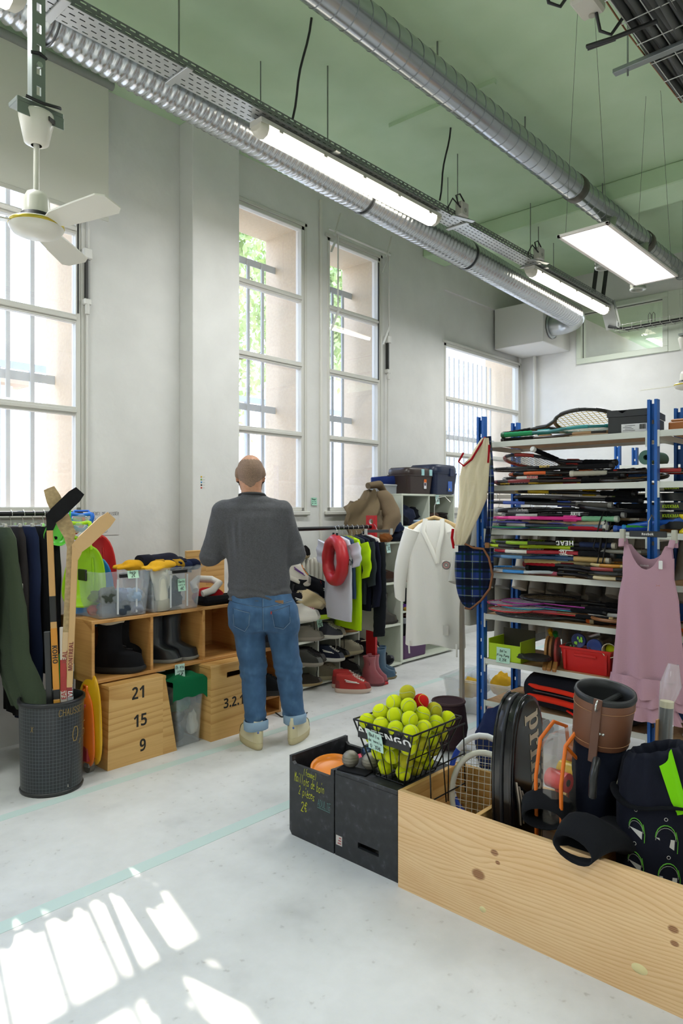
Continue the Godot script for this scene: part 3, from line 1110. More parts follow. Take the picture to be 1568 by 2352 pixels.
# ---------------------------------------------------------------- ceiling services
func glow(hex: String, e: float) -> StandardMaterial3D:
	var k := "glow%s%s" % [hex, e]
	if not mats.has(k):
		var m := StandardMaterial3D.new()
		m.albedo_color = Color(hex)
		m.roughness = 0.4
		m.emission_enabled = true
		m.emission = Color(hex)
		m.emission_energy_multiplier = e
		mats[k] = m
	return mats[k]

func tube_fixture(x0: float, x1: float, label: String) -> void:
	var t := thing("fluorescent_lamp", label, "lamp", V((x0 + x1) / 2, 3.684, -3.07), 0.0, "tube lamps under the cable tray")
	var L := (x1 - x0)
	var h := L / 2
	var prof := PackedVector2Array([W(-0.055, -0.03), W(-0.05, 0.0), W(0.05, 0.0), W(0.055, -0.03)])
	var hs := M.new()
	hs.X = Transform3D(Basis(Vector3.UP, PI / 2), Vector3.ZERO)
	hs.prism(prof, -h, h)
	part(hs, "housing", mat("d9d6cc", 0.5), t)
	var rings := []
	for e in [[-h + 0.001, 0.55], [-h + 0.02, 0.9], [-h + 0.06, 1.0], [h - 0.06, 1.0], [h - 0.02, 0.9], [h - 0.001, 0.55]]:
		var r := PackedVector3Array()
		for p in [W(-0.052, -0.03), W(-0.05, -0.055), W(-0.036, -0.082), W(0, -0.094), W(0.036, -0.082), W(0.05, -0.055), W(0.052, -0.03)]:
			r.append(V(e[0], -0.03 + (p.y + 0.03) * e[1], p.x * (0.8 + 0.2 * e[1])))
		rings.append(r)
	part(M.new().loft([rings[0], rings[1], rings[2]]), "end_cap", mat("e4dfcf", 0.35), t)
	part(M.new().loft([rings[2], rings[3]]), "diffuser", glow("fff6e2", 4.0), t)
	part(M.new().loft([rings[3], rings[4], rings[5]]), "end_cap", mat("e4dfcf", 0.35), t)
	for i in 5:
		part(M.new().box(V(-h + 0.15 + i * (L - 0.3) / 4, -0.03, 0.055), V(0.03, 0.025, 0.006), 0.002), "clip", mat("bdb9ae", 0.4), t)
	area(t, V(0, -0.10, 0), W(L - 0.15, 0.09), TUBE_E, Color(0.98, 0.99, 1.0))

func led_panel(c: Vector3, label: String, turned := false) -> void:
	var t := thing("led_panel", label, "lamp", c, PI / 2 if turned else 0.0, "flat panel lamps hung from the ceiling")
	var f := M.new()
	for s in [-1, 1]:
		f.box(V(s * 0.59, 0, 0), V(0.02, 0.014, 0.30), 0.002)
		f.box(V(0, 0, s * 0.14), V(1.2, 0.014, 0.02), 0.002)
	f.box(V(0, 0.008, 0), V(1.19, 0.004, 0.29))
	part(f, "frame", mat("e6e0da", 0.4), t)
	part(M.new().box(V(0, 0.0, 0), V(1.16, 0.006, 0.26)), "diffuser", glow("ffffff", 2.2), t)
	for sx in [-0.55, 0.55]:
		for sz in [-0.12, 0.12]:
			part(M.new().cyl(V(sx, 0.007, sz), V(sx, CH - c.y, sz * 0.4), 0.0012, 5), "wire", mat("5c6058", 0.5), t)
	area(t, V(0, -0.012, 0), W(1.15, 0.25), PANEL_E, Color(0.97, 0.985, 1.0))

const TUBE_E := 2.4
const PANEL_E := 2.4

# slab in the xz plane with rows of slots running along x
func slotted(m: M, x0: float, x1: float, a0: Vector3, across: Vector3, width: float, rows: int, th: Vector3, pitch := 0.05, slot := 0.028, slotw := 0.007) -> void:
	var n := int((x1 - x0) / pitch)
	var gap := width / rows
	var put := func(xa: float, xb: float, wa: float, wb: float):
		var p0 := a0 + across * wa
		var p1 := a0 + across * wb
		p0.x = xa; p1.x = xb
		var c := (p0 + p1) * 0.5 + th * 0.5
		m.box(c, V(xb - xa, absf(across.y) * (wb - wa) + absf(th.y), absf(across.z) * (wb - wa) + absf(th.z)))
	for r in rows + 1:
		var wa := r * gap - (gap - slotw) / 2 if r > 0 else 0.0
		var wb := minf(r * gap + (gap - slotw) / 2, width)
		put.call(x0, x1, wa, wb)
	for r in rows:
		var w0 := r * gap + (gap - slotw) / 2
		for i in n:
			var xa := x0 + i * pitch + (pitch / 2 if r % 2 else 0.0)
			put.call(xa + slot, xa + pitch, w0, w0 + slotw)

func build_ceiling_services() -> void:
	# corrugated duct
	var d := thing("corrugated_duct", "silver corrugated ventilation duct beside the cable tray", "duct")
	var rings := []
	var cx := func(x: float) -> Vector3: return V(x, 3.82 - (x - 2.0) * 0.041, -3.35)
	var x := -0.5
	var i := 0
	while x < 7.45:
		for q in 4:
			var ph := q * 0.25
			var rr := 0.117 + 0.007 * sin(TAU * ph)
			rings.append(M.circ(cx.call(x + ph * 0.05), V(0, rr, 0), V(0, 0, rr), 22))
		x += 0.05
	part(M.new().loft(rings, true, 1), "body", mat("c4c7ca", 0.24, 0.92), d)
	rings = []
	for k in 13:
		var a := PI / 2 * k / 12.0
		var cc: Vector3 = cx.call(7.45)
		var p := cc + V(sin(a) * 0.24, -0.02 * k / 12.0, -(1.0 - cos(a)) * 0.24)
		var ax := V(cos(a), 0, -sin(a))
		var rr := 0.118 + 0.004 * sin(k * 3.14)
		rings.append(M.circ(p, Vector3.UP * rr, ax.cross(Vector3.UP) * rr, 22))
	rings.append(M.circ(V(7.69, 3.575, -3.72), Vector3.UP * 0.118, V(0, 0, -1).cross(Vector3.UP) * 0.118, 22))
	part(M.new().loft(rings, false, 1), "elbow", mat("b9bcbe", 0.3, 0.9), d)
	part(M.new().lathe(V(7.69, 3.575, -3.70), [W(0.118, -0.012), W(0.145, -0.012), W(0.145, 0.012), W(0.118, 0.012)], 22, Basis(Vector3.RIGHT, PI / 2)), "collar", mat("a9acae", 0.35, 0.9), d)
	for xx in [1.55, 3.9, 5.3]:
		part(M.new().lathe(cx.call(xx), [W(0.124, -0.006), W(0.127, -0.004), W(0.127, 0.004), W(0.124, 0.006)], 22, Basis(Vector3.BACK, PI / 2)), "joint_band", mat("6a6c6e", 0.4, 0.8), d)
	for xx in [0.4, 2.9, 5.0, 7.0]:
		var h: Vector3 = cx.call(xx)
		part(M.new().cyl(h + V(0, 0.12, 0), V(xx, CH, -3.35), 0.004, 6), "hanger_rod", mat("8c908c", 0.4, 0.7), d)
	# smooth spiral duct
	var s := thing("spiral_duct", "smooth steel spiral duct hanging close under the green ceiling", "duct")
	rings = []
	var seam := []
	x = -0.5
	while x < 8.18:
		var r0 := 0.1 if x < 5.44 else (0.096 if x < 7.0 else 0.08)
		rings.append(M.circ(V(x, 4.04, -2.42), V(0, r0, 0), V(0, 0, r0), 28))
		for k in 24:
			var t := TAU * k / 24.0
			seam.append(V(x + 0.112 * k / 24.0, 4.04 + r0 * cos(t), -2.42 + r0 * sin(t)))
		x += 0.112
	var dm := mat("b2b6ba", 0.22, 0.95)
	part(M.new().loft(rings), "body", dm, s)
	part(M.new().tube(seam, 0.0032, 5), "spiral_seam", mat("8e9296", 0.35, 0.9), s)
	for xx in [5.44, 7.0]:
		part(M.new().lathe(V(xx, 4.04, -2.42), [W(0.1, -0.05), W(0.1065, -0.045), W(0.1065, 0.04), W(0.098, 0.045)], 24, Basis(Vector3.BACK, PI / 2)), "tape_band", mat("5d5a52", 0.5, 0.5), s)
	for xx in [0.5, 3.5, 4.6, 6.0]:
		part(M.new().cyl(V(xx, 4.13, -2.42), V(xx, CH, -2.42), 0.006, 6), "hanger_rod", mat("8c908c", 0.4, 0.7), s)
	for e in [[6.9, 6.6], [6.1, 5.8]]:
		var pts := [V(e[0], 3.98, -2.40), V(e[0] - 0.1, 3.86, -2.38), V(e[1] + 0.06, 3.74, -2.35), V(e[1], 3.62, -2.33), V(e[1], 3.52, -2.33)]
		part(M.new().tube(pts, 0.062, 18, false), "outlet_branch", mat("a4a89c", 0.35, 0.85), s)
		part(M.new().lathe(V(e[1], 3.46, -2.33), [W(0.056, 0.06), W(0.056, 0.0), W(0.07, 0.0), W(0.072, 0.012), W(0.066, 0.03), W(0.072, 0.05), W(0.066, 0.075)], 18), "outlet_collar", mat("b0b3aa", 0.35, 0.85), s)
	# perforated cable tray
	var tr := thing("cable_tray", "long perforated steel cable tray carrying the tube lamps", "cable tray")
	var b := M.new()
	slotted(b, -0.5, 7.75, V(0, 3.70, -3.145), V(0, 0, 1), 0.145, 4, V(0, 0.002, 0))
	part(b, "perforated_base", mat("b4b6b4", 0.35, 0.8), tr)
	var sd := M.new()
	slotted(sd, -0.5, 7.75, V(0, 3.702, -3.0), V(0, 1, 0), 0.05, 2, V(0, 0, 0.002), 0.05, 0.03, 0.008)
	part(sd, "side_flange", mat("8f9390", 0.35, 0.8), tr)
	part(M.new().bx(-0.5, 7.75, 3.702, 3.752, -3.147, -3.145), "side_flange", mat("8f9390", 0.35, 0.8), tr)
	for e in [[-3.12, 0.011], [-3.09, 0.014], [-3.055, 0.012], [-3.03, 0.009]]:
		part(M.new().tube([V(-0.5, 3.72, e[0]), V(3, 3.722, e[0] + 0.01), V(6, 3.72, e[0]), V(7.74, 3.722, e[0])], e[1], 7), "cable", mat("2c2d2c", 0.6), tr)
	for e in [[1.45, 0.3], [2.1, 0.2], [3.22, 0.1], [4.72, -0.1], [5.94, 0.1], [6.1, 0.0]]:
		part(M.new().cyl(V(e[0], 3.70, -3.07), V(e[0], CH, -3.07), 0.0045, 6), "hanger_rod", mat("90948e", 0.4, 0.8), tr)
		part(M.new().bx(e[0] - 0.02, e[0] + 0.02, 3.688, 3.70, -3.17, -2.97, 0.002), "hanger_bracket", mat("b4b6b4", 0.35, 0.8), tr)
	# end of the tray, stepping down
	part(M.new().bar(V(7.72, 3.72, -3.07), V(7.9, 3.47, -3.07), 0.145, 0.004), "drop_plate", mat("b9bab4", 0.35, 0.8), tr)
	part(M.new().bar(V(7.74, 3.75, -2.995), V(7.92, 3.5, -2.995), 0.004, 0.05), "drop_plate", mat("8f9390", 0.35, 0.8), tr)
	part(M.new().box(V(7.84, 3.50, -2.985), V(0.07, 0.07, 0.002)), "number_sticker", mat("eef0ee", 0.5), tr)
	lettering("7", 0.035, mat("1c2a40", 0.5), tr, frame_to(V(1, 0, 0), Vector3.UP, V(7.84, 3.50, -2.983)), true, "number")
	tube_fixture(2.62, 4.42, "long glowing tube lamp under the cable tray above the paired windows")
	tube_fixture(5.92, 7.72, "glowing tube lamp at the far end of the cable tray")
	tube_fixture(-0.4, 1.3, "glowing tube lamp at the near end of the cable tray")
	led_panel(V(4.38, 3.005, -1.64), "bright flat panel lamp hung beside the spiral duct")
	for e in [[V(0.6, 3.005, 0.6), "flat panel lamp hung over the shop floor, first of the rear row"], [V(3.6, 3.005, 1.4), "flat panel lamp hung over the shop floor, second of the rear row"], [V(-2.6, 3.005, -1.2), "flat panel lamp hung over the empty end of the hall"]]:
		led_panel(e[0], e[1])
	# junction boxes with looping cables
	for e in [[4.62, "grey junction box on the tray beside the longer lamp's end"], [5.9, "grey junction box on the tray above the farther lamp"]]:
		var j := thing("junction_box", e[1], "junction box", V(e[0], 3.76, -2.965))
		part(M.new().box(Vector3.ZERO, V(0.10, 0.11, 0.065), 0.008), "body", mat("c2c1b8", 0.5), j)
		part(M.new().cyl(V(0.0, -0.01, 0.03), V(0.0, -0.01, 0.036), 0.017, 12), "grommet", mat("9c9b92", 0.5), j)
		part(M.new().tube([V(-0.05, 0.03, 0), V(-0.1, 0.08, 0.01), V(-0.06, 0.10, 0.02), V(0.0, 0.06, 0.02)], 0.006, 6), "cable_loop", mat("232424", 0.6), j)
		part(M.new().tube([V(-0.05, 0.0, 0.02), V(-0.13, 0.05, 0.0), V(-0.15, -0.02, -0.03), V(-0.1, -0.06, -0.05)], 0.006, 6), "cable_loop", mat("232424", 0.6), j)
		part(M.new().bar(V(-0.09, -0.062, -0.04), V(0.12, -0.062, 0.03), 0.04, 0.005), "strut", mat("b4b6b4", 0.35, 0.8), j)
	# black cables dropping from the ceiling
	for e in [[V(2.84, 0, -2.84), 3.75, "black cable dropping from the ceiling to the tray above the longer lamp"], [V(4.36, 0, -2.9), 3.76, "black cable dropping from a ceiling conduit beside the junction box"], [V(3.92, 0, -1.0), 2.95, "black cable dropping from the ceiling past the panel lamp"]]:
		var p: Vector3 = e[0]
		var pts := []
		for k in 9:
			var f := k / 8.0
			pts.append(V(p.x + 0.005 * sin(f * 9.0), lerpf(CH, e[1], f), (lerpf(p.z, -3.0, f) if e[1] > 3.0 else p.z) + 0.005 * sin(f * 7.0 + 1.0)))
		single(M.new().tube(pts, 0.007, 6), "drop_cable", e[2], "cable", mat("232424", 0.6))
	for e in [[7.25, "double black cable drop at the far end of the tray"], [7.5, "black taped cable drop beside the corridor window"]]:
		single(M.new().tube([V(e[0], CH, -2.98), V(e[0] + 0.01, 4.0, -2.99), V(e[0], 3.74, -3.02)], 0.022, 7), "drop_cable", e[1], "cable", mat("2a2c2a", 0.6))
	# wire basket along the end wall
	var wb := thing("wire_basket_tray", "thin wire cable basket crossing in front of the corridor window", "cable tray")
	var w := M.new()
	for q in [[7.9, 3.45], [7.97, 3.45], [8.04, 3.45], [7.88, 3.50], [8.06, 3.50]]:
		w.cyl(V(q[0], q[1], -3.05), V(q[0], q[1], 1.0), 0.003, 5)
	for k in 40:
		var z := -3.05 + k * 0.1
		w.tube([V(7.88, 3.51, z), V(7.88, 3.45, z), V(8.06, 3.45, z), V(8.06, 3.51, z)], 0.003, 5)
	part(w, "basket", mat("b9bab2", 0.35, 0.7), wb)
	for e in [[7.93, 0.014], [7.97, 0.017], [8.01, 0.013]]:
		part(M.new().tube([V(7.85, 3.5, -3.1), V(e[0], 3.468, -2.95), V(e[0] + 0.01, 3.47, -1.5), V(e[0], 3.468, 1.0)], e[1], 7), "cable", mat("2a2b2a", 0.6), wb)
	for z in [-2.68, -2.64, -2.2, -2.16]:
		part(M.new().tube([V(7.9, 3.48, z), V(7.9, 3.56, z), V(7.9, 3.585, z + 0.015), V(7.9, 3.56, z + 0.03), V(7.9, 3.48, z + 0.03)], 0.004, 6), "hook", mat("6c6e68", 0.4, 0.5), wb)
	# heavy cable basket close overhead
	var hb := thing("wire_basket_tray", "wide wire basket full of thick black cables close under ceiling", "cable tray")
	w = M.new()
	for k in 4:
		var z := -1.22 + k * 0.1
		w.cyl(V(1.5, 3.72, z), V(6.0, 3.72, z), 0.0028, 5)
	for y in [3.76, 3.80]:
		for z in [-1.24, -0.90]:
			w.cyl(V(1.5, y, z), V(6.0, y, z), 0.0028, 5)
	for k in 23:
		var xx := 1.5 + k * 0.2
		w.tube([V(xx, 3.81, -1.24), V(xx, 3.72, -1.24), V(xx, 3.72, -0.90), V(xx, 3.81, -0.90)], 0.003, 5)
	part(w, "basket", mat("c6c8c2", 0.35, 0.6), hb)
	rng.seed = 5
	for k in 22:
		var zz := -1.21 + (k % 11) * 0.03
		var yy := 3.738 + 0.032 * (k / 11)
		var pts := []
		for q in 7:
			pts.append(V(1.5 + q * 0.75, yy + rng.randf_range(-0.006, 0.006), zz + rng.randf_range(-0.02, 0.02)))
		part(M.new().tube(pts, rng.randf_range(0.013, 0.021), 7), "cable", mat(["2c2e2c", "3a3c3a", "454744"][k % 3], 0.55), hb)
	part(M.new().tube([V(2.6, 3.73, -1.245), V(3.1, 3.75, -1.25), V(3.4, 3.735, -1.25), V(4.2, 3.74, -1.245)], 0.004, 5), "copper_wire", mat("8c5a34", 0.4, 0.3), hb)
	part(M.new().bar(V(3.62, 3.705, -1.40), V(3.62, 3.705, -0.75), 0.042, 0.022, 0.002), "support_strut", mat("8e9494", 0.35, 0.7), hb)
	part(M.new().cyl(V(3.62, 3.66, -1.33), V(3.62, CH - 0.004, -1.33), 0.005, 6), "threaded_rod", mat("a4a8a8", 0.35, 0.8), hb)
	part(M.new().tube([V(3.36, 3.70, -1.1), V(3.34, 3.70, -1.3), V(3.33, 3.71, -1.42), V(3.36, 3.72, -1.43), V(3.38, 3.72, -1.3)], 0.011, 7), "cable_tail", mat("1f2020", 0.5), hb)
	for e in [[3.15, 3.79, -1.34, "beige junction box beside the overhead cable basket's strut"], [2.83, 3.80, -1.44, "beige junction box with looping leads at the overhead basket's near end"]]:
		var j := thing("junction_box", e[3], "junction box", V(e[0], e[1], e[2]))
		part(M.new().box(Vector3.ZERO, V(0.16, 0.06, 0.11), 0.012), "body", mat("c9c6b9", 0.5), j)
		part(M.new().cyl(V(0.05, -0.03, 0), V(0.05, -0.037, 0), 0.016, 12), "gland", mat("a8a598", 0.5), j)
		part(M.new().tube([V(0.05, -0.03, 0.02), V(0.07, -0.11, 0.03), V(0.1, -0.13, 0.07), V(0.12, -0.06, 0.12), V(0.12, -0.02, 0.16)], 0.008, 7), "lead", mat("242524", 0.5), j)
	# conduit clip hooks on the ceiling
	ceiling_fan(V(1.19, 2.53, -2.69), -1.35, "white ceiling fan on a slotted steel strut before the blind")
	ceiling_fan(V(6.75, 2.55, -1.96), 1.5, "white ceiling fan at the far end near the corridor window")

func ceiling_fan(c: Vector3, spin: float, label: String) -> void:
	var t := thing("ceiling_fan", label, "fan", c)
	var wm := mat("e2dfd2", 0.3)
	part(M.new().lathe(Vector3.ZERO, [W(0.001, -0.035), W(0.05, -0.033), W(0.085, -0.02), W(0.1, 0.0), W(0.1, 0.02), W(0.07, 0.03), W(0.001, 0.03)], 28), "motor_bowl", wm, t)
	part(M.new().lathe(Vector3.ZERO, [W(0.1005, 0.004), W(0.102, 0.006), W(0.102, 0.014), W(0.1005, 0.016)], 28), "gold_band", mat("c9b444", 0.3, 0.6), t)
	part(M.new().lathe(Vector3.ZERO, [W(0.06, 0.028), W(0.058, 0.05), W(0.001, 0.05)], 20), "vent_ring", mat("2a2a2a", 0.5), t)
	part(M.new().lathe(Vector3.ZERO, [W(0.052, 0.045), W(0.048, 0.11), W(0.036, 0.135), W(0.016, 0.14)], 20), "canopy_cup", wm, t)
	part(M.new().cyl(V(0, 0.13, 0), V(0, 0.34, 0), 0.011, 10), "down_rod", wm, t)
	part(M.new().lathe(Vector3.ZERO, [W(0.02, 0.32), W(0.045, 0.33), W(0.066, 0.43), W(0.064, 0.44), W(0.001, 0.44)], 20), "mount_cup", wm, t)
	part(M.new().box(V(0.035, 0.41, 0.056), V(0.035, 0.016, 0.004), 0.0, Basis(Vector3.UP, 0.5)), "maker_plate", mat("26241f", 0.5), t)
	for k in 3:
		var a := spin + TAU * k / 3.0
		var bl := M.new()
		bl.X = Transform3D(Basis(Vector3.UP, a), Vector3.ZERO)
		var rings := []
		for e in [[0.09, 0.03, 0.0], [0.13, 0.045, 0.01], [0.26, 0.052, 0.012], [0.39, 0.056, 0.012], [0.42, 0.036, 0.012]]:
			var r := PackedVector3Array()
			for q in [[-1, -0.003], [1, -0.003], [1, 0.003], [-1, 0.003]]:
				r.append(V(e[0], 0.012 + q[1] + q[0] * e[1] * 0.22, q[0] * e[1]))
			rings.append(r)
		bl.loft(rings, true, -1)
		part(bl, "blade", wm, t)
	var sm := mat("8d948f", 0.4, 0.7)
	var st := M.new()
	var H := CH - c.y
	for sx in [-0.024, 0.024]:
		st.bx(sx - 0.002, sx + 0.002, 0.46, H, -0.02, 0.02)
	var n := int((H - 0.46) / 0.08)
	for k in n:
		st.bx(-0.024, 0.024, 0.46 + k * 0.08, 0.46 + k * 0.08 + 0.045, 0.018, 0.022)
		st.bx(-0.024, -0.009, 0.46 + k * 0.08 + 0.045, 0.46 + k * 0.08 + 0.08, 0.018, 0.022)
		st.bx(0.009, 0.024, 0.46 + k * 0.08 + 0.045, 0.46 + k * 0.08 + 0.08, 0.018, 0.022)
	part(st, "slotted_strut", sm, t)
	part(M.new().bx(-0.09, 0.09, 0.445, 0.465, -0.04, 0.04, 0.003), "base_plate", sm, t)
	part(M.new().bx(-0.09, 0.09, 0.40, 0.445, 0.038, 0.042, 0.001), "base_plate", sm, t)
	part(M.new().bar(V(0.03, 0.95, 0.01), V(0.07, H, 0.01), 0.03, 0.006), "side_brace", sm, t)
	for y in [0.62, 0.98, 1.08]:
		part(M.new().cyl(V(0, y, 0.018), V(0, y, 0.032), 0.012, 6), "bolt", mat("b9beb9", 0.3, 0.8), t)
	part(M.new().tube([V(-0.06, 0.47, 0.045), V(0.0, 0.46, 0.06), V(0.07, 0.475, 0.05), V(0.085, 0.49, 0.02)], 0.006, 6), "wire_tie", mat("232323", 0.5), t)
	part(M.new().tube([V(-0.03, 0.66, 0.02), V(0.0, 0.665, 0.03), V(0.03, 0.66, 0.02)], 0.006, 6), "wire_tie", mat("232323", 0.5), t)

# ---------------------------------------------------------------- person at the sorting table
static func pw(tab: Array, y: float, c: int) -> float:
	if y <= tab[0][0]: return tab[0][c]
	for i in tab.size() - 1:
		if y <= tab[i + 1][0]:
			var f: float = (y - tab[i][0]) / (tab[i + 1][0] - tab[i][0])
			f = f * f * (3.0 - 2.0 * f)
			return lerpf(tab[i][c], tab[i + 1][c], f)
	return tab[tab.size() - 1][c]

# y, half width, half depth, centre x, centre z
const TORSO := [[0.86, 0.188, 0.128, -0.002, 0.0], [1.0, 0.183, 0.122, -0.014, 0.0], [1.1, 0.178, 0.125, -0.022, 0.0], [1.2, 0.178, 0.13, -0.03, 0.0], [1.3, 0.183, 0.132, -0.036, 0.0], [1.38, 0.196, 0.125, -0.045, 0.0], [1.44, 0.19, 0.108, -0.05, 0.0], [1.49, 0.135, 0.09, -0.054, 0.0], [1.53, 0.078, 0.074, -0.056, -0.003], [1.6, 0.06, 0.066, -0.06, -0.008]]
const HIPS := [[0.66, 0.19, 0.10, 0.03, 0.005], [0.74, 0.205, 0.13, 0.02, 0.015], [0.82, 0.203, 0.142, 0.008, 0.02], [0.9, 0.187, 0.125, 0.0, 0.005], [0.96, 0.178, 0.115, -0.004, 0.0]]
const SHL := Vector3(-0.228, 1.425, 0.0)
const ELL := Vector3(-0.312, 1.15, -0.03)
const WRL := Vector3(-0.215, 1.195, -0.265)
const SHR := Vector3(0.122, 1.425, 0.0)
const ELR := Vector3(0.212, 1.16, -0.04)
const WRR := Vector3(0.075, 1.20, -0.27)

static func ell_d(p: Vector3, tab: Array, grow: float) -> float:
	var w := pw(tab, p.y, 1) + grow
	var d := pw(tab, p.y, 2) + grow
	var x := (p.x - pw(tab, p.y, 3)) / w
	var z := (p.z - pw(tab, p.y, 4)) / d
	return (pow(pow(absf(x), 2.3) + pow(absf(z), 2.3), 1.0 / 2.3) - 1.0) * minf(w, d)

var fold_noise := FastNoiseLite.new()

func shirt_d(p: Vector3) -> float:
	var d := ell_d(p, TORSO, 0.0)
	var a := cap_d(p, SHL, ELL, 0.074, 0.06)
	a = smin(a, cap_d(p, ELL, WRL, 0.061, 0.048), 0.02)
	var b := cap_d(p, SHR, ELR, 0.074, 0.06)
	b = smin(b, cap_d(p, ELR, WRR, 0.061, 0.048), 0.02)
	d = smin(d, minf(a, b), 0.06)
	# folds: gathered above the hem, slanting under the arms
	var low := clampf((1.02 - p.y) / 0.14, 0.0, 1.0)
	d += 0.006 * low * sin(p.y * 150.0 + 5.0 * fold_noise.get_noise_2d(p.x * 5.0, p.y * 2.0) + p.x * 8.0)
	d += 0.010 * fold_noise.get_noise_3d(p.x * 9.0, p.y * 2.6, p.z * 9.0)
	var side := clampf(1.0 - absf(p.x + 0.16) / 0.09, 0.0, 1.0) * clampf((1.42 - p.y) / 0.1, 0.0, 1.0) * clampf((p.y - 1.05) / 0.2, 0.0, 1.0)
	d += 0.006 * side * sin(p.x * 150.0 + p.y * 12.0)
	var elb := clampf(1.0 - minf(p.distance_to(ELL), p.distance_to(ELR)) / 0.1, 0.0, 1.0)
	d += 0.005 * elb * sin(p.y * 130.0 + p.z * 60.0)
	d = maxf(d, 0.885 + 0.006 * sin(p.x * 14.0) - p.y)
	d = maxf(d, p.y - 1.535)
	# cuffs end at the wrists
	d = maxf(d, -(p - WRL).dot((ELL - WRL).normalized()) - 0.005 if p.x < -0.1 and p.distance_to(WRL) < 0.12 else -1.0)
	d = maxf(d, -(p - WRR).dot((ELR - WRR).normalized()) - 0.005 if p.z < -0.2 and p.x > 0.0 and p.distance_to(WRR) < 0.12 else -1.0)
	return d

const HPL := Vector3(-0.088, 0.80, 0.01)
const KNL := Vector3(-0.05, 0.46, 0.0)
const ANL := Vector3(-0.03, 0.105, 0.075)
const HPR := Vector3(0.112, 0.80, 0.01)
const KNR := Vector3(0.165, 0.46, -0.01)
const ANR := Vector3(0.207, 0.115, 0.0)

func jeans_d(p: Vector3) -> float:
	var d := ell_d(p, HIPS, 0.0)
	d = maxf(d, 0.70 - p.y)
	var a := smin(cap_d(p, HPL, KNL, 0.102, 0.081), cap_d(p, KNL, ANL, 0.08, 0.064), 0.03)
	var b := smin(cap_d(p, HPR, KNR, 0.102, 0.08), cap_d(p, KNR, ANR, 0.079, 0.062), 0.03)
	d = smin(d, minf(a, b), 0.045)
	# seat shape
	d = smin(d, minf(p.distance_to(V(-0.075, 0.80, 0.06)) - 0.088, p.distance_to(V(0.10, 0.80, 0.06)) - 0.088), 0.05)
	d += 0.009 * fold_noise.get_noise_3d(p.x * 7.0, p.y * 6.0, p.z * 7.0)
	var kn := clampf(1.0 - absf(p.y - 0.43) / 0.1, 0.0, 1.0)
	d += 0.004 * kn * sin(p.y * 140.0 + p.x * 30.0)
	var an := clampf((0.24 - p.y) / 0.1, 0.0, 1.0)
	d += 0.007 * an * sin(p.y * 110.0 + p.x * 40.0 + p.z * 20.0)
	d = maxf(d, p.y - 0.925)
	d = maxf(d, 0.125 - p.y)
	return d

func body_d(p: Vector3) -> float:
	var d := ell_d(p, TORSO, -0.022)
	d = maxf(d, maxf(0.84 - p.y, p.y - 1.58))
	d = minf(d, minf(cap_d(p, SHL, ELL, 0.055, 0.043), cap_d(p, ELL, WRL, 0.043, 0.032)))
	d = minf(d, minf(cap_d(p, SHR, ELR, 0.055, 0.043), cap_d(p, ELR, WRR, 0.043, 0.032)))
	d = smin(d, maxf(ell_d(p, HIPS, -0.03), maxf(0.70 - p.y, p.y - 0.94)), 0.03)
	d = smin(d, minf(cap_d(p, HPL, KNL, 0.08, 0.058), cap_d(p, KNL, ANL + V(0, -0.03, 0), 0.058, 0.042)), 0.03)
	d = smin(d, minf(cap_d(p, HPR, KNR, 0.08, 0.058), cap_d(p, KNR, ANR + V(0, -0.03, 0), 0.058, 0.042)), 0.03)
	return d

const HC := Vector3(-0.067, 1.668, -0.02)

func head_d(p: Vector3) -> float:
	var q := p - HC
	var sk := (V(q.x / 0.078, (q.y - 0.012) / 0.096, (q.z - 0.004) / 0.098).length() - 1.0) * 0.078
	var jaw := (V(q.x / 0.062, (q.y + 0.062) / 0.075, (q.z + 0.03) / 0.078).length() - 1.0) * 0.062
	var d := smin(sk, jaw, 0.04)
	d = smin(d, cap_d(p, HC + V(0.004, -0.07, 0.018), V(-0.058, 1.50, -0.002), 0.058, 0.066), 0.03)
	# brow, nose, lips, chin
	d = smin(d, cap_d(q, V(0, 0.015, -0.098), V(0, -0.03, -0.112), 0.009, 0.014), 0.012)
	d = smin(d, cap_d(q, V(-0.045, 0.022, -0.083), V(0.045, 0.022, -0.083), 0.012, 0.012), 0.015)
	d = smin(d, cap_d(q, V(-0.018, -0.06, -0.1), V(0.018, -0.06, -0.1), 0.007, 0.007), 0.01)
	d = smin(d, (q - V(0, -0.1, -0.085)).length() - 0.018, 0.02)
	d = maxf(d, -((q - V(-0.032, 0.0, -0.1)).length() - 0.013))
	d = maxf(d, -((q - V(0.032, 0.0, -0.1)).length() - 0.013))
	# ears
	for s in [-1.0, 1.0]:
		var e := V((q.x - s * 0.083) / 0.010, (q.y + 0.012) / 0.034, (q.z - 0.004) / 0.020)
		var er := (e.length() - 1.0) * 0.010
		er = smin(er, (V((q.x - s * 0.081) / 0.007, (q.y + 0.046) / 0.012, (q.z + 0.002) / 0.010).length() - 1.0) * 0.007, 0.008)
		d = smin(d, er, 0.008)
	return d

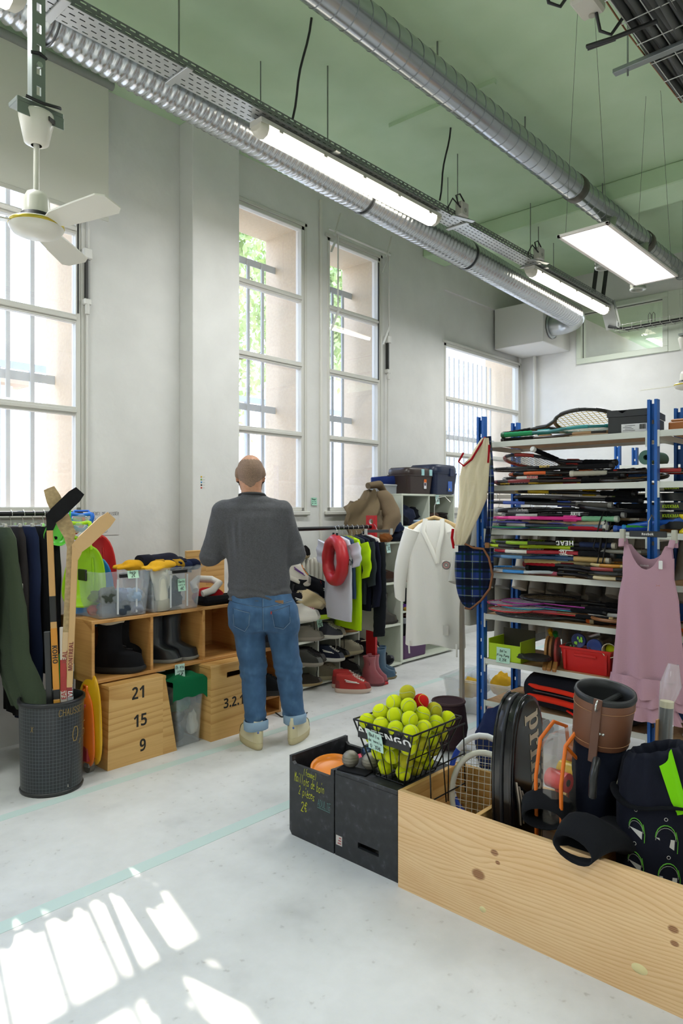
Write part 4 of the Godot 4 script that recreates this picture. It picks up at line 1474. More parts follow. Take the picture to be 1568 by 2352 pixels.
func hand_bones(w: Vector3, fwd: Vector3, across: Vector3, curl: float) -> Array:
	# palm capsules, four fingers of unequal length and a thumb from the palm's side
	fwd = fwd.normalized()
	across = (across - fwd * across.dot(fwd)).normalized()
	var nrm := fwd.cross(across).normalized()
	var out := []
	var lens := [0.072, 0.082, 0.077, 0.06]
	for i in 4:
		var o := across * (0.030 - i * 0.020)
		out.append([w + o * 0.5, w + fwd * 0.085 + o, 0.016, 0.013])
		var p := w + fwd * 0.09 + o
		var dir := fwd
		for k in 3:
			dir = (dir + nrm * curl * (0.55 + 0.2 * k)).normalized()
			var l: float = lens[i] * [0.45, 0.32, 0.26][k]
			out.append([p, p + dir * l, 0.0095 - 0.001 * k, 0.0088 - 0.001 * k])
			p += dir * l
	var tp := w + fwd * 0.025 + across * 0.035
	var td := (fwd * 0.7 + across * 0.7 + nrm * 0.3).normalized()
	out.append([w + fwd * 0.01 + across * 0.015, tp, 0.016, 0.014])
	out.append([tp, tp + td * 0.035, 0.013, 0.011])
	out.append([tp + td * 0.035, tp + td * 0.035 + (td + nrm * 0.5).normalized() * 0.028, 0.011, 0.009])
	return out

func build_person() -> void:
	fold_noise.seed = 77
	fold_noise.frequency = 1.0
	fold_noise.fractal_octaves = 2
	var t := thing("person", "person seen from behind in dark grey shirt and blue jeans sorting things", "person", V(2.836, 0, -3.27), -0.734)
	var skin := StandardMaterial3D.new()
	skin.albedo_texture = noise_tex(256, 0.05, [[0.0, "b98465"], [1.0, "cd9a7b"]], 61)
	skin.uv1_triplanar = true
	skin.uv1_scale = Vector3.ONE * 3.0
	skin.roughness = 0.5
	skin.subsurf_scatter_enabled = true
	skin.subsurf_scatter_strength = 0.1
	var m := M.new()
	surfnet(m, V(-0.42, 0.02, -0.34), V(0.34, 1.60, 0.22), 0.018, body_d)
	surfnet(m, V(-0.18, 1.48, -0.16), V(0.05, 1.80, 0.11), 0.0055, head_d)
	for e in [[WRL, V(0.5, 0.12, -0.75), V(0.2, 1, 0.2)], [WRR, V(-0.45, 0.1, -0.8), V(-0.2, 1, 0.2)]]:
		var bones := hand_bones(e[0], e[1], e[2], 0.5 if e[0].x < 0 else -0.5)
		bones.append([e[0] + (ELL - WRL if e[0].x < 0 else ELR - WRR).normalized() * 0.04, e[0], 0.03, 0.026])
		var hf := func(p: Vector3) -> float:
			var d := 1.0
			for b in bones:
				d = smin(d, cap_d(p, b[0], b[1], b[2], b[3]), 0.006)
			return d
		surfnet(m, e[0] - V(0.14, 0.12, 0.22), e[0] + V(0.16, 0.13, 0.07), 0.0045, hf)
	part(m, "body", skin, t)
	var hm := M.new()
	surfnet(hm, V(-0.17, 1.56, -0.13), V(0.04, 1.80, 0.10), 0.006, func(p: Vector3) -> float:
		var d := head_d(p) - 0.0022
		var q := p - HC
		var wob := 0.008 * fold_noise.get_noise_2d(q.x * 60.0, q.y * 60.0)
		var crown := q.y - 0.078 + maxf(0.0, 0.03 - q.z) * 0.9 + wob
		var nape := -0.10 - q.y + absf(q.x) * 0.8 + wob + maxf(0.0, -q.z - 0.0) * 1.0
		return maxf(d, maxf(crown, maxf(nape, -q.z - 0.04))))
	var hair := tri_mat(noise_tex(256, 0.35, [[0.0, "6a574a"], [0.5, "8c7462"], [1.0, "b08e78"]], 63, false, 0, FastNoiseLite.TYPE_VALUE, 2), 5.0, 0.9, false)
	part(hm, "hair", hair, t)
	var bm := M.new()
	surfnet(bm, V(-0.16, 1.54, -0.16), V(0.03, 1.66, 0.02), 0.006, func(p: Vector3) -> float:
		var d := head_d(p) - 0.005
		var q := p - HC
		return maxf(d, maxf(q.y + 0.03, maxf(q.z + 0.012, -0.115 - q.y))))
	part(bm, "beard", mat("3a2f29", 0.9), t)
	# shirt
	var sm_ := fabric("4a4a4a", 0.25).duplicate()
	sm_.albedo_color = Color.WHITE
	sm_.albedo_texture = noise_tex(512, 0.12, [[0.0, "4a4a4c"], [1.0, "626266"]], 65, false, 0, FastNoiseLite.TYPE_VALUE, 3)
	sm_.uv1_scale = Vector3.ONE * 4.0
	var sh := M.new()
	surfnet(sh, V(-0.42, 0.86, -0.32), V(0.34, 1.56, 0.20), 0.0095, shirt_d)
	var shirt := part(sh, "shirt", sm_, t)
	var coll := []
	for j in 28:
		var a := TAU * j / 28
		coll.append(V(-0.056 + 0.078 * cos(a), 1.538 - 0.012 * (1.0 - sin(a)), -0.002 + 0.073 * sin(a)))
	part(M.new().tube(coll, 0.0085, 6, false, true, 1.0), "collar_band", fabric("454546"), shirt)
	# jeans
	var jm := fabric("4f7196", 0.15).duplicate()
	jm.albedo_color = Color.WHITE
	jm.albedo_texture = noise_tex(512, 0.02, [[0.0, "395370"], [0.45, "425f80"], [0.75, "4b6a8b"], [1.0, "5d7b9a"]], 67, false, 0, FastNoiseLite.TYPE_SIMPLEX_SMOOTH, 3)
	jm.uv1_scale = V(1.2, 0.8, 1.2)
	var je := M.new()
	surfnet(je, V(-0.24, 0.06, -0.16), V(0.34, 0.96, 0.22), 0.0105, jeans_d)
	var jeans := part(je, "jeans", jm, t)
	var thread := mat("8fa6bd", 0.8)
	var dark := mat("34506f", 0.9)
	var surf := func(x: float, y: float, up: float) -> Vector3:
		var a := 0.3
		var b := 0.0
		for k in 16:
			var c := (a + b) / 2
			if jeans_d(V(x, y, c)) > 0: a = c
			else: b = c
		return V(x, y, a + up)
	for pk in [[[-0.165, 0.85], [-0.065, 0.83], [-0.07, 0.755], [-0.095, 0.715], [-0.16, 0.745], [-0.165, 0.85]], [[0.065, 0.835], [0.172, 0.86], [0.175, 0.765], [0.135, 0.725], [0.082, 0.74], [0.065, 0.835]]]:
		var pts := []
		for i in pk.size() - 1:
			for k in 6:
				pts.append(surf.call(lerpf(pk[i][0], pk[i + 1][0], k / 6.0), lerpf(pk[i][1], pk[i + 1][1], k / 6.0), 0.001))
		part(M.new().tube(pts, 0.0035, 5, false, true, 0.5), "pocket_seam", dark, jeans)
		part(M.new().tube(pts.map(func(p): return p + V(0, -0.004, 0.002)), 0.0011, 4, false, true), "pocket_stitch", thread, jeans)
	for ln in [[[0.008, 0.905], [0.012, 0.72]], [[-0.17, 0.885], [0.008, 0.855]], [[0.185, 0.885], [0.008, 0.855]]]:
		var pts := []
		for k in 12:
			pts.append(surf.call(lerpf(ln[0][0], ln[1][0], k / 11.0), lerpf(ln[0][1], ln[1][1], k / 11.0), 0.001))
		part(M.new().tube(pts, 0.0035, 5, true, false, 0.5), "back_seam", dark, jeans)
		part(M.new().tube(pts.map(func(p): return p + V(0.004, -0.003, 0.002)), 0.0011, 4), "seam_stitch", thread, jeans)
	var tab: Vector3 = surf.call(0.062, 0.825, 0.003)
	part(M.new().box(tab, V(0.008, 0.016, 0.003)), "red_tab", mat("a33a3a", 0.7), jeans)
	var pat: Vector3 = surf.call(0.11, 0.883, 0.003)
	part(M.new().box(pat, V(0.05, 0.02, 0.003)), "leather_patch", mat("8a6a4a", 0.7), jeans)
	# rolled cuffs
	for e in [[ANL, 0.07], [ANR, 0.067]]:
		var rings := []
		for q in [[0.005, 0.97], [0.01, 1.06], [0.04, 1.08], [0.058, 1.06], [0.062, 0.98]]:
			var r := PackedVector3Array()
			for j in 20:
				var a := TAU * j / 20
				var rr: float = e[1] * q[1] * (1.0 + 0.04 * sin(a * 3.0))
				r.append(e[0] + V(rr * cos(a), q[0] + 0.004 * sin(a * 2.0), rr * sin(a) * 1.02))
			rings.append(r)
		part(M.new().loft(rings, false), "cuff", fabric("8ea7bd"), jeans)
	# shoes
	var d := shoe_meshes("sneaker")
	for e in [[V(-0.004, 0, 0.146), 1.95], [V(0.180, 0, 0.075), 1.22]]:
		var sn := Node3D.new()
		sn.name = "shoe"
		t.add_child(sn, true)
		sn.position = e[0]
		sn.rotation.y = e[1]
		sn.scale = V(1.06, 1.16, 1.12)
		part(d["upper"], "upper", mat("d8cfae", 0.6), sn)
		part(d["sole"], "sole", mat("c4b78e", 0.7), sn)
		part(d["laces"], "laces", mat("e0d8c0", 0.8), sn)
		part(d["heel"], "heel_counter", mat("cdc29a", 0.6), sn)
		part(d["toe"], "toe_cap", mat("d0c6a0", 0.6), sn)
		part(M.new().ball(V(-0.003, 0.095, -0.012 if e[1] > 1.5 else 0.016), V(0.003, 0.006, 0.006), 8), "blue_dot", mat("4a66a8", 0.5), sn)

# ---------------------------------------------------------------- clothes rail, bin of hockey sticks, plywood boxes, wooden cubby
func hockey(label: String, tip: Vector3, elb: Vector3, rim: Vector3, wood: Material, tape: Material, bands: Array, up := true) -> Node3D:
	var t := thing("hockey_stick", label, "hockey stick", Vector3.ZERO, 0.0, "hockey sticks in the bin")
	var dir := (elb - rim).normalized()
	var foot := rim - dir * ((rim.y - 0.03) / dir.y)
	var face := V(-0.43, 0, 0.9).normalized()
	var side := dir.cross(face).normalized()
	face = side.cross(dir).normalized()
	var put := func(a: Vector3, b: Vector3, w: float, d: float, m: Material, called: String):
		part(M.new().box((a + b) / 2, V(w, (b - a).length(), d), 0.003, Basis(side, dir, face)), called, m, t)
	put.call(foot, elb, 0.030, 0.020, wood, "shaft")
	var n := 0
	for b in bands:
		put.call(foot.lerp(elb, b[0]), foot.lerp(elb, b[1]), 0.0308 + n * 0.0002, 0.0208 + n * 0.0002, mat(b[2], 0.5), "painted_band")
		n += 1
	if not up:
		return t
	# blade
	var bd := (tip - elb).normalized()
	var rings := []
	for i in 8:
		var f := i / 7.0
		var c := (elb - dir * 0.05).lerp(elb + bd * 0.02, minf(f * 4.0, 1.0)) if f < 0.25 else elb.lerp(tip, (f - 0.25) / 0.75)
		var ax := dir.slerp(bd, clampf(f * 3.0, 0.0, 1.0))
		var u := face.cross(ax).normalized()
		var w := lerpf(0.016, 0.036, minf(f * 2.5, 1.0))
		if i == 7: w *= 0.75
		var th := 0.010 if i < 7 else 0.006
		var r := PackedVector3Array()
		for q in [[-1, -1], [1, -1], [1, 1], [-1, 1]]:
			r.append(c + u * w * q[0] + face * th * q[1] + face * 0.02 * f * f)
		rings.append(r)
	part(M.new().loft(rings, true, -1), "blade", tape, t)
	return t

func stick_text(t: Node3D, text: String, h: float, hexc: String, elb: Vector3, rim: Vector3, f: float, down := true, bold := true) -> void:
	var dir := (elb - rim).normalized()
	var foot := rim - dir * ((rim.y - 0.03) / dir.y)
	var face := V(-0.43, 0, 0.9).normalized()
	var side := dir.cross(face).normalized()
	face = side.cross(dir).normalized()
	var x := -dir if down else dir
	lettering(text, h, mat(hexc, 0.5), t, Transform3D(Basis(x, face.cross(x).normalized(), face), foot.lerp(elb, f) + face * 0.0118), bold, "lettering")

func paddle(label: String, called: String, cat: String, c: Vector3, size: Vector2, turn: float, tilt: float, hex: String, group: String, hole := true) -> Node3D:
	# moulded plastic shell: shallow dish outline with rolled rim and a grip slot
	var t := thing(called, label, cat, c, turn, group)
	t.rotation.z = tilt
	var rings := []
	for e in [[0.02, -0.03], [0.55, -0.03], [0.82, -0.022], [0.94, 0.0], [1.0, 0.006], [1.0, -0.001], [0.93, -0.008], [0.8, -0.032], [0.02, -0.038]]:
		var r := PackedVector3Array()
		for j in 32:
			var a := TAU * j / 32
			var x := cos(a)
			var y := sin(a)
			var sq := pow(pow(absf(x), 2.8) + pow(absf(y), 2.8), -1.0 / 2.8)
			var taper := 1.0 - 0.22 * (y * sq)
			r.append(V(x * sq * size.x / 2 * e[0] * taper, y * sq * size.y / 2 * e[0], e[1]))
		rings.append(r)
	part(M.new().loft(rings, false, 1, 1), "shell", mat(hex, 0.28), t)
	if hole:
		for s in [-1.0, 1.0]:
			part(M.new().tube([V(s * size.x * 0.26, -size.y * 0.3, -0.026), V(s * size.x * 0.24, 0, -0.022), V(s * size.x * 0.2, size.y * 0.3, -0.026)], 0.006, 6), "rib", mat(hex, 0.28), t)
	part(M.new().tube([V(-0.03, size.y * 0.44, 0.0), V(-0.02, size.y * 0.5 + 0.02, 0.0), V(0.02, size.y * 0.5 + 0.02, 0.0), V(0.03, size.y * 0.44, 0.0)], 0.007, 6), "grip", mat(hex, 0.28), t)
	return t

func plyo(x0: float, x1: float, tx0: float, tx1: float, h: float, z0: float, z1: float, label: String, slot := false) -> Node3D:
	var t := thing("plywood_box", label, "box", V(0, 0, 0), 0.0, "plywood jump boxes")
	var th := 0.018
	var f := PackedVector2Array([W(x0, 0), W(x1, 0), W(tx1, h - th), W(tx0, h - th)])
	var fm := M.new()
	if slot:
		fm.bx(x0, x1, 0, 0.375, z1 - th, z1)
		fm.bx(x0, x1, 0.41, h - th, z1 - th, z1)
		fm.bx(x0, 2.755, 0.375, 0.41, z1 - th, z1)
		fm.bx(2.96, x1, 0.375, 0.41, z1 - th, z1)
	else:
		fm.prism(f, z1 - th, z1)
	part(fm, "front_panel", m_ply, t)
	part(M.new().prism(f, z0, z0 + th), "back_panel", m_ply, t)
	part(M.new().bx(tx0 - 0.004, tx1 + 0.004, h - th, h, z0, z1 + 0.002, 0.002), "top_panel", m_ply, t)
	# side panel with an oval handle slot
	var ay := (h - th)
	var sl := M.new()
	var e0 := W(x0, 0)
	var e1 := W(tx0, ay)
	var zm := (z0 + z1) / 2
	for q in [[0.0, 0.68, z0 + th, z1 - th], [0.80, 1.0, z0 + th, z1 - th], [0.68, 0.80, z0 + th, zm - 0.06], [0.68, 0.80, zm + 0.06, z1 - th]]:
		var a := e0.lerp(e1, q[0])
		var b := e0.lerp(e1, q[1])
		var pol := PackedVector2Array([a, a + W(th, 0), b + W(th, 0), b])
		sl.prism(pol, q[2], q[3])
	part(sl, "side_panel", m_ply, t)
	var a2 := W(x1, 0)
	var b2 := W(tx1, ay)
	part(M.new().prism(PackedVector2Array([a2 - W(th, 0), a2, b2, b2 - W(th, 0)]), z0 + th, z1 - th), "side_panel", m_ply, t)
	return t

func build_wood_shelf_corner() -> void:
	var black := mat("1d1d1e", 0.35, 0.4)
	# clothes rail
	var r := thing("clothes_rail", "black tubular clothes rail carrying trousers below the tall window", "clothes rail", V(0, 0, -4.13))
	part(M.new().cyl(V(0.75, 1.415, 0), V(2.1, 1.415, 0), 0.014, 12), "rail", black, r)
	for x in [0.8, 1.93]:
		part(M.new().cyl(V(x, 0.04, 0), V(x, 1.40, 0), 0.014, 12), "upright", black, r)
		part(M.new().bar(V(x, 0.03, -0.25), V(x, 0.03, 0.25), 0.03, 0.03, 0.004), "foot", black, r)
	part(M.new().lathe(V(2.1, 1.415, 0), [W(0.001, -0.02), W(0.018, -0.02), W(0.018, 0.01), W(0.001, 0.014)], 10, Basis(Vector3.BACK, -PI / 2)), "end_knob", black, r)
	var g := "trousers on the clothes rail"
	var tr := [
		[1.30, "1b1b1d", 0.42, 0.20, "black trousers at the far end of the rail, partly hidden"],
		[1.40, "26272b", 0.35, 0.22, "charcoal trousers hanging behind the grey pair"],
		[1.50, "6b6a68", 0.14, 0.20, "grey trousers on the clothes rail with a soft hem"],
		[1.60, "3c4636", 0.40, 0.22, "olive green trousers with a zipped pocket on the clothes rail"],
		[1.68, "2e2b2c", 0.28, 0.17, "dark brown trousers hanging next to the olive green ones"],
		[1.75, "1f2740", 0.22, 0.18, "navy blue trousers hanging on the clothes rail"],
		[1.81, "17181a", 0.50, 0.19, "black trousers with a white label hanging by the navy ones"],
		[1.87, "141516", 0.55, 0.17, "short black trousers hung last, against the upright"],
	]
	for i in tr.size():
		var e: Array = tr[i]
		var t := thing("trousers", e[4], "trousers", V(e[0], 1.34, -4.13), 0.0, g)
		var w: float = e[3]
		var L: float = 1.34 - e[2]
		var prof := [[0.0, w * 0.8, 0.0, 0.018], [-0.06, w, 0.0, 0.03], [-0.3, w * 1.05, 0.02, 0.036], [-L * 0.6, w * 0.9, 0.05, 0.034], [-L, w * 0.8, 0.07, 0.030]]
		if i == 3:
			prof = [[0.0, 0.15, 0.02, 0.02], [-0.06, 0.2, 0.03, 0.034], [-0.35, 0.2, 0.10, 0.04], [-0.66, 0.19, 0.22, 0.045], [-0.82, 0.17, 0.34, 0.06], [-0.93, 0.13, 0.47, 0.075]]
		part(hanging(prof, 40 + i * 3, 0.014), "cloth", fabric(e[1]), t)
		wire_hanger(0, 0.075, 0, t, 0.15, true)
		if i == 3:
			part(M.new().tube([V(0.036, -0.12, 0.16), V(0.043, -0.22, 0.2), V(0.046, -0.30, 0.22)], 0.004, 5), "zip", mat("20221e", 0.5), t)
			part(M.new().bx(0.044, 0.052, -0.34, -0.31, 0.215, 0.23, 0.002), "zip_pull", mat("d4d2ca", 0.3, 0.6), t)
			part(M.new().tube([V(-0.05, -0.93, 0.41), V(0.03, -0.94, 0.41), V(0.06, -0.93, 0.49), V(0.02, -0.925, 0.57), V(-0.05, -0.93, 0.55)], 0.012, 6, true, true), "elastic_hem", fabric("333c2e"), t)
		if i == 6:
			part(M.new().bx(0.034, 0.036, -0.58, -0.55, 0.10, 0.18), "label", mat("d9d8d2", 0.7), t)
	# bin for sticks: dark cylinder with printed squares
	var img := Image.create(256, 128, false, Image.FORMAT_RGB8)
	img.fill(Color("23262a"))
	for i in 16:
		img.fill_rect(Rect2i(i * 16, 0, 2, 128), Color("4f5457"))
	for i in 8:
		img.fill_rect(Rect2i(0, i * 16, 256, 2), Color("4f5457"))
	var bm := StandardMaterial3D.new()
	bm.albedo_texture = ImageTexture.create_from_image(img)
	bm.uv1_scale = V(3.6, 3.2, 1)
	bm.roughness = 0.35
	var b := thing("stick_bin", "dark squared waste bin holding the hockey sticks", "bin", V(1.655, 0, -3.56))
	part(M.new().lathe(Vector3.ZERO, [W(0.150, 0.008), W(0.158, 0.46)], 36), "wall", bm, b)
	part(M.new().lathe(Vector3.ZERO, [W(0.001, 0.0), W(0.152, 0.0), W(0.156, 0.012), W(0.152, 0.02), W(0.001, 0.02)], 36), "base_ring", mat("2a2a2a", 0.4), b)
	part(M.new().lathe(Vector3.ZERO, [W(0.156, 0.445), W(0.165, 0.45), W(0.165, 0.468), W(0.152, 0.47), W(0.150, 0.44), W(0.144, 0.02)], 36), "rim", mat("1f2022", 0.35), b)
	var ink := mat("a98a45", 0.6)
	for e in [["CHAUSSETTE", 0.032, 0.40, 0.25, 0.0022], ["0,5", 0.07, 0.26, 0.72, 0.0035], ["X", 0.026, 0.33, -0.62, 0.002]]:
		var a0: float = e[3]
		var tx: String = e[0]
		for i in tx.length():
			var a: float = a0 + i * e[1] * 0.62 / 0.158
			var dirv := V(sin(a - 0.48), 0, cos(a - 0.48))
			var rr: float = 0.150 + 0.008 * e[2] / 0.46 + 0.0012
			var w := part(writing(tx[i], e[1], e[4], 0.08, 0.02), "handwriting", ink, b)
			w.transform = Transform3D(Basis(V(dirv.z, 0, -dirv.x), Vector3.UP, dirv), dirv * rr + V(0, e[2], 0))
	# sticks
	var wood := mat("c79a5e", 0.5)
	var tape := fabric("222223")
	var cane := tri_mat(noise_tex(256, 0.05, [[0.0, "8f7a55"], [1.0, "c4ab7e"]], 71), 3.0, 0.7)
	var k := hockey("wooden hockey stick with black taped blade and orange shaft print", V(1.705, 1.535, -3.355), V(1.598, 1.385, -3.465), V(1.635, 0.40, -3.455), wood, tape, [[0.62, 0.72, "1c1c1c"], [0.36, 0.6, "d08a2c"], [0.33, 0.37, "1c1c1c"], [0.1, 0.33, "d79a3c"], [0.0, 0.12, "e3dccb"]])
	stick_text(k, "KOHO", 0.024, "171717", V(1.598, 1.385, -3.465), V(1.635, 0.40, -3.455), 0.5)
	stick_text(k, "REVO", 0.02, "d9842a", V(1.598, 1.385, -3.465), V(1.635, 0.40, -3.455), 0.24)
	var c1 := hockey("worn wooden hockey stick with grey taped blade crossing behind", V(1.612, 1.55, -3.50), V(1.69, 1.30, -3.425), V(1.66, 0.43, -3.455), cane, cane, [[0.25, 0.62, "cdb188"]])
	stick_text(c1, "MONTREAL", 0.022, "8c3a32", V(1.69, 1.30, -3.425), V(1.66, 0.43, -3.455), 0.48, false)
	var c2 := hockey("pale wooden hockey stick with printed bare blade", V(1.83, 1.41, -3.27), V(1.702, 1.235, -3.40), V(1.685, 0.45, -3.435), mat("cfa873", 0.45), mat("d2ab75", 0.45), [[0.0, 0.35, "b9b2a4"], [0.35, 0.42, "8c2d2b"]])
	stick_text(c2, "MONTREAL", 0.02, "7c332c", V(1.702, 1.235, -3.40), V(1.685, 0.45, -3.435), 0.55, false)
	var bdir := (V(1.83, 1.41, -3.27) - V(1.702, 1.235, -3.40)).normalized()
	var bf := V(-0.43, 0, 0.9).normalized()
	lettering("PMP", 0.03, mat("3a5f96", 0.5), c2, frame_to(bdir, bf.cross(bdir), V(1.80, 1.372, -3.28)), true)
	lettering("6992", 0.028, mat("2a2724", 0.5), c2, frame_to(bdir, bf.cross(bdir), V(1.735, 1.282, -3.352)), true)
	for e in [["red and white hockey stick leaning in the dark bin", V(1.662, 0.84, -3.455), V(1.662, 0.45, -3.44), "c9c1b6", [[0.3, 0.5, "a8342f"], [0.6, 0.8, "a8342f"]], "EASTON", "a8342f"], ["black and silver hockey stick leaning in the dark bin", V(1.702, 0.86, -3.44), V(1.69, 0.45, -3.43), "26272a", [[0.35, 0.55, "9a9c9e"], [0.7, 0.75, "9a9c9e"]], "VICTOW", "d8d8d8"], ["red hockey stick with white letters standing in the bin", V(1.722, 0.80, -3.495), V(1.71, 0.45, -3.47), "a93b35", [[0.0, 0.2, "d8d2c8"]], "Reebok", "efe8df"], ["thin dark hockey stick with twin pale lines in the bin", V(1.602, 0.82, -3.5), V(1.615, 0.45, -3.5), "2a2c2c", [[0.45, 0.52, "7a4a3a"]], "", "d8d8d8"]]:
		var el: Vector3 = e[1]
		var rm: Vector3 = e[2]
		var h := hockey(e[0], el, el, rm, mat(e[3], 0.4), mat(e[3], 0.4), e[4], false)
		if e[5] != "":
			stick_text(h, e[5], 0.022, e[6], el, rm, 0.62, false)
	# plastic shells hung on the end of the rail
	var pg := "bright plastic shells hung at the rail end"
	paddle("lime green moulded plastic sled hung at the rail end", "plastic_sled", "sled", V(1.975, 1.05, -3.83), W(0.24, 0.36), -0.15, -0.06, "9fd319", pg)
	paddle("sky blue moulded plastic sled hung behind the lime one", "plastic_sled", "sled", V(2.05, 0.95, -3.90), W(0.27, 0.42), -0.25, -0.08, "2f8fd6", pg)
	paddle("red moulded plastic sled hung behind the blue one", "plastic_sled", "sled", V(2.11, 1.08, -3.98), W(0.27, 0.42), -0.3, -0.05, "d8302c", pg)
	paddle("grass green plastic shovel blade leaning beside hockey sticks", "plastic_shovel", "shovel", V(1.87, 1.33, -3.93), W(0.13, 0.2), -0.35, -0.35, "5cc13e", pg)
	for e in [["blue plastic snorkel mask with a clear pane hung on the rail end", V(2.03, 1.38, -3.98), "2470d8"], ["lime plastic snorkel mask dangling under the blue one", V(2.0, 1.33, -3.95), "b4dc22"], ["coral red plastic snorkel mask hung by the blue one", V(2.0, 1.36, -4.03), "ef6a5a"]]:
		var mk := thing("snorkel_mask", e[0], "mask", e[1], -0.5, pg)
		var pts := []
		for j in 20:
			var a := TAU * j / 20
			pts.append(V(0.065 * cos(a), 0.045 * sin(a) + (0.02 * cos(a * 2.0)), 0.03 * cos(a) * cos(a)))
		part(M.new().tube(pts, 0.012, 8, false, true), "frame", mat(e[2], 0.25), mk)
		part(M.new().ball(V(0, 0, 0.012), V(0.055, 0.032, 0.004), 12), "pane", glass("ddeef4", 0.25), mk)
		part(M.new().tube([V(-0.06, 0.01, 0), V(-0.04, 0.05, -0.06), V(0.04, 0.05, -0.06), V(0.06, 0.01, 0)], 0.007, 6), "strap", mat(e[2], 0.4), mk)
	paddle("yellow moulded plastic sled standing between bin and plywood box", "plastic_sled", "sled", V(1.922, 0.275, -3.66), W(0.30, 0.5), 1.45, 0.05, "eab11c", "plastic sleds standing on the floor")
	paddle("orange moulded plastic sled standing inside the yellow one", "plastic_sled", "sled", V(1.885, 0.235, -3.655), W(0.26, 0.42), 1.45, 0.05, "e8701c", "plastic sleds standing on the floor")
	paddle("green moulded plastic sled standing behind the orange one", "plastic_sled", "sled", V(1.85, 0.42, -3.82), W(0.22, 0.5), 1.1, 0.0, "2f9a45", "plastic sleds standing on the floor")
	var dl := thing("wheeled_board", "red wooden wheeled board standing beside the dark bin", "dolly", V(1.865, 0, -3.585), 0.25)
	part(M.new().bx(-0.02, 0.035, 0.155, 0.38, -0.02, 0.0, 0.004), "back_board", mat("a8383a", 0.55), dl)
	part(M.new().bx(-0.03, 0.075, 0.075, 0.155, -0.06, 0.03, 0.004), "foot_block", mat("a02a2c", 0.55), dl)
	part(M.new().bx(0.0, 0.045, 0.03, 0.075, -0.03, 0.01, 0.003), "caster_fork", mat("9a9890", 0.4, 0.6), dl)
	part(M.new().cyl(V(0.005, 0.024, -0.01), V(0.04, 0.024, -0.01), 0.024, 14), "wheel", mat("6a645a", 0.6), dl)
	# plywood jump boxes
	var p1 := plyo(1.955, 2.404, 1.965, 2.325, 0.462, -3.92, -3.535, "pale plywood box stencilled 21, 15 and 9 on its front")
	var stencil := mat("1d1a17", 0.7)
	for e in [["21", 0.395, 2.148], ["15", 0.235, 2.158], ["9", 0.09, 2.175]]:
		lettering(e[0], 0.07, stencil, p1, Transform3D(Basis(Vector3.RIGHT, Vector3.UP, Vector3.BACK), V(e[2], e[1], -3.5348)), true, "stencil", false, 0.85)
	var p2 := plyo(2.63, 3.08, 2.63, 3.08, 0.468, -3.88, -3.505, "plywood box stencilled 3.2.1 with a long front slot", true)
	lettering("3.2.1..", 0.062, stencil, p2, Transform3D(Basis(Vector3.RIGHT, Vector3.UP, Vector3.BACK), V(2.835, 0.215, -3.5047)), true, "stencil", false, 0.9)
	# wooden cubby on top of the boxes
	var cu := thing("wooden_cubby", "long plywood cubby unit with boots inside, resting on the boxes", "shelf", Vector3.ZERO)
	cubby(1.905, 3.33, 0.47, 0.82, -4.0, -3.615, [2.285, 2.66, 3.02], [], 0.018, m_shelfwood, cu)
	var cl := thing("wooden_cubby", "low plywood cubby standing on the floor behind the jeans", "shelf", Vector3.ZERO)
	cubby(3.10, 3.36, 0.0, 0.466, -3.98, -3.66, [], [0.12], 0.018, m_shelfwood, cl)
	# boots in the cubbies
	var wb := "black winter boots in the cubby"
	shoe("winter_boot", "black winter boot with pale fleece collar in the cubby", "18181a", "1c1c1c", "", "", at(2.02, 0.489, -3.80, -0.75), wb, "boot")
	shoe("winter_boot", "black winter boot with black fur collar behind the fleece one", "1b1b1d", "1e1e1e", "", "3a3a3c", at(2.10, 0.489, -3.86, -0.5), wb, "boot")
	single(M.new().tube(range(20).map(func(j): return V(0.075 * cos(TAU * j / 20.0), 0.004 * sin(j), 0.062 * sin(TAU * j / 20.0))), 0.013, 6, false, true), "fleece_collar", "pale fleece collar folded over the black winter boot", "collar", fabric("c9bda4"), V(2.082, 0.79, -3.742), -0.75)
	for e in [[2.36, -3.86, -0.9, "black rubber boot with white-edged sole in the second cubby"], [2.44, -3.80, -0.55, "black rubber boot turned outward in the second cubby"]]:
		shoe("rubber_boot", e[3], "1f2226", "8a8a84", "", "", at(e[0], 0.489, e[1], e[2]), "black rubber boots in the cubby", "boot").scale = V(0.95, 0.9, 0.95)
	shoe("sneaker", "black sneaker lying in the last wooden cubby", "1d1f24", "2a2a2a", "202020", "", at(3.08, 0.489, -3.78, -0.8), "", "shoe")
	shoe("sneaker", "black sneaker in the floor cubby behind the jeans", "1a1b1e", "222222", "161616", "", at(3.16, 0.139, -3.76, -0.7), "", "shoe")
	single(M.new().tube([V(3.27, 0.02, -3.62), V(3.27, 0.004, -3.56), V(3.31, 0.004, -3.5), V(3.4, 0.004, -3.46), V(3.46, 0.004, -3.5)], 0.005, 6), "power_cable", "black cable trailing on the floor by the plywood cubby", "cable", mat("1c1c1c", 0.6))
	# clear plastic bins with gloves and hats
	var clear := glass("e4ecf2", 0.14, 0.1)
	for e in [[2.118, "clear plastic bin of hats with a small mint note", 0.30, 0], [2.47, "clear plastic bin of gloves with a large mint note", 0.34, 1]]:
		var w: float = e[2]
		var t := thing("plastic_bin", e[1], "bin", V(e[0], 0.821, -3.80), 0.0, "clear bins on the wooden cubby")
		part(open_bin(w + 0.03, 0.36, 0.265, 0.003, 0.90, 0.008), "tub", clear, t)
		for sx in [-1.0, 1.0]:
			part(M.new().bx(sx * (w / 2 + 0.022) - 0.006, sx * (w / 2 + 0.022) + 0.006, 0.21, 0.275, -0.045, 0.045, 0.003), "clasp", mat("161617", 0.4), t)
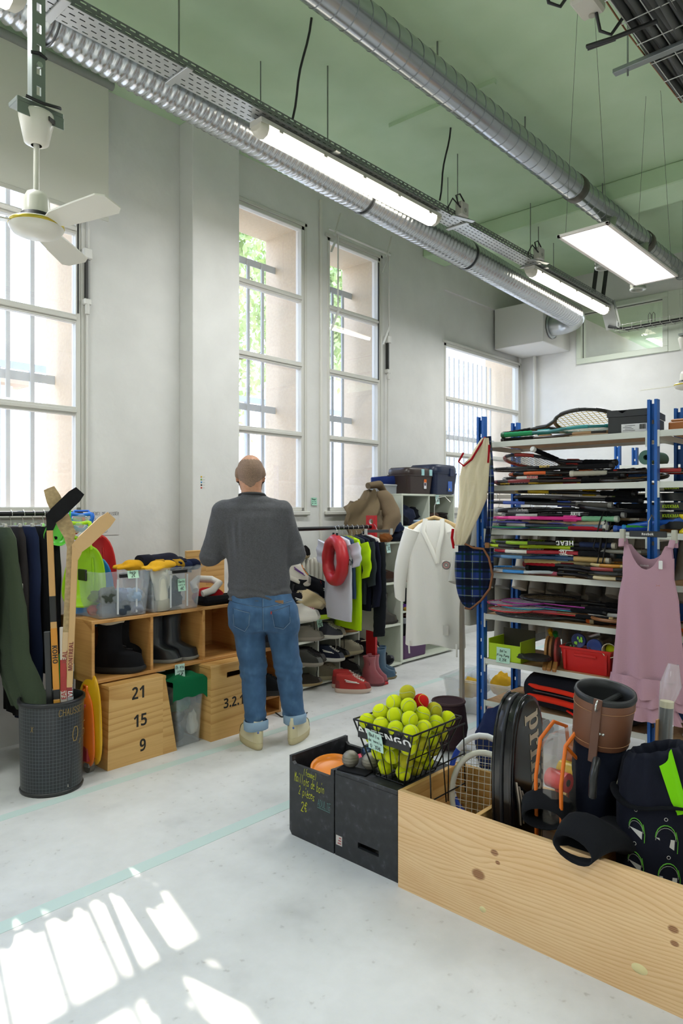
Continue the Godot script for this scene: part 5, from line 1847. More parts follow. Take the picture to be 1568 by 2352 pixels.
		part(M.new().bx(-0.05, 0.06, 0.228, 0.252, 0.185, 0.197, 0.004), "grip", mat("19191a", 0.4), t)
		part(M.new().bx(-0.07, 0.07, 0.262, 0.272, -0.20, -0.17, 0.003), "grip", mat("19191a", 0.4), t)
		for sx in [-0.05, 0.07]:
			part(M.new().bx(sx - 0.006, sx + 0.006, 0.02, 0.22, 0.174, 0.178, 0.001), "ridge", glass("eef2f4", 0.5, 0.2), t)
		if e[3] == 0:
			note([["Gants", 0.3, 0.35], ["2€", 0.45, 0.85]], 0.07, 0.045, Transform3D(Basis(Vector3.RIGHT, -0.1), V(0.03, 0.245, 0.203)), t, "b9dcc2")
		else:
			note([["Gants", 0.2, 0.3], ["a partir de", 0.13, 0.55], ["4€", 0.26, 0.9]], 0.055, 0.075, Transform3D(Basis.IDENTITY, V(0.02, 0.155, 0.187)), t, "b9e2c8")
	var hats := [["5d6673", 0.12, 0.09], ["3c4550", 0.13, 0.1], ["8f94a0", 0.12, 0.1], ["b24a44", 0.1, 0.06], ["2f4f6a", 0.11, 0.09], ["e5e2d2", 0.08, 0.07], ["454a42", 0.14, 0.11], ["7a86a0", 0.12, 0.09], ["9fb3c9", 0.13, 0.09], ["43354a", 0.09, 0.07]]
	var hl := ["slate", "charcoal", "pale grey", "brick red", "teal blue", "cream", "moss grey", "steel blue", "sky grey", "plum"]
	rng.seed = 9
	for i in hats.size():
		var e: Array = hats[i]
		var px := 2.118 - 0.09 + 0.085 * (i % 3) + rng.randf_range(-0.01, 0.01)
		var pz := -3.68 - 0.11 * ((i / 3) % 2) + rng.randf_range(-0.01, 0.01)
		single(rag(V(e[1] * 0.9, e[2] * 0.85, 0.09), 100 + i), "knit_hat", "%s knitted hat crumpled inside the clear bin" % hl[i], "hat", fabric(e[0]), V(px, 0.828 + 0.075 * (i / 5), pz), rng.randf() * 3.0, "hats in the clear bin")
	for i in 7:
		var px := 2.39 + 0.075 * (i % 3)
		single(rag(V(0.11, 0.10, 0.10), 130 + i), "winter_glove", ["black ski glove at the bottom of the clear bin", "dark navy ski glove under the white one", "black ski glove in the bin's far corner", "navy ski glove in the second layer of the bin", "black ski glove pressed behind the large note", "navy ski glove near the bin's rim", "black ski glove topping the dark gloves"][i], "glove", fabric(["1d2026", "23283a"][i % 2]), V(px, 0.828 + 0.085 * (i / 3), -3.78), i * 1.1, "dark gloves in the clear bin")
	glove("white ski glove pressed against the clear bin's wall", "dcd8c6", V(2.375, 0.925, -3.655), Basis(Vector3.BACK, 0.1) * Basis(Vector3.UP, 0.0), 1.15)
	glove("yellow leather glove lying on the bin of gloves", "e0a92c", V(2.45, 1.095, -3.70), Basis(Vector3.UP, 0.3) * Basis(Vector3.RIGHT, -1.45) * Basis(Vector3.BACK, 1.5), 1.2)
	glove("second yellow leather glove lying under the navy one", "dba126", V(2.33, 1.10, -3.74), Basis(Vector3.UP, -0.2) * Basis(Vector3.RIGHT, -1.5) * Basis(Vector3.BACK, 1.3), 1.2)
	glove("dark navy ski glove topping the heap on the bin", "22222e", V(2.40, 1.125, -3.76), Basis(Vector3.UP, -0.1) * Basis(Vector3.RIGHT, -1.4) * Basis(Vector3.BACK, -1.4), 1.35)
	glove("navy quilted glove lying beside the yellow one", "1e2744", V(2.60, 1.085, -3.74), Basis(Vector3.UP, 0.4) * Basis(Vector3.RIGHT, -1.5) * Basis(Vector3.BACK, 1.4), 1.2)
	# santa-like hat and pine crate beside the person
	var sh := thing("felt_slipper", "red felt slipper with thick white fleece rim on the cubby", "slipper", V(2.80, 0.821, -3.76), -0.5)
	part(rag(V(0.20, 0.10, 0.14), 201, 0.1), "upper", fabric("a81c22"), sh)
	part(M.new().tube([V(-0.09, 0.09, 0.05), V(-0.10, 0.13, 0.0), V(-0.06, 0.155, -0.05), V(0.03, 0.15, -0.04), V(0.07, 0.13, 0.02), V(0.02, 0.09, 0.07), V(-0.05, 0.07, 0.09)], 0.024, 8), "fleece_rim", fabric("d8d2c6"), sh)
	single(M.new().bx(-0.16, 0.16, 0, 0.055, -0.07, 0.07, 0.02), "black_sole_pad", "black padded sole lying under the red felt slipper", "pad", fabric("161618"), V(2.84, 0.82, -3.70))
	single(M.new().bx(-0.16, 0.16, 0, 0.34, -0.01, 0.01, 0.003), "pine_board", "pine board with a knot standing behind the red slipper", "board", m_ply, V(2.90, 0.82, -3.93))
	# bin between the plywood boxes, green cloth on top
	var gb := thing("plastic_bin", "clear plastic bin of caps standing between the plywood boxes", "bin", V(2.515, 0, -3.70))
	part(open_bin(0.20, 0.30, 0.36, 0.003, 0.86, 0.008), "tub", clear, gb)
	part(M.new().bx(-0.128, -0.105, 0.24, 0.33, 0.0, 0.06, 0.004), "clasp", mat("19191a", 0.4), gb)
	part(M.new().bx(0.104, 0.122, 0.22, 0.33, 0.05, 0.09, 0.004), "clasp", mat("19191a", 0.4), gb)
	var gc := M.new()
	gc.sheet(func(u, v):
		var x: float = (u - 0.45) * 0.3
		var s: float = v * 0.42
		var z := minf(s, 0.30) - 0.14
		var y := 0.405 - maxf(s - 0.30, 0.0) * 0.9 - maxf(absf(x + 0.015) - 0.1, 0.0) * 0.8 + 0.012 * sin(x * 60.0 + v * 4.0) * sin(v * 9.0) + 0.02 * sin(v * 3.0)
		return V(x, y, z), 22, 26)
	single(gc, "green_cloth", "bottle green cloth draped over the clear bin of caps", "cloth", fabric("14663f"), V(2.515, 0, -3.70))
	var capd := [["15593a", V(2.50, 0.20, -3.66), "green cap crumpled in the bin between the boxes"], ["1c2228", V(2.47, 0.01, -3.68), "black cap at the bottom of the bin of caps"], ["d9d6ca", V(2.57, 0.05, -3.62), "white cap pressed in the corner of the bin of caps"], ["1f2a2a", V(2.53, 0.10, -3.76), "dark cap lying behind the green one in the bin"]]
	for i in capd.size():
		single(rag(V(0.13, 0.11, 0.13) if i != 2 else V(0.06, 0.13, 0.07), 220 + i), "cap", capd[i][2], "cap", fabric(capd[i][0]), capd[i][1], i, "caps in the clear bin")
	var bb := thing("shin_guard", "black padded guard with a beige round patch behind the green cloth", "guard", V(2.66, 0.0, -3.86))
	part(M.new().prism(PackedVector2Array([W(-0.11, 0.0), W(0.08, 0.0), W(0.08, 0.44), W(0.03, 0.465), W(-0.06, 0.465), W(-0.11, 0.42)]), -0.02, 0.02), "shell", fabric("17181a"), bb)
	part(M.new().ball(V(-0.03, 0.40, 0.025), V(0.045, 0.045, 0.02), 14), "round_patch", fabric("b5a986"), bb)
	var pn := thing("price_card", "small mint price card taped under the wooden cubby", "price card", V(2.47, 0.45, -3.602))
	note([["Objets", 0.22, 0.3], ["vintage", 0.18, 0.55], ["1€", 0.34, 0.95]], 0.07, 0.09, Transform3D.IDENTITY, pn, "c6e4d6", "card")
	# papers on the wall
	var pa := thing("paper_notice", "white handwritten notice taped to the wall behind the hockey sticks", "notice", V(2.385, 1.345, ZW + 0.003))
	part(M.new().bx(-0.105, 0.105, -0.08, 0.08, 0, 0.001), "paper", mat("d8d6d2", 0.8), pa)
	for e in [["MERCI DE LAISSER", 0.02, 0.055], ["LES ARTICLES", 0.016, 0.02], ["PROPRES !!!", 0.018, -0.015]]:
		var wq := part(writing(e[0], e[1], 0.0018, 0.1), "handwriting", mat("5c5c60", 0.7), pa)
		wq.position = V(-0.095, e[2], 0.002)
	var sm := []
	for j in 9:
		sm.append(V(0.018 * cos(PI + PI * j / 8.0), -0.05 + 0.012 * sin(PI + PI * j / 8.0), 0.002))
	part(M.new().tube(sm, 0.001, 4), "smile", mat("5c5c60", 0.7), pa)
	for sx in [-0.008, 0.008]:
		part(M.new().box(V(sx, -0.042, 0.0015), V(0.003, 0.004, 0.001)), "eye", mat("5c5c60", 0.7), pa)
	var ds := thing("colour_key", "tiny column of coloured dots stuck on the pillar", "label", V(3.055, 1.635, -4.184))
	for i in 5:
		var hx: String = ["e8c21c", "6fb23a", "4a9ad0", "222222", "c83a2a"][i]
		part(M.new().lathe(V(0, 0.04 - i * 0.02, 0), [W(0.0065, -0.0004), W(0.0065, 0.0008), W(0.0005, 0.0008)], 12, Basis(Vector3.RIGHT, PI / 2)), "dot", mat(hx, 0.6), ds)
		part(M.new().box(V(0.022, 0.04 - i * 0.02, 0.0002), V(0.018, 0.002, 0.0006)), "caption_line", mat("b0aea6", 0.7), ds)
	var po := thing("sticky_note", "mint sticky note on the wall between the paired windows", "note", V(4.383, 1.505, ZW + 0.004))
	note([["Donner", 0.2, 0.3], ["au lieu", 0.16, 0.55], ["de jeter", 0.16, 0.8]], 0.07, 0.068, Transform3D.IDENTITY, po, "a6d8c0", "paper")

func glove(label: String, hex: String, pos: Vector3, bs: Basis, sc := 1.0, group := "gloves on the clear bins") -> void:
	if not cache.has("glove"):
		var m := M.new()
		var bones := [[V(0, 0, 0), V(0, 0.08, 0), 0.038, 0.042], [V(0, -0.04, 0), V(0, 0, 0), 0.036, 0.036]]
		for i in 4:
			var x := -0.036 + i * 0.024
			bones.append([V(x, 0.08, 0), V(x * 1.25, 0.14 + [0.0, 0.018, 0.014, -0.008][i], -0.012), 0.0155, 0.013])
		bones.append([V(0.03, 0.03, 0), V(0.07, 0.085, -0.01), 0.017, 0.014])
		surfnet(m, V(-0.1, -0.1, -0.06), V(0.12, 0.2, 0.06), 0.008, func(p: Vector3) -> float:
			var q := V(p.x, p.y, p.z * 1.5)
			var d := 1.0
			for b in bones: d = smin(d, cap_d(q, b[0], b[1], b[2], b[3]), 0.008)
			return d)
		cache["glove"] = m.done()
		var c := M.new()
		var rings := []
		for e in [[-0.085, 0.04], [-0.08, 0.045], [-0.03, 0.044], [-0.026, 0.038]]:
			rings.append(M.circ(V(0, e[0], 0), V(e[1], 0, 0), V(0, 0, e[1] * 0.66), 14))
		cache["glove_cuff"] = c.loft(rings).done()
	var t := thing("glove", label, "glove", pos, 0.0, group)
	t.basis = bs.scaled(Vector3.ONE * sc)
	part(cache["glove"], "hand", fabric(hex), t)
	part(cache["glove_cuff"], "cuff", fabric(Color(hex).darkened(0.25).to_html(false)), t)

# ---------------------------------------------------------------- shoe cubby, radiator, clothes rail with ring, boots on the floor
func garment(label: String, called: String, cat: String, x: float, y: float, z: float, yaw: float, hw: float, L: float, th: float, hex: String, sleeve: float, sd: int, group: String, sleeve_hex := "") -> Node3D:
	var t := thing(called, label, cat, V(x, y, z), yaw, group)
	var prof := [[-0.065, 0.05, 0.0, 0.014], [-0.09, hw * 0.85, 0.0, 0.02], [-0.14, hw, 0.0, th], [-L * 0.5, hw * 1.02, 0.0, th * 1.15], [-L * 0.85, hw * 1.03, 0.0, th * 1.2], [-L, hw * 1.0, 0.0, th * 1.1]]
	part(hanging(prof, sd, 0.006), "body", fabric(hex), t)
	if sleeve > 0.0:
		for s in [-1.0, 1.0]:
			var rings := []
			for i in 9:
				var f := i / 8.0
				var c := V(0.006 * sin(i * 1.7 + sd), -0.12 - f * sleeve, s * (hw * 0.9 + 0.05 + 0.05 * sin(f * 2.2)))
				var r0 := lerpf(0.075, 0.048, f)
				rings.append(M.circ(c, V(th * 0.9, 0, 0), V(0, r0 * 0.25, s * r0), 14))
			part(M.new().loft(rings), "sleeve", fabric(sleeve_hex if sleeve_hex != "" else hex), t)
	var hk := M.new()
	hk.tube([V(0, -0.012, 0.02), V(0, 0.008, 0.0195), V(0, 0.022, 0), V(0, 0.008, -0.0195), V(0, -0.014, -0.02), V(0, -0.04, -0.004), V(0, -0.07, 0)], 0.0018, 5)
	hk.tube([V(0, -0.12, -hw * 0.9), V(0, -0.07, 0), V(0, -0.12, hw * 0.9)], 0.004, 6)
	part(hk, "hanger", mat("c8c6be", 0.25, 0.8), t)
	return t

func build_shoe_corner() -> void:
	var wm := mat("d3d6c8", 0.45)
	var c := thing("shoe_cubby", "white low cubby unit full of shoes behind the person", "shelf")
	cubby(3.505, 4.52, 0.02, 0.552, -4.25, -3.93, [3.76, 4.015, 4.27], [0.197, 0.38], 0.014, wm, c)
	note([["Chaussures", 0.16, 0.2], ["a", 0.2, 0.5], ["1€", 0.4, 0.95]], 0.06, 0.085, at(4.02, 0.53, -3.925, 0.0, 0.12), c, "b9ddd0")
	# radiator
	var rd := thing("radiator", "white cast iron radiator under the window behind the shoes", "radiator", V(0, 0, -4.30))
	for i in 20:
		var x := 3.48 + i * 0.052
		var m := M.new()
		for zz in [-0.025, 0.045]:
			var rings := []
			for q in [[0.13, 0.012], [0.15, 0.02], [0.97, 0.02], [1.0, 0.014], [1.012, 0.004]]:
				rings.append(M.circ(V(x, q[0], zz), V(q[1], 0, 0), V(0, 0, q[1] * 1.3), 10))
			m.loft(rings)
		m.bx(x - 0.014, x + 0.014, 0.93, 0.99, -0.03, 0.05, 0.008)
		m.bx(x - 0.014, x + 0.014, 0.16, 0.22, -0.03, 0.05, 0.008)
		part(m, "section", mat("d8d2c6", 0.4), rd)
	for x in [3.6, 4.3]:
		part(M.new().bx(x - 0.015, x + 0.015, 0.0, 0.15, -0.02, 0.03), "foot", mat("d8d2c6", 0.4), rd)
	# shoes inside the cubby: [kind, upper, sole, lace, stripe, x, y, z, yaw, label]
	var g := "shoes in the white cubby"
	var r0 := 0.035
	var r1 := 0.205
	var r2 := 0.388
	var sh := [
		["sneaker", "7d776c", "8d8578", "a8a296", "", 3.83, r2, -4.02, -0.6, "worn grey sneaker in the upper cubby under the pile"],
		["flat", "2e2a28", "3a3632", "", "", 3.80, r2, -4.12, -0.3, "dark flat shoe behind the worn grey sneaker"],
		["sneaker", "4a4a52", "d8d4c8", "d8d4c8", "", 4.06, r2, -4.02, -1.1, "grey sneaker with white sole beside the mint price card"],
		["sneaker", "d9d0bc", "c4b89c", "d8d2c4", "", 4.13, r2, -4.06, -1.0, "cream sneaker on the upper shelf by the price card"],
		["flat", "5e4a3a", "a87848", "", "", 4.32, r2, -4.05, -0.5, "brown flat shoe on the upper shelf below hanging shirts"],
		["sneaker", "3c3c38", "8a8478", "2a2a2a", "", 3.80, r1, -4.0, -1.0, "charcoal sneaker with grey sole in the middle cubby"],
		["sneaker", "2c2a2a", "3c3834", "1a1a1a", "", 3.88, r1, -4.05, -0.8, "black sneaker with long laces in the middle cubby"],
		["sneaker", "262a38", "d8d6cc", "e0ddd2", "e4e2d8", 4.06, r1, -4.0, -1.1, "navy canvas sneaker with white laces in the middle cubby"],
		["flat", "2a2a28", "8c7a50", "1c1c1c", "", 4.15, r1, -4.02, -0.7, "black flat shoe with tan sole beside navy sneaker"],
		["sneaker", "a8a08a", "cfc39c", "d8d0b8", "", 4.31, r1, -3.99, -0.4, "faded olive sneaker in the middle row by the rail"],
		["flat", "3a3630", "a89468", "", "", 3.81, r0, -4.0, -0.5, "dark slip-on with tan sole in the bottom cubby"],
		["sneaker", "8d8470", "c2b592", "b8ae98", "", 4.06, r0, -4.05, -0.6, "khaki sneaker with cream sole in the bottom row"],
		["sneaker", "b0a48c", "d0c4a4", "c8bea8", "", 4.13, r0, -4.06, -0.5, "sand coloured sneaker in the bottom row"],
		["sneaker", "2f2d2c", "4a4642", "161616", "", 4.30, r0, -4.02, -0.4, "dark trail shoe in the bottom row by the red post"],
		["sneaker", "3b3836", "b8b0a0", "d0cabd", "", 4.37, r0 + 0.085, -4.05, -0.2, "grey trail shoe stacked on the bottom row"],
	]
	for e in sh:
		var t := shoe(e[0], e[9], e[1], e[2], e[3], e[4], at(e[5], e[6], e[7], e[8]), g)
		t.scale = Vector3.ONE * 0.86
	# heap of shoes on top: [kind, upper, sole, lace, stripe, x, y, z, yaw, pitch, roll, label]
	var hp := "heap of shoes on the white cubby"
	var Y := 0.555
	var pile := [
		["sneaker", "dedad0", "d6d2c6", "d898a8", "", 3.72, Y, -3.98, -0.35, 0.0, 0.0, "white sneaker with pink laces at the heap's edge"],
		["sneaker", "1c1d22", "b8cf22", "1c1c1c", "e4e4de", 3.70, Y + 0.10, -4.02, -0.2, -0.1, 0.2, "black sneaker with neon green heel above the pink-laced one"],
		["sneaker", "17181b", "a8c81e", "111111", "", 3.88, Y, -4.0, -0.45, 0.0, 0.0, "black sneaker with neon green sole on the cubby top"],
		["sneaker", "232637", "2d3148", "1c1e2a", "", 3.98, Y, -3.99, -0.3, 0.0, 0.0, "navy sneaker lying flat on the cubby top"],
		["ankle_boot", "5a4532", "3a2c20", "2c2119", "", 4.06, Y + 0.02, -4.04, -0.25, 0.06, 0.0, "brown leather hiking boot beside the hanging white shirt"],
		["ankle_boot", "24262a", "1a1b1d", "17181a", "", 3.80, Y + 0.16, -4.08, -0.5, -0.2, 0.3, "black ankle boot tilted on the heap"],
		["sneaker", "c9b892", "cbb98e", "", "", 3.86, Y + 0.27, -4.0, -0.4, -0.55, 2.7, "shoe turned over showing its beige tread"],
		["flat", "343c4a", "2d3440", "", "", 3.84, Y + 0.10, -4.14, -0.1, 0.0, 0.3, "slate blue slide buried in the heap"],
		["sneaker", "26272c", "2a2b2f", "c83a30", "", 3.95, Y + 0.22, -4.10, -0.35, -0.35, 0.4, "black sneaker with red eyelets high on the heap"],
		["sneaker", "1f232d", "e2ded2", "d87a3a", "e8e4da", 4.05, Y + 0.19, -4.08, -0.5, -0.5, 0.3, "black sneaker with white band and orange laces"],
		["winter_boot", "2a2d33", "202226", "", "", 3.66, Y + 0.14, -4.10, 0.2, -0.3, 0.3, "dark fabric boot leaning against the person's side of the heap"],
		["sneaker", "d8d4c8", "e0dccf", "e08a3a", "6a3a8a", 3.70, Y + 0.37, -4.06, -0.35, -0.42, 0.2, "white and purple sneaker with orange laces topping the heap"],
		["sneaker", "6a7a74", "59635e", "8fb0a6", "", 3.84, Y + 0.30, -4.14, -0.3, -0.3, 0.1, "grey green sneaker behind the purple one"],
		["flat", "1b1c1f", "c8c4ba", "", "", 3.62, Y + 0.33, -4.0, 0.9, -0.5, 0.8, "black shoe with white edge standing on its side"],
		["sandal", "4e3d30", "3a2e24", "", "", 4.0, Y + 0.12, -4.15, -0.2, 0.0, 0.2, "brown sandal wedged behind the hiking boot"],
		["sneaker", "30281f", "241d16", "1a1510", "", 4.12, Y + 0.12, -4.14, -0.3, -0.1, 0.2, "dark brown shoe behind the hiking boot"],
	]
	for e in pile:
		shoe(e[0], e[11], e[1], e[2], e[3], e[4], at(e[5], e[6], e[7], e[8], e[9], e[10]), hp)
	var rt := "shoes on top of the radiator"
	shoe("sneaker", "dark pink sneaker lying on the radiator", "3a2c30", "c8a8a8", "1c1c1c", "", at(3.72, 1.013, -4.27, -0.05), rt)
	shoe("sandal", "beige strappy sandal lying on the radiator", "a89478", "8a785c", "", "6a5a44", at(3.98, 1.013, -4.27, -0.05), rt)
	single(rag(V(0.13, 0.11, 0.1), 301, 0.2), "fur_hat", "black fuzzy hat on the radiator beside the sandal", "hat", fabric("171414"), V(4.17, 1.015, -4.27))
	# hanging laces
	for e in [[3.95, 0.55, -3.922, 0.18, "161616", "black shoelace hanging from the cubby top"], [4.20, 0.38, -3.92, 0.16, "cfc8b8", "cream shoelace hanging in the middle cubby"], [3.98, 0.22, -3.92, 0.15, "141414", "black laces hanging below the middle cubby"], [4.30, 0.38, -3.92, 0.2, "1a1a1a", "dark lace hanging by the red post"]]:
		var L: float = e[3]
		single(M.new().tube([V(0, 0.004, -0.05), V(0, 0.004, 0.004), V(0.004, -L * 0.4, 0.008), V(-0.004, -L * 0.7, 0.006), V(0.006, -L, 0.008)], 0.003, 5), "shoelace", e[5], "lace", fabric(e[4]), V(e[0], e[1], e[2]))
	# second clothes rail with red end board
	var R := V(0, 1.29, -3.74)
	var rl := thing("clothes_rail", "black clothes rail with a red end board behind the person", "clothes rail")
	part(M.new().cyl(V(3.0, 1.29, -3.74), V(4.44, 1.29, -3.74), 0.015, 12), "rail", mat("1c1c1e", 0.35, 0.4), rl)
	var eb := CSGBox3D.new()
	eb.name = "end_board"
	eb.size = V(0.025, 1.365, 0.10)
	eb.material = mat("b5171d", 0.45)
	rl.add_child(eb)
	eb.position = V(4.4525, 0.7025, -3.74)
	var ho := CSGCylinder3D.new()
	ho.name = "hole"
	ho.radius = 0.022
	ho.height = 0.05
	ho.sides = 20
	ho.operation = CSGShape3D.OPERATION_SUBTRACTION
	ho.rotation.z = PI / 2
	ho.position = V(0, 0.632, 0.005)
	eb.add_child(ho)
	part(M.new().bx(4.43, 4.48, 0.0, 0.02, -3.9, -3.58, 0.004), "foot", mat("b5171d", 0.45), rl)
	var gg := "clothes on the rail behind the person"
	# swim ring
	var rg := thing("swim_ring", "red inflated swim ring clipped on the rail", "swim ring", V(3.965, 1.04, -3.70), -0.34)
	var rings := []
	for i in 40:
		var a := TAU * i / 40
		var cc := V(0, sin(a) * 0.155, cos(a) * 0.125)
		var rad := V(0, sin(a), cos(a))
		var rr := 0.047 + 0.002 * sin(a * 9.0)
		rings.append(M.circ(cc, rad * rr, V(rr * 1.05, 0, 0), 14))
	rings.append(rings[0])
	part(M.new().loft(rings, false, 1), "tube", mat("b9222a", 0.4), rg)
	part(M.new().tube([V(0, 0.20, 0.03), V(0, 0.235, 0.03), V(0.0, 0.268, 0.0), V(0.0, 0.25, -0.03)], 0.002, 5), "hook", mat("c8c6be", 0.25, 0.8), rg)
	for s in [-0.03, 0.03]:
		part(M.new().bx(-0.007, 0.007, 0.175, 0.215, s - 0.009, s + 0.009, 0.002), "hanger_clip", mat("2a2a2a", 0.3, 0.4), rg)
	var ws := garment("white t-shirt with a small black sign next to the swim ring", "t_shirt", "t-shirt", 4.04, 1.29, -3.74, -0.24, 0.18, 0.72, 0.017, "cbcbd6", 0.17, 11, gg)
	part(M.new().tube([V(0.0, -0.30, 0.25), V(0.0, -0.27, 0.255), V(0.0, -0.255, 0.235), V(0.0, -0.275, 0.22), V(0.0, -0.30, 0.225)].map(func(p): return p + V(-0.028, 0.02, -0.03)), 0.004, 5), "printed_sign", mat("202024", 0.7), ws)
	garment("slate blue fleece hanging beside the white t-shirt", "fleece_jacket", "jacket", 4.095, 1.29, -3.74, -0.25, 0.17, 0.55, 0.02, "3e5068", 0.0, 13, gg)
	var fur := M.new()
	rng.seed = 31
	for i in 420:
		var a := rng.randf() * TAU
		var u := rng.randf_range(-0.1, 0.12)
		var p0 := V(0.03 * cos(a), -0.10 + 0.03 * sin(a) - absf(u) * 0.35, u)
		var d := V(cos(a), sin(a) * 0.7 - 0.3, rng.randf_range(-0.6, 0.6)).normalized() * rng.randf_range(0.025, 0.05)
		var w := d.cross(V(0.3, 0.2, 1)).normalized() * 0.0025
		fur.tri(p0 - w, p0 + w, p0 + d)
	single(fur, "fur_trim", "brown fur hood trim on the blue fleece", "fur trim", fabric("8d7a64"), V(4.12, 1.30, -3.72), -0.25)
	garment("neon yellow sports shirt hanging past the blue fleece", "t_shirt", "t-shirt", 4.15, 1.29, -3.74, -0.25, 0.19, 0.80, 0.017, "b7e019", 0.26, 17, gg)
	garment("dark green grey sweatshirt behind the neon shirt", "sweatshirt", "sweatshirt", 4.21, 1.29, -3.74, -0.25, 0.19, 0.60, 0.02, "30373a", 0.33, 19, gg)
	garment("navy jacket with mauve lower sleeve panel", "jacket", "jacket", 4.27, 1.29, -3.74, -0.25, 0.19, 0.66, 0.02, "1b1d2c", 0.5, 23, gg)
	var mv := garment("black quilted jacket hung last before the red board", "quilted_jacket", "jacket", 4.335, 1.29, -3.74, -0.25, 0.2, 0.62, 0.022, "1c1f24", 0.0, 29, gg)
	var qs := M.new()
	var rr2 := []
	for i in 26:
		var f := i / 25.0
		var cc := V(-0.01, -0.12 - f * 0.74, 0.22 + 0.035 * sin(f * 2.4))
		var k := 1.0 + 0.09 * absf(sin(f * 34.0))
		rr2.append(M.circ(cc, V(0.036 * k, 0, 0), V(0, 0.01, lerpf(0.085, 0.055, f) * k), 16))
	part(qs.loft(rr2), "quilted_sleeve", fabric("1b1e22"), mv)
	part(M.new().bx(-0.052, -0.05, -0.24, -0.20, 0.20, 0.23), "white_tag", mat("dcdcd8", 0.6), mv)
	garment("white blouse half hidden beside the quilted jacket", "blouse", "blouse", 4.395, 1.29, -3.74, -0.25, 0.19, 0.85, 0.014, "dcd6cf", 0.0, 37, gg)
	var ph := thing("clip_hanger", "grey clip hanger with chrome bars hooked over the rail end", "hanger", V(4.36, 1.26, -3.60), -0.5, gg)
	part(M.new().bx(-0.09, 0.10, -0.012, 0.012, -0.004, 0.004, 0.002), "bar", mat("3a3c40", 0.4), ph)
	for s in [-0.1, 0.12]:
		part(M.new().bx(s - 0.012, s + 0.012, -0.03, 0.02, -0.008, 0.008, 0.002), "clip", mat("d0d0cc", 0.2, 0.8), ph)
	part(M.new().tube([V(0, 0.01, 0), V(0, 0.05, -0.06), V(0.02, 0.055, -0.13)], 0.002, 5), "hook", mat("c8c6be", 0.25, 0.8), ph)
	# footwear on the floor
	shoe("sneaker", "red and white running shoe standing on the floor by cubby", "b8423e", "d8c4b4", "e0d4c8", "e6ddd4", at(4.0, 0.0, -3.73, -0.85), "red running shoes on the floor")
	shoe("sneaker", "second red running shoe tucked behind its pair", "b63c3a", "d4bcac", "e0d4c8", "e6ddd4", at(4.08, 0.0, -3.84, -0.8), "red running shoes on the floor")
	shoe("kid_boot", "pink patterned child's rubber boot standing on the floor", "9c5258", "6a3a40", "", "", at(4.30, 0.0, -3.72, -0.85), "pink child boots", "boot")
	shoe("kid_boot", "pink patterned child's rubber boot beside the blue pair", "985058", "6a3a40", "", "", at(4.37, 0.0, -3.74, -0.75), "pink child boots", "boot")
	shoe("rubber_boot", "dusty blue rubber boot with tan sole on the floor", "39556a", "7a6c4c", "", "", at(4.49, 0.0, -3.78, -0.55), "blue rubber boots", "boot").scale = V(0.85, 0.78, 0.85)
	shoe("rubber_boot", "dusty blue rubber boot angled behind its pair", "354f64", "7a6c4c", "", "", at(4.57, 0.0, -3.83, -0.4), "blue rubber boots", "boot").scale = V(0.85, 0.78, 0.85)
	var bg := thing("shoulder_bag", "black bag with a cream strap lying above the blue boots", "bag", V(4.58, 0.19, -3.93), -0.4)
	part(rag(V(0.30, 0.13, 0.14), 311, 0.25), "body", fabric("1d1b1e"), bg)
	part(M.new().tube([V(-0.06, 0.12, 0.06), V(0.02, 0.13, 0.1), V(0.09, 0.05, 0.13), V(0.11, -0.03, 0.14)], 0.014, 6, true, false, 0.3), "strap", fabric("c2b698"), bg)
	shoe("ankle_boot", "black shoe on its side next to the blue boots", "1a1c20", "26282c", "", "", at(4.66, 0.06, -3.86, -0.2, 0.2, 0.5), "", "shoe").scale = Vector3.ONE * 0.7

# ---------------------------------------------------------------- tall white shelves with clothes, boxes on top
func lidded_chest(label: String, c: Vector3, w: float, d: float, h: float, hex: String, turn := 0.0) -> Node3D:
	var t := thing("storage_chest", label, "storage box", c, turn)
	var m := mat(hex, 0.35)
	part(open_bin(w, d, h * 0.72, 0.004, 0.9, 0.004, 0.03), "tub", m, t)
	var rings := []
	for e in [[0.0, 1.03], [h * 0.06, 1.05], [h * 0.2, 1.02], [h * 0.27, 0.93], [h * 0.28, 0.8]]:
		var r := PackedVector3Array()
		for j in 28:
			var a := TAU * j / 28
			var sq := pow(pow(absf(cos(a)), 7.0) + pow(absf(sin(a)), 7.0), -1.0 / 7.0)
			r.append(V(cos(a) * sq * w / 2 * e[1], h * 0.72 + e[0], sin(a) * sq * d / 2 * e[1]))
		rings.append(r)
	part(M.new().loft(rings), "lid", m, t)
	return t

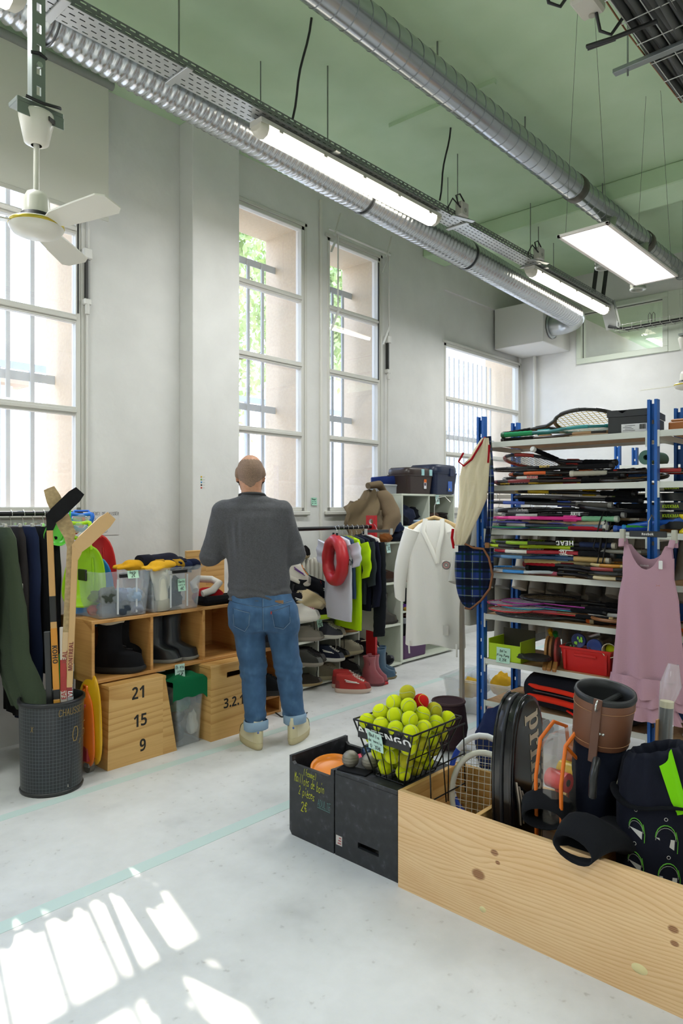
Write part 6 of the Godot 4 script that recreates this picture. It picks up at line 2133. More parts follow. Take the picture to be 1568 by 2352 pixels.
func build_tall_shelves() -> void:
	var wm := mat("cfd4c4", 0.45)
	var a := thing("shelf_unit", "white three-tier shelf holding brown boots beside the clothes rail", "shelf")
	cubby(4.57, 5.075, 0.02, 1.143, -4.28, -3.90, [], [0.386, 0.766], 0.018, wm, a)
	note([["Boots", 0.2, 0.25], ["3€", 0.36, 0.75]], 0.055, 0.085, at(4.87, 1.09, -3.896, 0, 0.06), a, "c6e6de")
	note([["Bottes", 0.2, 0.25], ["4€", 0.36, 0.75]], 0.055, 0.085, at(4.74, 0.715, -3.896, 0, -0.05), a, "c6e6de")
	var b := thing("shelf_unit", "tall white shelf of folded clothes with boxes on top", "shelf")
	cubby(5.10, 5.97, 0.02, 1.58, -4.30, -3.92, [], [0.486, 0.75, 1.0, 1.272], 0.018, wm, b)
	part(M.new().bx(5.525, 5.541, 1.281, 1.562, -4.30, -3.921, 0.001), "divider", wm, b)
	note([["Polos", 0.18, 0.25], ["3€", 0.36, 0.75]], 0.06, 0.09, at(5.66, 1.53, -3.915, 0, 0.08), b, "c6e6de")
	note([["", 0.2, 0.25], ["4€", 0.36, 0.7]], 0.06, 0.085, at(5.16, 1.235, -3.915, 0, 0.03), b, "c6e6de")
	note([["Divers", 0.2, 0.25], ["1€", 0.36, 0.75]], 0.06, 0.09, at(5.29, 0.705, -3.915, 0, -0.06), b, "c6e6de")
	# brown boots
	var bt := "brown boots on the three-tier shelf"
	shoe("ankle_boot", "dark brown suede ankle boot with buckle straps", "3a2a22", "2a1e18", "", "2a1c14", at(4.76, 0.776, -4.02, -0.25), bt, "boot").scale = V(1.05, 0.95, 1.05)
	shoe("ankle_boot", "dark brown suede ankle boot behind its buckled pair", "33251e", "2a1e18", "", "2a1c14", at(4.72, 0.776, -4.14, -0.2), bt, "boot")
	shoe("rubber_boot", "olive brown pull-on boot on the middle tier", "35312a", "26221c", "", "", at(4.80, 0.396, -4.02, -0.3), bt, "boot").scale = V(1.0, 0.85, 1.0)
	shoe("rubber_boot", "olive brown pull-on boot behind its pair", "302c26", "26221c", "", "", at(4.74, 0.396, -4.13, -0.2), bt, "boot").scale = V(1.0, 0.85, 1.0)
	single(rag(V(0.12, 0.14, 0.12), 401, 0.3), "leather_boot_top", "dark crumpled boot shaft in the shelf's upper tier", "boot", fabric("241f1e"), V(4.66, 0.90, -4.12))
	# coats heaped on the short unit
	var ct := thing("overcoat", "taupe wool overcoat thrown over the three-tier shelf", "coat", V(4.80, 1.145, -4.06))
	part(rag(V(0.42, 0.40, 0.28), 411, 0.55, 40), "bulk", fabric("7a6b57"), ct)
	var cm := M.new()
	cm.sheet(func(u: float, v: float):
		var x := -0.34 + u * 0.42
		var z := 0.05 + 0.12 * sin(u * PI) + 0.02 * sin(v * 14.0 + u * 5.0)
		var y := 0.44 - v * 0.52 + 0.16 * sin(u * PI * 0.8) - 0.14 + 0.025 * sin(u * 18.0 + v * 6.0)
		return V(x + 0.1 * v * (0.5 - u), maxf(y, 0.004) if z < 0.166 else y, z), 26, 26)
	part(cm, "front_panel", fabric("75664f"), ct)
	var sl := []
	for i in 12:
		var f := i / 11.0
		var cc := V(0.02 + 0.09 * sin(f * 3.0), 0.43 - 0.42 * f, 0.10 + 0.07 * sin(f * PI))
		sl.append(M.circ(cc, V(0.085 + 0.012 * sin(i * 2.1), 0, 0.01), V(0, 0.03, 0.07 + 0.01 * sin(i * 1.3)), 16))
	part(M.new().loft(sl), "sleeve", fabric("806f59"), ct)
	part(M.new().tube([V(-0.04, 0.50, 0.02), V(0.06, 0.515, 0.06), V(0.14, 0.46, 0.05)], [0.05, 0.06, 0.04], 10, true, false, 0.6), "collar", fabric("6f604b"), ct)
	var hs := [["1a1e2a", V(5.02, 1.145, -3.99), V(0.24, 0.09, 0.26), "black folded trousers at the bottom of the coat heap"], ["202a44", V(5.01, 1.225, -4.0), V(0.26, 0.10, 0.26), "navy folded jeans under the overcoat"], ["252c40", V(4.98, 1.31, -4.02), V(0.24, 0.10, 0.24), "dark blue sweater in the coat heap"], ["1b2030", V(4.97, 1.395, -4.04), V(0.22, 0.12, 0.22), "dark navy jacket squashed beside the overcoat"], ["7a4a26", V(4.82, 1.145, -3.93), V(0.18, 0.08, 0.12), "rust brown garment poking out under the overcoat"], ["26282c", V(4.64, 1.145, -4.0), V(0.20, 0.14, 0.24), "charcoal jumper at the heap's rail end"]]
	for i in hs.size():
		single(rag(hs[i][2], 420 + i, 0.28, 26), "heaped_garment", hs[i][3], "garment", fabric(hs[i][0]), hs[i][1], i * 0.4, "garments heaped on the short shelf")
	# clothes inside the tall unit
	var ins := [
		["23283a", V(5.24, 1.282, -4.06), V(0.26, 0.20, 0.26), "navy jacket with press studs stuffed in the top compartment", 1], ["15171c", V(5.18, 1.282, -3.98), V(0.14, 0.10, 0.12), "black garment at the front of the top compartment", 1], ["a9bdd6", V(5.42, 1.282, -4.0), V(0.18, 0.05, 0.18), "pale blue shirt folded in the top compartment", 0], ["1a1c22", V(5.44, 1.335, -4.08), V(0.14, 0.12, 0.18), "black rolled sleeve over the pale blue shirt", 1],
		["1f5a66", V(5.66, 1.282, -4.02), V(0.20, 0.05, 0.22), "teal shirt folded in the second compartment", 0], ["4a3830", V(5.68, 1.33, -4.04), V(0.22, 0.07, 0.22), "brown shirt folded over the teal one", 1], ["26211f", V(5.84, 1.33, -4.06), V(0.18, 0.07, 0.2), "black polo rolled in the second compartment", 0],
		["a89b84", V(5.40, 1.15, -4.04), V(0.30, 0.06, 0.28), "beige trousers folded on the second shelf", 0], ["8d816c", V(5.38, 1.205, -4.06), V(0.30, 0.05, 0.26), "khaki trousers folded on top of the beige pair", 0], ["15161a", V(5.26, 1.01, -4.0), V(0.26, 0.16, 0.22), "black knit stuffed on the second shelf", 1], ["6a5a50", V(5.46, 1.01, -4.04), V(0.26, 0.14, 0.26), "brown grey trousers under the folded beige ones", 0], ["98a0ac", V(5.74, 1.01, -4.04), V(0.3, 0.2, 0.26), "grey jumper stack at the shelf's far side", 0],
	]
	for i in ins.size():
		var e: Array = ins[i]
		var src: M = rag(e[2], 440 + i, 0.3, 24) if e[4] == 1 else folded(e[2], 3, 440 + i)
		single(src, "folded_garment", e[3], "garment", fabric(e[0]), e[1], 0.1 * sin(i * 2.0), "clothes in the tall shelf")
	for e in [["141416", V(5.22, 0.76, -4.02), V(0.20, 0.12, 0.2), "black knee pad on the third shelf"], ["b0181c", V(5.36, 0.80, -4.0), V(0.1, 0.09, 0.1), "red strap buckle on the third shelf"], ["a01a1e", V(5.20, 0.76, -3.95), V(0.16, 0.04, 0.06), "red sandal strap on the third shelf"], ["1c1c1e", V(5.46, 0.76, -4.05), V(0.18, 0.1, 0.18), "black belt coil on the third shelf"], ["17171a", V(5.24, 0.56, -4.0), V(0.16, 0.13, 0.18), "black cap with a pale badge on the fourth shelf"], ["4a2a6a", V(5.18, 0.496, -3.97), V(0.10, 0.06, 0.08), "purple band on the fourth shelf"], ["8a6a2a", V(5.20, 0.496, -3.93), V(0.12, 0.035, 0.04), "ochre strap on the fourth shelf"], ["1e1c1c", V(5.42, 0.496, -4.0), V(0.24, 0.06, 0.16), "dark glove pair on the fourth shelf"]]:
		single(rag(e[2], 470 + int(e[1].x * 37) % 20, 0.3, 20), "small_accessory", e[3], "accessory", fabric(e[0]), e[1], 0.0, "small accessories in the tall shelf")
	var pc := thing("storage_crate", "purple plastic crate on the floor level of the tall shelf", "crate", V(5.33, 0.04, -4.08))
	part(open_bin(0.38, 0.30, 0.22, 0.004, 0.93, 0.008), "tub", mat("4a2350", 0.4), pc)
	var gc := thing("storage_crate", "grey plastic tub balanced on the purple crate", "crate", V(5.34, 0.335, -4.08))
	part(open_bin(0.36, 0.30, 0.09, 0.004, 0.85, 0.012), "tub", mat("8d9096", 0.4), gc)
	part(M.new().lathe(V(0.02, -0.08, 0.05), [W(0.05, 0.0), W(0.045, 0.02), W(0.03, 0.03), W(0.03, 0.08)], 14), "pedestal", mat("c0c2c4", 0.4), gc)
	single(rag(V(0.24, 0.05, 0.18), 481, 0.2), "plastic_pouch", "brown clear-wrapped pouch lying in the grey tub", "pouch", mat("6a4a44", 0.25), V(5.35, 0.405, -4.06))
	single(rag(V(0.14, 0.14, 0.14), 482, 0.2), "black_pouch", "black pouch between the purple crate and tub", "pouch", fabric("1a1a1c"), V(5.22, 0.255, -4.0))
	# boxes on top
	var lb := thing("lidded_box", "pale grey lidded box under the blue cushion on the tall shelf", "storage box", V(5.20, 1.581, -4.17))
	part(open_bin(0.34, 0.20, 0.075, 0.003, 0.92, 0.003), "tub", mat("a9adb2", 0.35), lb)
	part(M.new().bx(-0.185, 0.185, 0.072, 0.088, -0.11, 0.11, 0.006), "lid", mat("c3c7ca", 0.35), lb)
	var cu := thing("lifting_belt", "rolled dark blue padded belt on the grey lidded box", "belt", V(5.17, 1.67, -4.17))
	var rr := []
	for e in [[-0.004, 0.15, 0.075], [0.0, 0.16, 0.085], [0.07, 0.16, 0.085], [0.078, 0.155, 0.08], [0.078, 0.135, 0.06], [0.01, 0.13, 0.055]]:
		var r := PackedVector3Array()
		for j in 26:
			var a2 := TAU * j / 26
			var sq := pow(pow(absf(cos(a2)), 3.5) + pow(absf(sin(a2)), 3.5), -1.0 / 3.5)
			r.append(V(cos(a2) * sq * e[1], e[0] + 0.015 * cos(a2), sin(a2) * sq * e[2]))
		rr.append(r)
	part(M.new().loft(rr, true, 1, 1), "roll", fabric("202f66"), cu)
	part(M.new().bx(0.03, 0.11, 0.008, 0.07, 0.078, 0.09, 0.003), "flap", fabric("1b2852"), cu)
	var b1 := lidded_chest("brown plastic storage chest with mint tape on its lid", V(5.40, 1.581, -4.05), 0.40, 0.26, 0.25, "362a27")
	for x in [0.02, 0.15]:
		part(M.new().bx(x - 0.022, x + 0.022, 0.175, 0.235, 0.13, 0.14, 0.003), "tape", mat("a4d2d4", 0.5), b1)
	part(M.new().bx(0.05, 0.09, 0.05, 0.13, 0.126, 0.1275), "sticker", mat("e2dfe2", 0.5), b1)
	part(M.new().bx(0.05, 0.09, 0.11, 0.14, 0.1275, 0.1285), "sticker_top", mat("e06a1e", 0.5), b1)
	part(M.new().bx(0.055, 0.08, 0.08, 0.105, 0.1275, 0.1285), "sticker_print", mat("40304a", 0.5), b1)
	var b2 := lidded_chest("dark blue plastic storage chest on the tall shelf", V(5.79, 1.581, -4.06), 0.38, 0.34, 0.295, "232c46")
	part(M.new().bx(0.04, 0.10, 0.18, 0.26, 0.17, 0.188, 0.004), "latch", mat("2c3656", 0.35), b2)
	part(M.new().bx(0.03, 0.10, 0.03, 0.13, 0.163, 0.1645), "sticker", mat("4a74c8", 0.5), b2)
	part(M.new().bx(0.045, 0.065, 0.045, 0.06, 0.1645, 0.1655), "sticker_print", mat("d8c060", 0.5), b2)

# ---------------------------------------------------------------- blue shelving with rackets
const RX := 3.505
const SH := [1.821, 1.574, 1.325, 1.078, 0.84, 0.584, 0.343]

func racket_meshes(kind: String) -> Dictionary:
	if cache.has("racket_" + kind):
		return cache["racket_" + kind]
	# [head a, head b, length, grip length, grip radius, frame radius, shaft radius, throat]
	var k: Array = {"tennis": [0.168, 0.130, 0.685, 0.19, 0.0165, 0.0115, 0.011, true], "squash": [0.15, 0.10, 0.685, 0.2, 0.0145, 0.009, 0.009, true], "badminton": [0.122, 0.098, 0.67, 0.19, 0.0125, 0.005, 0.0038, false], "wood": [0.15, 0.115, 0.68, 0.19, 0.017, 0.0115, 0.012, false]}[kind]
	var a: float = k[0]
	var b: float = k[1]
	var hx: float = k[2] - a
	var fr := M.new()
	var pts := []
	for j in 36:
		var t := TAU * j / 36
		pts.append(V(hx + a * cos(t), 0, b * sin(t)))
	fr.tube(pts, k[5], 6, false, true, 0.8)
	var neck: float = k[3] + (0.10 if k[7] else 0.22)
	if k[7]:
		for s in [-1.0, 1.0]:
			fr.tube([V(k[3], 0, s * 0.006), V(neck, 0, s * 0.011), V(hx - a * 0.93, 0, s * b * 0.42), V(hx - a * 0.72, 0, s * b * 0.70)], k[5] * 0.95, 6)
	else:
		fr.tube([V(k[3], 0, 0), V(hx - a, 0, 0)], k[6], 8)
	var st := M.new()
	var nx := 13
	var nz := 11
	for i in nx:
		var x := -a * 0.92 + 1.84 * a * i / (nx - 1)
		var z := b * sqrt(maxf(0.0, 1.0 - x * x / (a * a)))
		st.bar(V(hx + x, 0.0006, -z), V(hx + x, 0.0006, z), 0.0018, 0.0018)
	for i in nz:
		var z := -b * 0.9 + 1.8 * b * i / (nz - 1)
		var x := a * sqrt(maxf(0.0, 1.0 - z * z / (b * b)))
		st.bar(V(hx - x, -0.0006, z), V(hx + x, -0.0006, z), 0.0018, 0.0018)
	var gr := M.new()
	var rings := []
	var n := 18
	for i in n + 1:
		var x: float = 0.012 + (k[3] - 0.012) * i / n
		var r: float = k[4] * (1.0 if i % 3 else 0.93) * (0.9 if i == n else 1.0)
		rings.append(M.circ(V(x, 0, 0), V(0, r * 0.92, 0), V(0, 0, r * 1.05), 8, PI / 8))
	gr.loft(rings)
	var bt := M.new()
	bt.loft([M.circ(V(0, 0, 0), V(0, k[4] * 0.95, 0), V(0, 0, k[4] * 1.1), 8, PI / 8), M.circ(V(0.006, 0, 0), V(0, k[4] * 1.1, 0), V(0, 0, k[4] * 1.22), 8, PI / 8), M.circ(V(0.02, 0, 0), V(0, k[4] * 1.0, 0), V(0, 0, k[4] * 1.1), 8, PI / 8)])
	var acc := []
	for e in [[-0.9, 0.9], [1.4, 2.1], [-2.1, -1.4]]:
		var ap := []
		for j in 8:
			var t := lerpf(e[0], e[1], j / 7.0)
			ap.append(V(hx + (a + 0.001) * cos(t), 0, (b + 0.001) * sin(t)))
		acc.append(M.new().tube(ap, k[5] * 1.12, 6, true, false, 0.8).done())
	if k[7]:
		acc.append(M.new().tube([V(k[3] + 0.03, 0, 0), V(neck, 0, 0)], 0.0155, 6, true, false, 1.2).done())
	var d := {"frame": fr.done(), "strings": st.done(), "grip": gr.done(), "butt": bt.done(), "accent": acc}
	cache["racket_" + kind] = d
	return d

func racket(kind: String, label: String, frame: String, grip: String, accent: String, strings: String, butt: String, xf: Transform3D, group := "rackets on the blue shelving") -> Node3D:
	var d := racket_meshes(kind)
	var t := thing({"tennis": "tennis_racket", "squash": "squash_racket", "badminton": "badminton_racket", "wood": "wooden_racket"}[kind], label, "racket", Vector3.ZERO, 0.0, group)
	t.transform = xf
	part(d["frame"], "frame", mat(frame, 0.3), t)
	part(d["strings"], "strings", mat(strings, 0.5), t)
	part(d["grip"], "grip", fabric(grip), t)
	part(d["butt"], "butt_cap", mat(butt, 0.5), t)
	if accent != "":
		for q in d["accent"]:
			part(q, "frame_decal", mat(accent, 0.35), t)
	return t

# lying on a shelf: butt at zb, head towards dir along z; px centre line
func lie(x: float, y: float, zb: float, dir: int, yaw := 0.0, pitch := 0.0, roll := 0.0) -> Transform3D:
	return Transform3D(Basis(Vector3.UP, -PI / 2 * dir + yaw) * Basis(Vector3.BACK, pitch) * Basis(Vector3.RIGHT, roll), V(x, y, zb))

func side_text(t: Node3D, text: String, h: float, hex: String, p: Vector3, upside := false, tilt := 0.0, width := 1.0) -> void:
	var b := Basis(V(0, 0, 1), Vector3.UP, V(-1, 0, 0))
	b = b * Basis(Vector3.BACK, (PI if upside else 0.0) + tilt)
	lettering(text, h, mat(hex, 0.5), t, t.transform.affine_inverse() * Transform3D(b, p), true, "lettering", false, width)

func blue_post(x: float, z: float, parent: Node, bm: Material, H := 1.975) -> void:
	var m := M.new()
	for s in [-1.0, 1.0]:
		m.bx(x - 0.018, x + 0.02, 0.005, H, z + s * 0.022 - 0.0015, z + s * 0.022 + 0.0015)
		m.bx(x - 0.018, x - 0.015, 0.005, H, z + s * 0.0155 - 0.006, z + s * 0.0155 + 0.006)
	# back web with square holes
	var n := 20
	for i in n:
		var y0 := 0.005 + (H - 0.005) * i / n
		var y1 := 0.005 + (H - 0.005) * (i + 1) / n
		m.bx(x + 0.0, x + 0.003, y0, y0 + (y1 - y0) * 0.80, z - 0.021, z + 0.021)
		m.bx(x + 0.0, x + 0.003, y0 + (y1 - y0) * 0.80, y1, z - 0.021, z - 0.008)
		m.bx(x + 0.0, x + 0.003, y0 + (y1 - y0) * 0.80, y1, z + 0.008, z + 0.021)
	part(m, "post", bm, parent)
	part(M.new().bx(x - 0.022, x + 0.022, 0.0, 0.008, z - 0.026, z + 0.026), "foot_plate", mat("1c1e22", 0.5), parent)

func shelf_board(y: float, z0: float, z1: float, x0: float, x1: float, parent: Node, wm: Material, board: Material) -> void:
	var m := M.new()
	m.bx(x0, x0 + 0.004, y - 0.026, y + 0.002, z0, z1, 0.0008)
	m.bx(x0, x0 + 0.02, y - 0.028, y - 0.025, z0, z1)
	m.bx(x1 - 0.004, x1, y - 0.026, y + 0.002, z0, z1, 0.0008)
	m.bx(x0, x1, y - 0.04, y - 0.012, z0 + 0.0, z0 + 0.004)
	m.bx(x0, x1, y - 0.04, y - 0.012, z1 - 0.004, z1)
	part(m, "beam", wm, parent)
	for e in [z0, z1]:
		part(M.new().bx(x0 - 0.002, x0 + 0.002, y - 0.075, y + 0.005, e - 0.008, e + 0.008), "beam_bracket", wm, parent)
	part(M.new().bx(x0 + 0.005, x1 - 0.005, y - 0.008, y, z0 + 0.002, z1 - 0.002), "board", board, parent)

func build_racket_shelving() -> void:
	var bm := mat("1c5cab", 0.35, 0.1)
	var wm := mat("cfd1c8", 0.4)
	var board := tri_mat(noise_tex(256, 0.08, [[0.0, "a98258"], [1.0, "c39c70"]], 81), 1.5, 0.7)
	var r := thing("blue_shelving", "tall blue post shelving with seven shelves of rackets", "shelving")
	for z in [-2.125, -1.17, -0.2]:
		for x in [3.52, 3.92]:
			blue_post(x, z, r, bm)
	for i in SH.size():
		shelf_board(SH[i], -2.1, -1.195, RX, 3.935, r, wm, board)
		shelf_board(SH[i] if i < 5 else SH[i] + 0.0, -1.145, -0.225, RX, 3.935, r, wm, board)
	var Z := -2.06
	# ---- top shelf
	var y := SH[0] + 0.012
	var t := racket("tennis", "teal racket with green grip lying on the top shelf", "1a6f72", "2f8a5c", "2a8c8a", "cfd6d0", "1c5a3c", lie(3.60, y + 0.036, -2.04, 1, 0.06, 0.0))
	racket("squash", "black racket with worn black grip under the teal one", "26211d", "1b1a19", "a5825a", "c8c2b4", "161514", lie(3.60, y + 0.006, -2.04, 1, 0.03))
	racket("tennis", "black racket with yellow strings propped up on the top shelf", "1c1b19", "1b1a1a", "2a2826", "d2b41c", "141414", lie(3.70, y + 0.05, -2.09, 1, -0.05, 0.07, -0.36))
	racket("squash", "dark slim racket lying behind the teal one on top", "232a3a", "1f2430", "", "b8b8b0", "1a1c22", lie(3.80, y + 0.02, -1.95, 1, -0.1))
	var sb := thing("shoe_box", "black shoe box with a white label on the top shelf", "box", V(3.69, SH[0], -1.31), 0.12)
	part(M.new().bx(-0.165, 0.165, 0, 0.085, -0.10, 0.10, 0.002), "body", mat("2a2b2d", 0.5), sb)
	var lid := PackedVector2Array([W(-0.105, 0.085), W(0.105, 0.085), W(0.105, 0.118), W(0.0, 0.118), W(-0.018, 0.108), W(-0.03, 0.102), W(-0.042, 0.108), W(-0.055, 0.118), W(-0.105, 0.118)])
	var lm := M.new()
	lm.X = Transform3D(Basis(V(0, 0, 1), Vector3.UP, V(-1, 0, 0)), Vector3.ZERO)
	lm.prism(lid, 0.163, 0.168)
	lm.X = Transform3D.IDENTITY
	lm.bx(-0.163, 0.17, 0.085, 0.118, 0.100, 0.105)
	lm.bx(-0.163, 0.17, 0.085, 0.118, -0.105, -0.100)
	lm.bx(-0.163, 0.17, 0.114, 0.118, -0.105, 0.105)
	part(lm, "lid", mat("303134", 0.5), sb)
	part(M.new().bx(-0.1665, -0.1655, 0.004, 0.046, -0.035, 0.085), "label", mat("dedede", 0.5), sb)
	for k in 9:
		part(M.new().bx(-0.168, -0.1665, 0.018, 0.042, 0.05 + k * 0.0032, 0.0515 + k * 0.0032 + 0.0006 * (k % 3)), "barcode_line", mat("1c1c1c", 0.5), sb)
	for k in 4:
		part(M.new().bx(-0.168, -0.1665, 0.012 + k * 0.008, 0.014 + k * 0.008, -0.028 + 0.01 * (k % 2), 0.03 - 0.008 * (k % 3)), "label_text_line", mat("4a4a4a", 0.5), sb)
	var wbx := thing("wooden_case", "small varnished wooden case on the top shelf", "case", V(3.66, SH[0], -1.03))
	part(M.new().bx(-0.10, 0.12, 0, 0.045, -0.085, 0.12, 0.006), "base", mat("a5642c", 0.3), wbx)
	part(M.new().bx(-0.092, 0.112, 0.045, 0.058, -0.077, 0.112, 0.006), "lid", mat("b06e32", 0.3), wbx)
	# ---- second shelf
	y = SH[1] + 0.012
	t = racket("tennis", "black racket with tan leather grip and amber strings", "23201e", "b57a34", "2a2724", "a8803c", "c8b898", lie(3.60, y + 0.012, -1.84, 1, 0.12, 0.015, 0.16))
	racket("tennis", "black racket with cream wrapped grip on second shelf", "1d1d1f", "b9b3a2", "a02a2a", "8a8a84", "cfc9b8", lie(3.58, y + 0.045, -1.62, 1, 0.22, 0.0))
	t = racket("tennis", "dark red and black racket with its head at the shelf's end", "23181a", "191919", "7c1f26", "c0bcb0", "141414", lie(3.58, y + 0.008, -1.36, -1, 0.04))
	side_text(t, "ARTENGO", 0.02, "e0d8d4", V(3.445, y + 0.008, -1.87), true)
	t = racket("tennis", "black racket with white printed frame on second shelf", "1a1a1c", "181819", "d8d6d0", "b8b4aa", "141414", lie(3.62, y + 0.028, -1.34, -1, -0.02))
	side_text(t, "Prince", 0.016, "c83a3a", V(3.485, y + 0.03, -1.79))
	racket("tennis", "black racket with an orange frame patch on second shelf", "1b1b1d", "1c1c1e", "d8622a", "b0b0a8", "141414", lie(3.64, y + 0.052, -1.30, -1, 0.02))
	t = racket("tennis", "long black racket topping the second shelf's pile", "191a1c", "1c1c1e", "202124", "9a9a94", "161616", lie(3.62, y + 0.082, -1.40, -1, 0.0, -0.0))
	side_text(t, "MARTY", 0.013, "c8a840", V(3.485, y + 0.085, -1.72))
	racket("tennis", "black red and blue racket tilted over the second shelf's pile", "20222a", "17181a", "a8362c", "d8d6ce", "141414", lie(3.66, y + 0.10, -1.40, -1, -0.12, 0.06, 0.25))
	racket("squash", "yellow and black racket at the bottom of second shelf", "c9a52a", "1a1a1a", "1c1c1c", "b0b0a8", "141414", lie(3.59, y, -1.36, -1, 0.02))
	racket("squash", "black racket whose grip points out of the second shelf's pile", "1e1e20", "17171a", "", "a8a8a0", "d8d8d4", Transform3D(Basis(Vector3.UP, -0.35) * Basis(Vector3.BACK, -0.28), V(3.50, y + 0.185, -1.80)))
	racket("tennis", "navy racket lying at the back of second shelf", "1d2740", "1d1d20", "3a6ab0", "b8b8b0", "141414", lie(3.82, y + 0.03, -1.95, 1, -0.1))
	racket("tennis", "charcoal racket lying at the back under the tilted one", "2c2c2e", "26262a", "7a7a7a", "b8b8b0", "141414", lie(3.80, y + 0.06, -1.30, -1, 0.1))
	# ---- third shelf
	y = SH[2] + 0.012
	var third := [
		["badminton", "royal blue badminton racket at the bottom of third shelf", "2a62b4", "6f74d8", "", "cfcfe8", "8a8ee0", 3.58, 0.0, -1.42, -1, 0.0],
		["badminton", "green badminton racket with red grip at the shelf's edge", "3a9a5a", "a82836", "", "c8d8cc", "7a1c26", 3.565, 0.004, -1.43, -1, 0.0],
		["badminton", "violet badminton racket lying over the royal blue one", "6a6ad0", "7a80e0", "", "d0d0ec", "6a70d8", 3.595, 0.028, -1.42, -1, 0.0],
		["tennis", "hot pink racket with mint wrapped grip on third shelf", "e02a8c", "7fb58c", "f0559f", "d8b8c8", "b8c4b0", 3.58, 0.055, -1.36, -1, 0.03],
		["squash", "beige racket with cream butt lying on third shelf", "bca888", "a89878", "4a4a8a", "c8c2b4", "d8d4c8", 3.57, 0.03, -1.42, -1, -0.15],
		["tennis", "blue and white patterned racket pointing its butt outwards", "4a5a70", "6a7a8c", "d8d8d4", "c8c8c0", "c8c6bc", 3.56, 0.012, -1.41, -1, -0.2],
		["wood", "tan racket with blue butt cap on third shelf", "b07c44", "2a4aa0", "", "c8b898", "3a62b8", 3.56, 0.006, -1.38, 1, 0.28],
		["tennis", "black racket with grey butt on third shelf", "1b1c1f", "1d1e20", "c8c8c4", "9a9a94", "a8a8a4", 3.62, 0.075, -1.34, -1, 0.0],
		["tennis", "black racket with silver stripes under the grey butt", "18191b", "202122", "8a8c90", "9a9a94", "6a6a68", 3.63, 0.10, -1.40, -1, -0.03],
		["tennis", "black racket with blue and yellow marks on third shelf", "1d1e24", "5a5852", "3a52a0", "b0b0a8", "8a8880", 3.60, 0.125, -1.40, -1, 0.05],
		["tennis", "glossy black racket slanting down to the right-hand padel bats", "141517", "161719", "2a2c30", "8a8a84", "141414", 3.64, 0.165, -1.95, 1, 0.04],
		["tennis", "black racket with yellow tape on its rim on third shelf", "17181a", "18191a", "d8b41a", "a8a070", "141414", 3.66, 0.185, -1.30, -1, -0.06],
		["tennis", "grey strung racket topping the third shelf's pile", "3c3d40", "222326", "", "b8b8b0", "1a1a1a", 3.70, 0.15, -1.28, -1, 0.1],
		["tennis", "white and black racket at the back of third shelf", "c8c8c4", "1d1d20", "1d1d20", "b8b8b0", "141414", 3.80, 0.03, -1.34, -1, 0.05],
		["squash", "green and blue gripped racket by the padel bats", "b07a3a", "3a9a3c", "2a6ac8", "c8c8c0", "2a8ad0", 3.57, 0.012, -1.34, 1, 0.3],
	]
	for e in third:
		var slope := -0.10 if e[8] > 0.16 and e[10] == 1 else (0.03 if e[8] > 0.12 else 0.0)
		t = racket(e[0], e[1].replace("to the right-hand padel bats", "towards the padel bats"), e[2], e[3], e[4], e[5], e[6], lie(e[7], y + e[8], e[9], e[10], e[11], slope, 0.06 * sin(e[8] * 50.0)))
		if e[8] == 0.075:
			side_text(t, "ARTE", 0.016, "d8d8d4", V(3.49, y + 0.08, -1.55))
		if e[8] == 0.10:
			side_text(t, "Carbon", 0.014, "e0e0dc", V(3.50, y + 0.10, -1.86))
	# padel bats
	for i in 5:
		var p := thing("padel_bat", ["black padel bat with lime lettering, topmost of its stack", "black padel bat second from the top of its stack", "black padel bat third in the stack with lime lettering", "black padel bat fourth in the stack", "black padel bat at the bottom of its stack"][i], "padel bat", V(3.70, SH[2] + 0.205 - i * 0.046, -1.12 - 0.02 * (i % 2)), -PI / 2, "padel bats on the third shelf")
		var out := PackedVector2Array()
		for j in 26:
			var a := TAU * j / 26
			out.append(W(0.02 + 0.15 * cos(a) * (1.0 if cos(a) > 0 else 0.92), 0.12 * sin(a)))
		var bmesh := M.new()
		bmesh.X = Transform3D(Basis(Vector3.RIGHT, V(0, 0, 1), Vector3.UP), Vector3.ZERO)
		bmesh.prism(out, 0.0, 0.038, 1)
		part(bmesh, "face", mat("0f1011", 0.3), p)
		part(M.new().tube([V(-0.12, 0.019, 0), V(-0.29, 0.019, 0)], 0.0165, 10), "grip", fabric("1d1e1f"), p)
		part(M.new().lathe(V(-0.29, 0.019, 0), [W(0.001, 0.008), W(0.019, 0.006), W(0.02, -0.01), W(0.015, -0.012)], 12, Basis(Vector3.BACK, PI / 2)), "butt_cap", mat(["4a5a4a", "7a8a4a", "2a2c2c", "333535", "2a2a2a"][i], 0.4), p)
		part(M.new().tube([V(-0.295, 0.019, 0), V(-0.31, -0.03, 0.06), V(-0.30, -0.10, 0.16), V(-0.33, -0.2 - 0.04 * i, 0.175), V(-0.30, -0.27, 0.18), V(-0.29, -0.2, 0.175), V(-0.28, -0.06, 0.12), V(-0.295, 0.015, 0.0)], 0.004, 5) if i in [1, 2] else M.new().tube([V(-0.30, 0.019, 0), V(-0.325, -0.02, 0.05), V(-0.30, 0.0, 0.03)], 0.004, 5), "wrist_cord", mat("161616", 0.7), p)
		if i in [0, 2, 3]:
			side_text(p, "KUIKMA", 0.016, "b4d020", V(3.70 - 0.1215, SH[2] + 0.205 - i * 0.046 + 0.018, -1.11), false, 0.0, 0.9)
	single(M.new().tube([V(3.60, SH[2] + 0.03, -1.32), V(3.60, SH[2] + 0.06, -1.1), V(3.62, SH[2] + 0.10, -0.85), V(3.64, SH[2] + 0.12, -0.55)], [0.012, 0.02, 0.024, 0.024], 12), "plastic_bat", "long blue plastic bat lying across the third shelf", "bat", mat("1f5fc0", 0.3))
